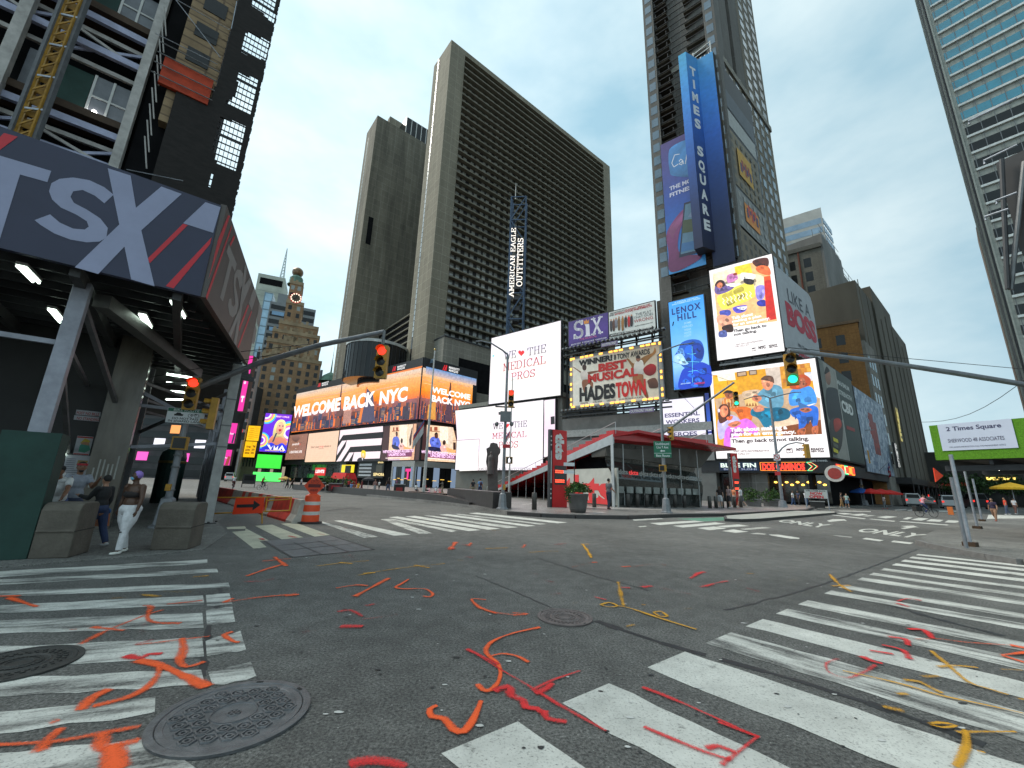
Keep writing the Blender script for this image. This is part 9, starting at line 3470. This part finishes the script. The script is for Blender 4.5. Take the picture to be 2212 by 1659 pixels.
# --- around the booth and on the plaza
t,W,hc,fwd,sid,arms,lg,up = stand('man in grey tee and dark jeans standing at the end of the booth glass',1316,1100.5,1034,60,PLZ,skin='m',top=(.13,.13,.14),bot=(.02,.03,.055),la=(6,12,16),ra=(10,12,40),L=(8,4),Rr=(-8,10),shoe=(.03,.03,.03))
t,W,hc,fwd,sid,arms,lg,up = stand('man in blue tee with a dark backpack at the foot of the steps',1036,1074.5,1034.5,330,PLZ,skin='m',top=(.16,.30,.55),bot=(.03,.04,.09),shorts=True)
bp_ = up(0,-.085,.2)
loose('backpack','dark backpack on the man in the blue tee','bag',lambda k:k.ball(bp_,.075,.05,.12,M('pack_plum',(.06,.03,.05),.8),12),W,W(bp_))
for a_ in(('man in black tee and khaki shorts beside the man with the backpack',1020.5,1074,1036,325,dict(skin='m',top=(.02,.02,.025),bot=(.22,.18,.12),shorts=True)),('woman in black top and blue jeans walking away near the litter bin',837,1066.5,1032,310,dict(skin='b',top=(.03,.015,.015),bot=(.05,.07,.13),hair='k',longhair=True)),('woman in purple behind the litter bin',855,1064,1034,60,dict(skin='b',top=(.14,.05,.12),bot=(.05,.04,.06),hair='n',longhair=True)),('seated woman in a white tank top on the granite bench',898,1067,1046,20,dict(skin='b',top=(.6,.6,.58),bot=(.05,.05,.07),sit=True,hair='k')),('seated person in a red shirt beside the children',918,1068,1046,60,dict(skin='d',top=(.45,.02,.02),bot=(.03,.03,.04),sit=True)),('small child in pink lying back on the granite bench',927,1069.5,1053,230,dict(skin='b',top=(.7,.35,.42),bot=(.7,.4,.45),sit=True,clamp=(1.0,1.25))),('child in white sitting on the granite bench',941,1070,1052,200,dict(skin='b',top=(.6,.6,.62),bot=(.5,.2,.2),sit=True,clamp=(1.0,1.25))),('child with pale headscarf in pink beside the child in white',949.5,1070,1054,160,dict(skin='b',top=(.65,.3,.36),bot=(.5,.12,.1),sit=True,clamp=(1.0,1.25),hair=(.6,.45,.38))),('tall man in dark tee and tan trousers standing over the children',954.5,1068.5,1038,240,dict(skin='d',top=(.05,.045,.04),bot=(.24,.19,.13),ra=(60,10,30))),('person in black near the plaza wall, left one of two behind the drum',619,1056.5,1035,100,dict(skin='l',top=(.03,.03,.03),bot=(.02,.02,.02))),('person in black near the plaza wall bending to the right',629,1057,1036,110,dict(skin='m',top=(.02,.02,.02),bot=(.02,.02,.02),lean=22)),('person in white shirt near the lamp pole behind the drum',649,1055,1037,90,dict(skin='m',top=(.6,.6,.62),bot=(.04,.04,.06))),('man all in black standing by the maroon cart',738.5,1061,1031.5,215,dict(skin='d',top=(.02,.02,.025),bot=(.03,.03,.035))),('person in a red top in the seated plaza group',751.5,1061,1040,170,dict(skin='b',top=(.45,.03,.03),bot=(.02,.02,.03))),('person in a blue top in the seated plaza group',757.5,1063,1044,190,dict(skin='b',top=(.15,.25,.5),bot=(.05,.05,.07),sit=True)),('person in brown in the seated plaza group',764,1062.5,1045,150,dict(skin='b',top=(.25,.10,.06),bot=(.10,.05,.03),sit=True,longhair=True)),('person in yellow in the seated plaza group',773,1062,1042,200,dict(skin='b',top=(.6,.30,.03),bot=(.4,.18,.02),sit=True)),('person in maroon at the right of the seated plaza group',780,1061.5,1040,260,dict(skin='b',top=(.22,.02,.03),bot=(.12,.02,.03))),('woman in a long grey dress outside the striped shop',808.5,1063.5,1036.5,150,dict(skin='b',top=(.3,.17,.15),bot=(.25,.25,.26),dress=True,hair=(.3,.14,.12),sleeves=True)),('man in black and white outside the striped shop',818,1061,1039,210,dict(skin='b',top=(.5,.5,.5),bot=(.03,.03,.03)))):
 stand(a_[0],a_[1],a_[2],a_[3],a_[4],PLZ,**a_[5])
for a_ in(('woman in black top and white shorts before the further pylon',1557,1097,1051.5,30,PLZ,dict(skin='l',top=(.03,.02,.02),bot=(.5,.5,.52),hair='n',longhair=True,shorts=True)),('man in pale pink tee with a dark backpack near the further pylon',1577,1097,1050.5,250,PLZ,dict(skin='l',top=(.5,.35,.34),bot=(.05,.05,.06),shorts=True,hair='n')),('person in an orange top between the pylon and the white tee man',1588,1096,1052.5,80,PLZ,dict(skin='l',top=(.7,.25,.12),bot=(.4,.3,.28),shorts=True,hair='n')),('man in white tee and grey shorts walking right of the further pylon',1602.5,1095.5,1051.5,320,PLZ,dict(skin='l',top=(.62,.62,.64),bot=(.10,.10,.12),shorts=True,L=(22,6),Rr=(-18,20))),('man in white tee and blue jeans left of the now open banner',1715,1094.5,1057,130,0,dict(skin='b',top=(.62,.62,.62),bot=(.03,.06,.14),la=(30,8,80))),('man in navy shirt and black trousers talking beside the white tee',1727,1094.5,1057.5,260,0,dict(skin='b',top=(.03,.04,.08),bot=(.015,.015,.02))),('person in white top and jeans in front of the now open banner',1744,1096.5,1060.5,70,0,dict(skin='b',top=(.62,.62,.64),bot=(.03,.06,.12),la=(50,8,80),shoe=(.5,.2,.05))),('man in dark tee and brown trousers at the kerb by the red neon',1820,1097,1065,120,.12,dict(skin='m',top=(.04,.04,.04),bot=(.24,.14,.06),la=(40,8,70))),('person in white and green with shorts at the kerb by the red neon',1831.5,1097,1067,200,.12,dict(skin='m',top=(.4,.5,.45),bot=(.10,.16,.24),shorts=True)),('man in white tee, grey trousers and red shoes on the far crossing',1913,1099,1070,285,0,dict(skin='d',top=(.62,.62,.62),bot=(.12,.14,.15),shoe=(.35,.02,.02),L=(18,4),Rr=(-14,16))),('person in a dark top with red shoes under the right shed',2152,1126,1077,250,.15,dict(skin='m',top=(.03,.02,.05),bot=(.28,.16,.10),shoe=(.4,.02,.02),L=(20,8),Rr=(-18,20))),('person in a red shirt beyond the right shed',2177,1112,1076,300,.15,dict(skin='m',top=(.6,.06,.03),bot=(.05,.07,.12))),('person in a white top beyond the right shed',2196,1111,1077,90,.15,dict(skin='m',top=(.55,.55,.58),bot=(.12,.06,.05)))):
 stand(a_[0],a_[1],a_[2],a_[3],a_[4],a_[5],**a_[6])
 # --- bicycles with riders
def bicycle(label,p,az,s,col):
 t = thing('bicycle',label,'bicycle',p)
 F = Face(p,az)
 fm = M('bike_black',(.02,.02,.022),.4,.3)
 for u in(-.52*s,.52*s):
  k = MB()
  for i in range(20):
   a,b = i*math.tau/20,(i+1)*math.tau/20
   r_ = .335*s
   k.tube([F.pt(u+r_*math.cos(a),p.z+r_+r_*math.sin(a)),F.pt(u+r_*math.cos(b),p.z+r_+r_*math.sin(b))],.02*s,fm,5,False)
  for i in range(8):
   a = i*math.tau/8
   k.tube([F.pt(u,p.z+.335*s),F.pt(u+.32*s*math.cos(a),p.z+.335*s+.32*s*math.sin(a))],.004,galv,4)
  k.build('wheel',t)
 k = MB()
 N = dict(r=(-.52,.335),b=(-.05,.30),s=(-.2,.85),h=(.36,.88),f=(.52,.335),hb=(.33,1.02))
 q = lambda n:F.pt(N[n][0]*s,p.z+N[n][1]*s)
 for a,b in('rb','rs','bs','bh','sh','hf'):
  k.tube([q(a),q(b)],.02*s,M('frame_'+col[0],col[1],.4),6)
 k.build('frame',t)
 k = MB()
 k.tube([q('h'),q('hb')],.018*s,fm,6)
 k.beam(q('hb')-F.n*.25*s,q('hb')+F.n*.25*s,.03,.03,fm)
 k.build('handlebar',t)
 k = MB()
 k.ball(F.pt(-.22*s,p.z+.9*s),.12*s,.08*s,.035*s,fm,8)
 k.build('saddle',t)
 return t,F
def rider(blabel,label,x,yw,yt,az,z=0.0,col=('dark',(.02,.02,.03)),**kw):
 p = G(x,yw,z)
 h = AT(x,yt,p.y).z
 s = min(1.15,max(.9,h/1.68))
 t,F = bicycle(blabel,p,az,s,col)
 q = F.pt(-.18*s,p.z)
 tt = person(label,Vector((q.x,q.y,p.z+.30*s)),1.66*s,az,L=(72,78),Rr=(36,66),la=(52,6,8),ra=(52,6,8),lean=14,**kw)
 return t,F,s,p
t,F,s,p = rider('black cargo bicycle with front and rear baskets on the far crossing','woman in a pink top riding the cargo bicycle',2003,1117,1073,100,skin='l',top=(.65,.30,.34),bot=(.04,.05,.12),hair='n')
k = MB()
k.fbox(F,.38*s,.86*s,p.z+.72*s,p.z+1.08*s,-.22,.22,M('basket_black',(.02,.02,.02),.8))
k.fbox(F,-.85*s,-.42*s,p.z+.45*s,p.z+.85*s,-.26,.26,MATS['basket_black'])
k.build('basket',t)
rider('bicycle seen from behind on the left avenue','cyclist in a white shirt seen from behind on the avenue',502,1059,1037,-30,skin='b',top=(.5,.5,.52),bot=(.10,.02,.03))
rider('dark bicycle crossing the avenue side on','cyclist in a red top crossing the avenue side on',566,1058.5,1036,100,skin='b',top=(.35,.02,.03),bot=(.03,.03,.04))
# --- vehicles
def car(label,cat,name,x0,x1,yw,yt,col,az,kind='suv',z=0.0):
 p = G((x0+x1)/2,yw,z)
 dist = (p-EYE).length
 hh = AT((x0+x1)/2,yt,p.y).z-z
 w = min(2.1,max(1.7,hh*(1.05 if kind!='van' else .9)))
 Ls = {'suv':4.7,'van':5.4,'car':4.5,'bus':11}[kind]
 if kind=='bus':
  w = 2.5
 t = thing(name,label,cat,p)
 F = Face(p,az)  # the tail (or nose) faces out of F
 side = Face(F.pt(-w/2,0,0),az-90)
 pm = M('car_'+'%02d%02d%02d'%tuple(int(c*99)for c in col),col,.3,.1,.1,1,spec=.7)
 bon = {'suv':(.55,.62),'van':(.42,.52),'car':(.6,.62),'bus':(.3,.3)}[kind]
 zb = z+.32
 prof = {'suv':[(0,.0),(0,.55),(.10,1.0),(.62,1.0),(.74,.62),(1,.55),(1,0)],'van':[(0,0),(0,.7),(.04,1.0),(.76,1.0),(.86,.6),(1,.5),(1,0)],'car':[(0,0),(.0,.55),(.16,.62),(.28,1.0),(.60,1.0),(.74,.6),(1,.5),(1,0)],'bus':[(0,0),(0,1),(1,1),(1,0)]}[kind]
 k = MB()
 vs = []
 for o in(0,w):
  for f,g in prof:
   ins = .10*w if g>.9 and kind!='bus' else 0
   vs.append(F.pt(-w/2+(o if o==0 else w)+(ins if o==0 else-ins),zb+(hh-.32)*g,-f*Ls))
 m_ = len(prof)
 k.mesh(vs,[tuple(range(m_)),tuple(range(m_,2*m_))[::-1]]+[(j,(j+1)%m_,m_+(j+1)%m_,m_+j)for j in range(m_)],pm)
 k.build('body',t,bevel=.05)
 k = MB()
 lo,hi = zb+(hh-.32)*(.60 if kind!='bus' else .45),zb+(hh-.32)*.93
 dz = .0 if kind in('van','bus')else(.06*Ls if kind=='suv' else .17*Ls)
 k.hexa([F.pt(-w*.42,lo,.02),F.pt(w*.42,lo,.02),F.pt(w*.42,lo,-.3),F.pt(-w*.42,lo,-.3),F.pt(-w*.38,hi,-dz+.02),F.pt(w*.38,hi,-dz+.02),F.pt(w*.38,hi,-dz-.3),F.pt(-w*.38,hi,-dz-.3)],win_dark)
 k.build('rear_window',t)
 for s in(-1,1):
  k = MB()
  k.hexa([F.pt(s*w*.505,lo,-Ls*.2),F.pt(s*w*.505,lo,-Ls*.66),F.pt(s*w*.40,lo,-Ls*.66),F.pt(s*w*.40,lo,-Ls*.2),F.pt(s*w*.44,hi,-Ls*.22),F.pt(s*w*.44,hi,-Ls*.58),F.pt(s*w*.36,hi,-Ls*.58),F.pt(s*w*.36,hi,-Ls*.22)],win_dark)
  k.build('side_window',t)
  k = MB()
  k.fbox(F,s*w*.42-.13,s*w*.42+.13,zb+(hh-.32)*.36,zb+(hh-.32)*.5,0,.03,E('tail_lamp',(.8,.03,.02),.9))
  k.build('tail_light',t)
  for f in(.2,.8):
   k = MB()
   c = F.pt(s*(w/2-.12),z+.34,-f*Ls)
   k.extr(Face(c,az+90),[(.34*math.cos(a),z+.34+.34*math.sin(a))for a in[i*math.tau/18 for i in range(18)]],-.12,.12,black)
   k.build('wheel',t)
 k = MB()
 k.fbox(F,-w*.47,w*.47,zb,zb+.22,.003,.09,darkgrey)
 k.build('bumper',t)
 return t
car('white van waiting furthest left on the side street','van','van',1962,1990,1095,1066,(.55,.56,.56),128,'van')
car('silver car behind the cargo bicycle','car','parked_car',1996,2022,1093,1073,(.40,.41,.43),130,'car')
car('white sport utility car between the shed posts','car','parked_car',2044,2070,1099.5,1070,(.55,.56,.57),130,'suv')
car('dark bus in the side street beyond the silver car','bus','bus',2004,2040,1090,1050,(.05,.045,.03),128,'bus')
car('dark sport utility car right of the shed posts','car','parked_car',2104,2140,1099.5,1066,(.06,.065,.07),120,'suv')
car('white van far down the left avenue','van','van',485,501,1040,1021,(.55,.56,.57),62,'van')
car('yellow green bus furthest down the left avenue','bus','bus',475,500,1034,1012,(.30,.32,.10),62,'bus')
p = G(535,1053)
t = thing('pedicab','black covered pedicab on the avenue between the two cyclists','pedicab',p)
F = Face(p,60)
k = MB()
k.extr(F,[(-.8,.5),(.8,.5),(.85,1.0),(.8,1.9),(-.8,1.9),(-.85,1.0)],-1.3,0,bin_m)
k.build('cabin',t)
k = MB()
k.extr(F,[(-.62,1.0),(.62,1.0),(.6,1.7),(-.6,1.7)],.005,.02,win_dark)
k.build('window',t)
for u in(-.8,.8):
 k = MB()
 k.extr(Face(F.pt(u,0,-.6),150),[(.35*math.cos(a),.35+.35*math.sin(a))for a in[i*math.tau/16 for i in range(16)]],-.04,.04,black)
 k.build('wheel',t)
def parasol(label,x,yt,yb,w,col,z=PLZ,n=8,dome=.35,cat='parasol'):
 c = AT(x,yt,G(x,yb,z).y)
 r_ = w/FP*(c-EYE).length/2
 t = thing('parasol',label,cat,Vector((c.x,c.y,z)))
 k = MB()
 k.lathe((c.x,c.y,c.z),[(.05,0),(r_*.5,-r_*dome*.45),(r_,-r_*dome),(r_*1.0,-r_*dome-.22)],cloth_mat(col),n)
 k.build('canopy',t)
 k = MB()
 k.tube([Vector((c.x,c.y,z)),c],.04,galv,6)
 k.build('pole',t)
for i,(x,yt,w)in enumerate(((1880,1055,34),(1902,1056,34),(1921,1058,30))):
 parasol(('leftmost red cafe parasol under the pixel billboard','middle red cafe parasol under the pixel billboard','rightmost red cafe parasol under the pixel billboard')[i],x,yt,1093,w,(.6,.02,.015),.12)
parasol('blue cafe parasol left of the red ones',1858,1054,1092,34,(.02,.10,.40),.12)
parasol('yellow food cart parasol beyond the right shed',2182,1042,1108,40,(.65,.38,.02),.15)
parasol('striped yellow food cart parasol by the far plaza edge',616,1029,1053,22,(.55,.33,.08))
parasol('black parasol outside the striped shop',797,1030,1060,24,(.03,.03,.035))
p = G(726,1060,PLZ+.0)
p = AT(726,1050,62)
t = thing('market_tent','red market stall tent on the plaza before the hotel shops','tent',Vector((p.x,p.y,PLZ)))
F = Face(p,118)
k = MB()
zt_ = AT(726,1021,p.y).z
k.hexa([F.pt(-1.5,zt_-.9,0),F.pt(1.5,zt_-.9,0),F.pt(1.5,zt_-.9,-2.4),F.pt(-1.5,zt_-.9,-2.4),F.pt(-1.35,zt_,-.4),F.pt(1.35,zt_,-.4),F.pt(1.35,zt_,-2),F.pt(-1.35,zt_,-2)],cloth_mat((.6,.02,.02)))
k.fbox(F,-1.5,1.5,PLZ+.3,zt_-.95,-2.4,-2.3,cloth_mat((.5,.02,.02)))
k.build('canopy',t)
k = MB()
for u in(-1.45,1.45):
 k.beam(F.pt(u,PLZ,-.05),F.pt(u,zt_-.9,-.05),.06,.06,galv)
k.build('tent_poles',t)
# --- shop fronts under the screens
sf_ = thing('shopfront','row of dark shopfronts with lit signs below the lower screens','shopfront',BW.pt(-45,PLZ))
k = MB()
k.fbox(BW,-83,SCU1,PLZ,6.9,-1.19,-.9,void)
k.fbox(BW,-83,-40,6.2,6.9,-.9,-.2,black)
k.build('recess',sf_)
bx = lambda f,x0,y0,x1,y1:(lambda a,b:(a[0],b[0],b[1],a[1]))(BW.uz(*f(x0,y0),-.5),BW.uz(*f(x1,y1),-.5))
def pane(f,x0,y0,x1,y1,m,name,d=(-.88,-.45)):
 u0,u1,z0,z1 = bx(f,x0,y0,x1,y1)
 k = MB()
 k.fbox(BW,u0,u1,max(PLZ,z0),z1,d[0],d[1],m)
 return k.build(name,sf_),(u0,u1,z0,z1)
for i in range(9):
 pane(ZA,170+i*112,915,270+i*112,1190,glass_mat('shop_glass',(.05,.055,.06),.1,.8,.6,1.2),'shop_window',(-.89,-.7))
o,(u0,u1,z0,z1) = pane(ZA,628,1000,792,1150,E('shop_red',(.75,.02,.03),.55),'red_sign')
k = MB()
lettering(k,BW,"LEVI'S",u0+.5,u1-.2,z0+(z1-z0)*.35,z0+(z1-z0)*.75,E('shop_white',(.9,.9,.9),.6),.06,-.43)
k.build('lettering',o)
o,_ = pane(ZA,1130,945,1330,1090,E('shop_yellow',(.95,.72,.02),.6),'yellow_display')
pane(ZA,1205,960,1285,1160,black,'figure_display',(-.44,-.3))
pane(ZA,1440,885,1895,1200,black,'black_front',(-.88,-.55))
for i in range(4):
 pane(ZA,1465-i*8,925+i*66,1690-i*8,962+i*66,M('shop_stripe',(.5,.5,.52),.5),'stripe',(-.54,-.5))
k = MB()
goldl = E('shop_gold',(1,.78,.35),.65)
put_text(k,BW,'SEPHORA',ZA(1695,1150),ZA(1900,1142),ZA(1695,1095),goldl,.03,-.4)
put_text(k,BW,'SEPHORA',ZA(1783,912),ZA(1890,908),ZA(1783,884),goldl,.03,-.4)
k.build('lettering',sf_)
pane(ZB,30,940,130,1080,M('shop_shelf',(.10,.09,.07),.5),'shelf_window',(-.54,-.5))
ph = thing('shopfront','pale framed phone shop with pink emblem wrapping the hotel corner','shopfront',BW.pt(-10,PLZ))
wf = M('shop_pale',(.36,.35,.33),.6,0,.1)
for F,u0,u1 in((BW,-15.8,-6.05),(WR,.02,14.5)):
 k = MB()
 k.fbox(F,u0,u1,5.4,6.9,-.6,-.05,wf)
 k.fbox(F,u0,u0+.5,PLZ,5.4,-.6,-.05,wf)
 k.fbox(F,u1-.5,u1,PLZ,5.4,-.6,-.05,wf)
 k.build('frame',ph)
 n = 7
 for i in range(n):
  a,b = u0+.5+(u1-u0-1)*i/n,u0+.5+(u1-u0-1)*(i+.93)/n
  k = MB()
  k.fbox(F,a,b,PLZ,5.4,-.5,-.3,E('shop_cool',(.22,.30,.42),.45)if i%3==0 else win_dark)
  k.build('pane',ph)
 k = MB()
 for i in range(5):
  a = u0+1+(u1-u0-2)*i/5
  k.fbox(F,a,a+1.2,1.9+.35*(i%2),2.05+.35*(i%2),-.29,-.2,E('shop_amber',(1,.6,.1),.7))
 k.build('shelf_lights',ph)['kind'] = 'stuff'
k = MB()
lettering(k,BW,'T',-9.6,-7.4,2.3,4.9,E('shop_magenta',(.9,.02,.25),.6),.06,-.02)
k.build('emblem',ph)
k = MB()
k.fbox(WR,14.6,22,2.3,4.2,-.6,-.1,wf)
lettering(k,WR,'T-Mobile',15,21.5,2.6,3.7,M('shop_crimson',(.5,.03,.06),.6),.02,-.07)
k.build('name_board',ph)
# --- restaurants under the corner screens
rs = thing('restaurant_front','dark restaurant front with red neon DOS CAMINOS sign under the corner screens','restaurant',BW.pt(73,PLZ))
k = MB()
k.fbox(BW,64,79.6,PLZ,6.3,-3,-2.6,void)
k.fbox(BW,64,80.1,4.4,6.4,-1.4,-.3,black)
k.fbox(SF,.1,43,4.3,5.9,-1.2,-.2,black)
k.fbox(SF,.1,43,PLZ,4.3,-3,-2.6,void)
k.build('shell',rs)
def rb(x0,y0,x1,y1,d=-.28):
 a,b = BW.uz(*G4(x0,y0),d),BW.uz(*G4(x1,y1),d)
 return a[0],b[0],b[1],a[1]
u0,u1,z0,z1 = rb(212,690,655,785)
k = MB()
k.fbox(BW,u0,u1,z0,z1,-.29,-.15,M('sign_deepblue',(.01,.025,.07),.5))
o = k.build('blue_sign',rs)
k = MB()
lettering(k,BW,'BLUE FIN',u0+.2,u1-.3,z0+(z1-z0)*.42,z0+(z1-z0)*.9,E('fin_lit',(.75,.9,.8),.7),.03,-.13)
lettering(k,BW,'BAR + SUSHI',u0+.6,u1-.3,z0+(z1-z0)*.1,z0+(z1-z0)*.3,E('fin_dim',(.3,.35,.5),.6),.01,-.13)
k.build('lettering',o)
u0,u1,z0,z1 = rb(665,692,1180,782)
k = MB()
neon = E('neon_red',(1,.04,.02),1.1)
neo2 = E('neon_orange',(1,.3,.03),1.0)
neg = E('neon_green',(.05,.9,.35),1.0)
k.fbox(BW,u0,u1,z0,z1,-.29,-.2,sgn_black)
for a,b in(((u0,z0),(u1,z0)),((u0,z1),(u1,z1)),((u0,z0),(u0,z1))):
 k.beam(BW.pt(*a,-.15),BW.pt(*b,-.15),.05,.05,neo2)
o = k.build('neon_sign',rs)
k = MB()
lettering(k,BW,'DOS CAMINOS',u0+.2,u1-.15,z0+.12,z1-.12,neon,.05,-.17)
k.build('lettering',o)
k = MB()
w_ = (u1-u0)*.09
for j,(m,q)in enumerate(((neg,0),(neon,.12))):
 for a,b in(((0,z1),(w_,z1)),((w_,z1),(w_*2.2,(z0+z1)/2)),((w_*2.2,(z0+z1)/2),(w_,z0)),((w_,z0),(0,z0)),((0,z0),(w_*1.1,(z0+z1)/2)),((w_*1.1,(z0+z1)/2),(0,z1))):
  s_ = lambda t:BW.pt(u1+.1+t[0]+q,t[1]+(-.1 if t[1]>(z0+z1)/2+.01 else(.1 if t[1]<(z0+z1)/2-.01 else 0))*j,-.15)
  k.beam(s_(a),s_(b),.05,.05,m)
k.build('neon_chevron',o)
k = MB()
put_text(k,BW,'CLEAR CHANNEL',G4(1215,680),G4(1410,674),G4(1215,660),sgn_white,.02,-.25)
k.build('lettering',rs)
k = MB()
for i in range(10):
 p = BW.at(*G4(815+i*62,905+30*(i%2)),-2.0)
 k.ball(p,.22,.22,.14,E('pendant_amber',(1,.55,.08),2),8)
k.build('pendant_lamps',rs)['kind'] = 'stuff'
for i in range(8):
 k = MB()
 a = 64.6+i*1.9
 k.fbox(BW,a,a+1.75,PLZ+.3,4.2,-2.55,-2.5,glass_mat('rest_glass',(.03,.028,.024),.08,.8,.6,1.0))
 k.fbox(BW,a-.12,a,PLZ,4.4,-2.55,-2.3,darkgrey)
 k.build('window',rs)
k = MB()
for i,u in enumerate((2.2,4.4,6.4,8.2,10)):
 k.fbox(SF,u,u+1.5,4.5,5.7,-.19,-.1,(neon,neo2,neg)[i%3])
 k.fbox(SF,u+.15,u+1.35,4.65,5.55,-.1,-.05,(neo2,neon,neon)[i%3])
k.build('corner_neon',rs)['kind'] = 'stuff'
p = BW.at(*G4(1490,815),.5)
k = MB()
k.extr(Face(p,VA(p)),[(1.05*math.cos(a),p.z+1.05*math.sin(a))for a in[i*math.tau/24 for i in range(24)]],-.3,0,M('ring_white',(.55,.5,.46),.5))
k.extr(Face(p,VA(p)),[(.72*math.cos(a),p.z+.72*math.sin(a))for a in[i*math.tau/24 for i in range(24)]],.002,.02,M('ring_red',(.35,.04,.03),.5))
k.build('round_sign',rs)
p = AT(*G4(1285,1040),46)
F = Face(p,VA(p))
a,b = F.uz(*G4(1155,990)),F.uz(*G4(1415,1092))
t = thing('banner','white banner reading WELCOME BACK NOW OPEN on a stand above the bin','banner',Vector((p.x,p.y,0)))
k = MB()
k.fbox(F,a[0],b[0],b[1],a[1],-.03,0,M('banner_cloth',(.46,.48,.47),.8,0,.1))
k.build('cloth',t)
k = MB()
W_b,H_b = b[0]-a[0],a[1]-b[1]
lettering(k,F,'WELCOME BACK',a[0]+W_b*.05,b[0]-W_b*.05,b[1]+H_b*.80,b[1]+H_b*.95,sgn_black,.03,.005)
lettering(k,F,'NOW',a[0]+W_b*.24,b[0]-W_b*.2,b[1]+H_b*.42,b[1]+H_b*.74,sgn_red,.05,.005)
lettering(k,F,'OPEN',a[0]+W_b*.18,b[0]-W_b*.18,b[1]+H_b*.04,b[1]+H_b*.36,sgn_red,.05,.005)
k.build('lettering',t)
k = MB()
for u in(a[0],b[0]):
 k.beam(F.pt(u,.0,-.06),F.pt(u,a[1],-.06),.07,.07,galv)
k.build('stand',t)
p = SF.at(*G4(1975,760),1.5)
t = thing('flag','striped flag on a slanted staff over the red parasols','flag',p)
k = MB()
k.tube([p-SF.n*2.3-Z*1.2,p+Z*1.2],.05,galv,6)
k.build('staff',t)
flag(t,p+Z*1.0,R(60),1.2,1.0,[(cloth('flag_blue',0),0,.5),(cloth('flag_red',0),.5,.9),(cloth('flag_white',0),.9,1.3),(cloth('flag_red',0),1.3,1.7)],1.0)
p = G(357,1131.5)
tag((lambda k:(k.lathe((p.x+.02,p.y-3.2,.985),[(.001,0),(.033,0),(.033,.11),(.026,.122),(.001,.122)],M('can_green',(.05,.25,.06),.3,.5),14),k.build('drink_can',base=(p.x,p.y,0)))[1])(MB()),'small green drink can standing on the right concrete block','can')
# --- the dark far side of the street beyond the right shed
FB = Face(AT(2010,1080,120),140)
t = thing('shop_building','dark shop building with yellow lit signs beyond the right shed','building',Vector((FB.p.x,FB.p.y,0)))
k = MB()
k.fbox(FB,0,90,0,14.5,-12,0,M('far_shop',(.05,.048,.045),.8,0,.4,.3))
k.build('wall',t)
for i in range(9):
 k = MB()
 k.fbox(FB,2+i*7,7.5+i*7,.4,4.2,-.3,.05,win_dark)
 k.build('shop_window',t)
k = MB()
for i in range(7):
 k.fbox(FB,3+i*8.5,8+i*8.5,5.2+1.6*(i%2),5.9+1.6*(i%2),.02,.2,E('shop_lamps',(1,.7,.15),1.2)if i%3 else E('shop_red_dim',(.5,.03,.03),.7))
k.build('lit_signs',t)['kind'] = 'stuff'
for i,(x,y)in enumerate(((2068,1088),(2122,1090),(2190,1090))):
 p = AT(x,y,95)
 p.z = 0
 t = thing('street_tree',('street tree behind the white sport utility car','street tree behind the dark sport utility car','street tree behind the yellow food cart parasol')[i],'tree',p)
 k = MB()
 k.tube([p,p+Vector((.1,0,2.2)),p+Vector((0,.1,4.5))],[.2,.15,.08],M('bark',(.06,.045,.03),.9),8)
 for j in range(5):
  k.tube([p+Z*(2.2+j*.4),p+Vector((1.6*math.cos(j*1.3),1.6*math.sin(j*1.3),4+j*.4))],[.07,.03],MATS['bark'],5)
 k.build('trunk',t)
 leaves('crown',t,p+Z*5,2.8,2.8,2.3,900,.26,lf[:2],20+i)
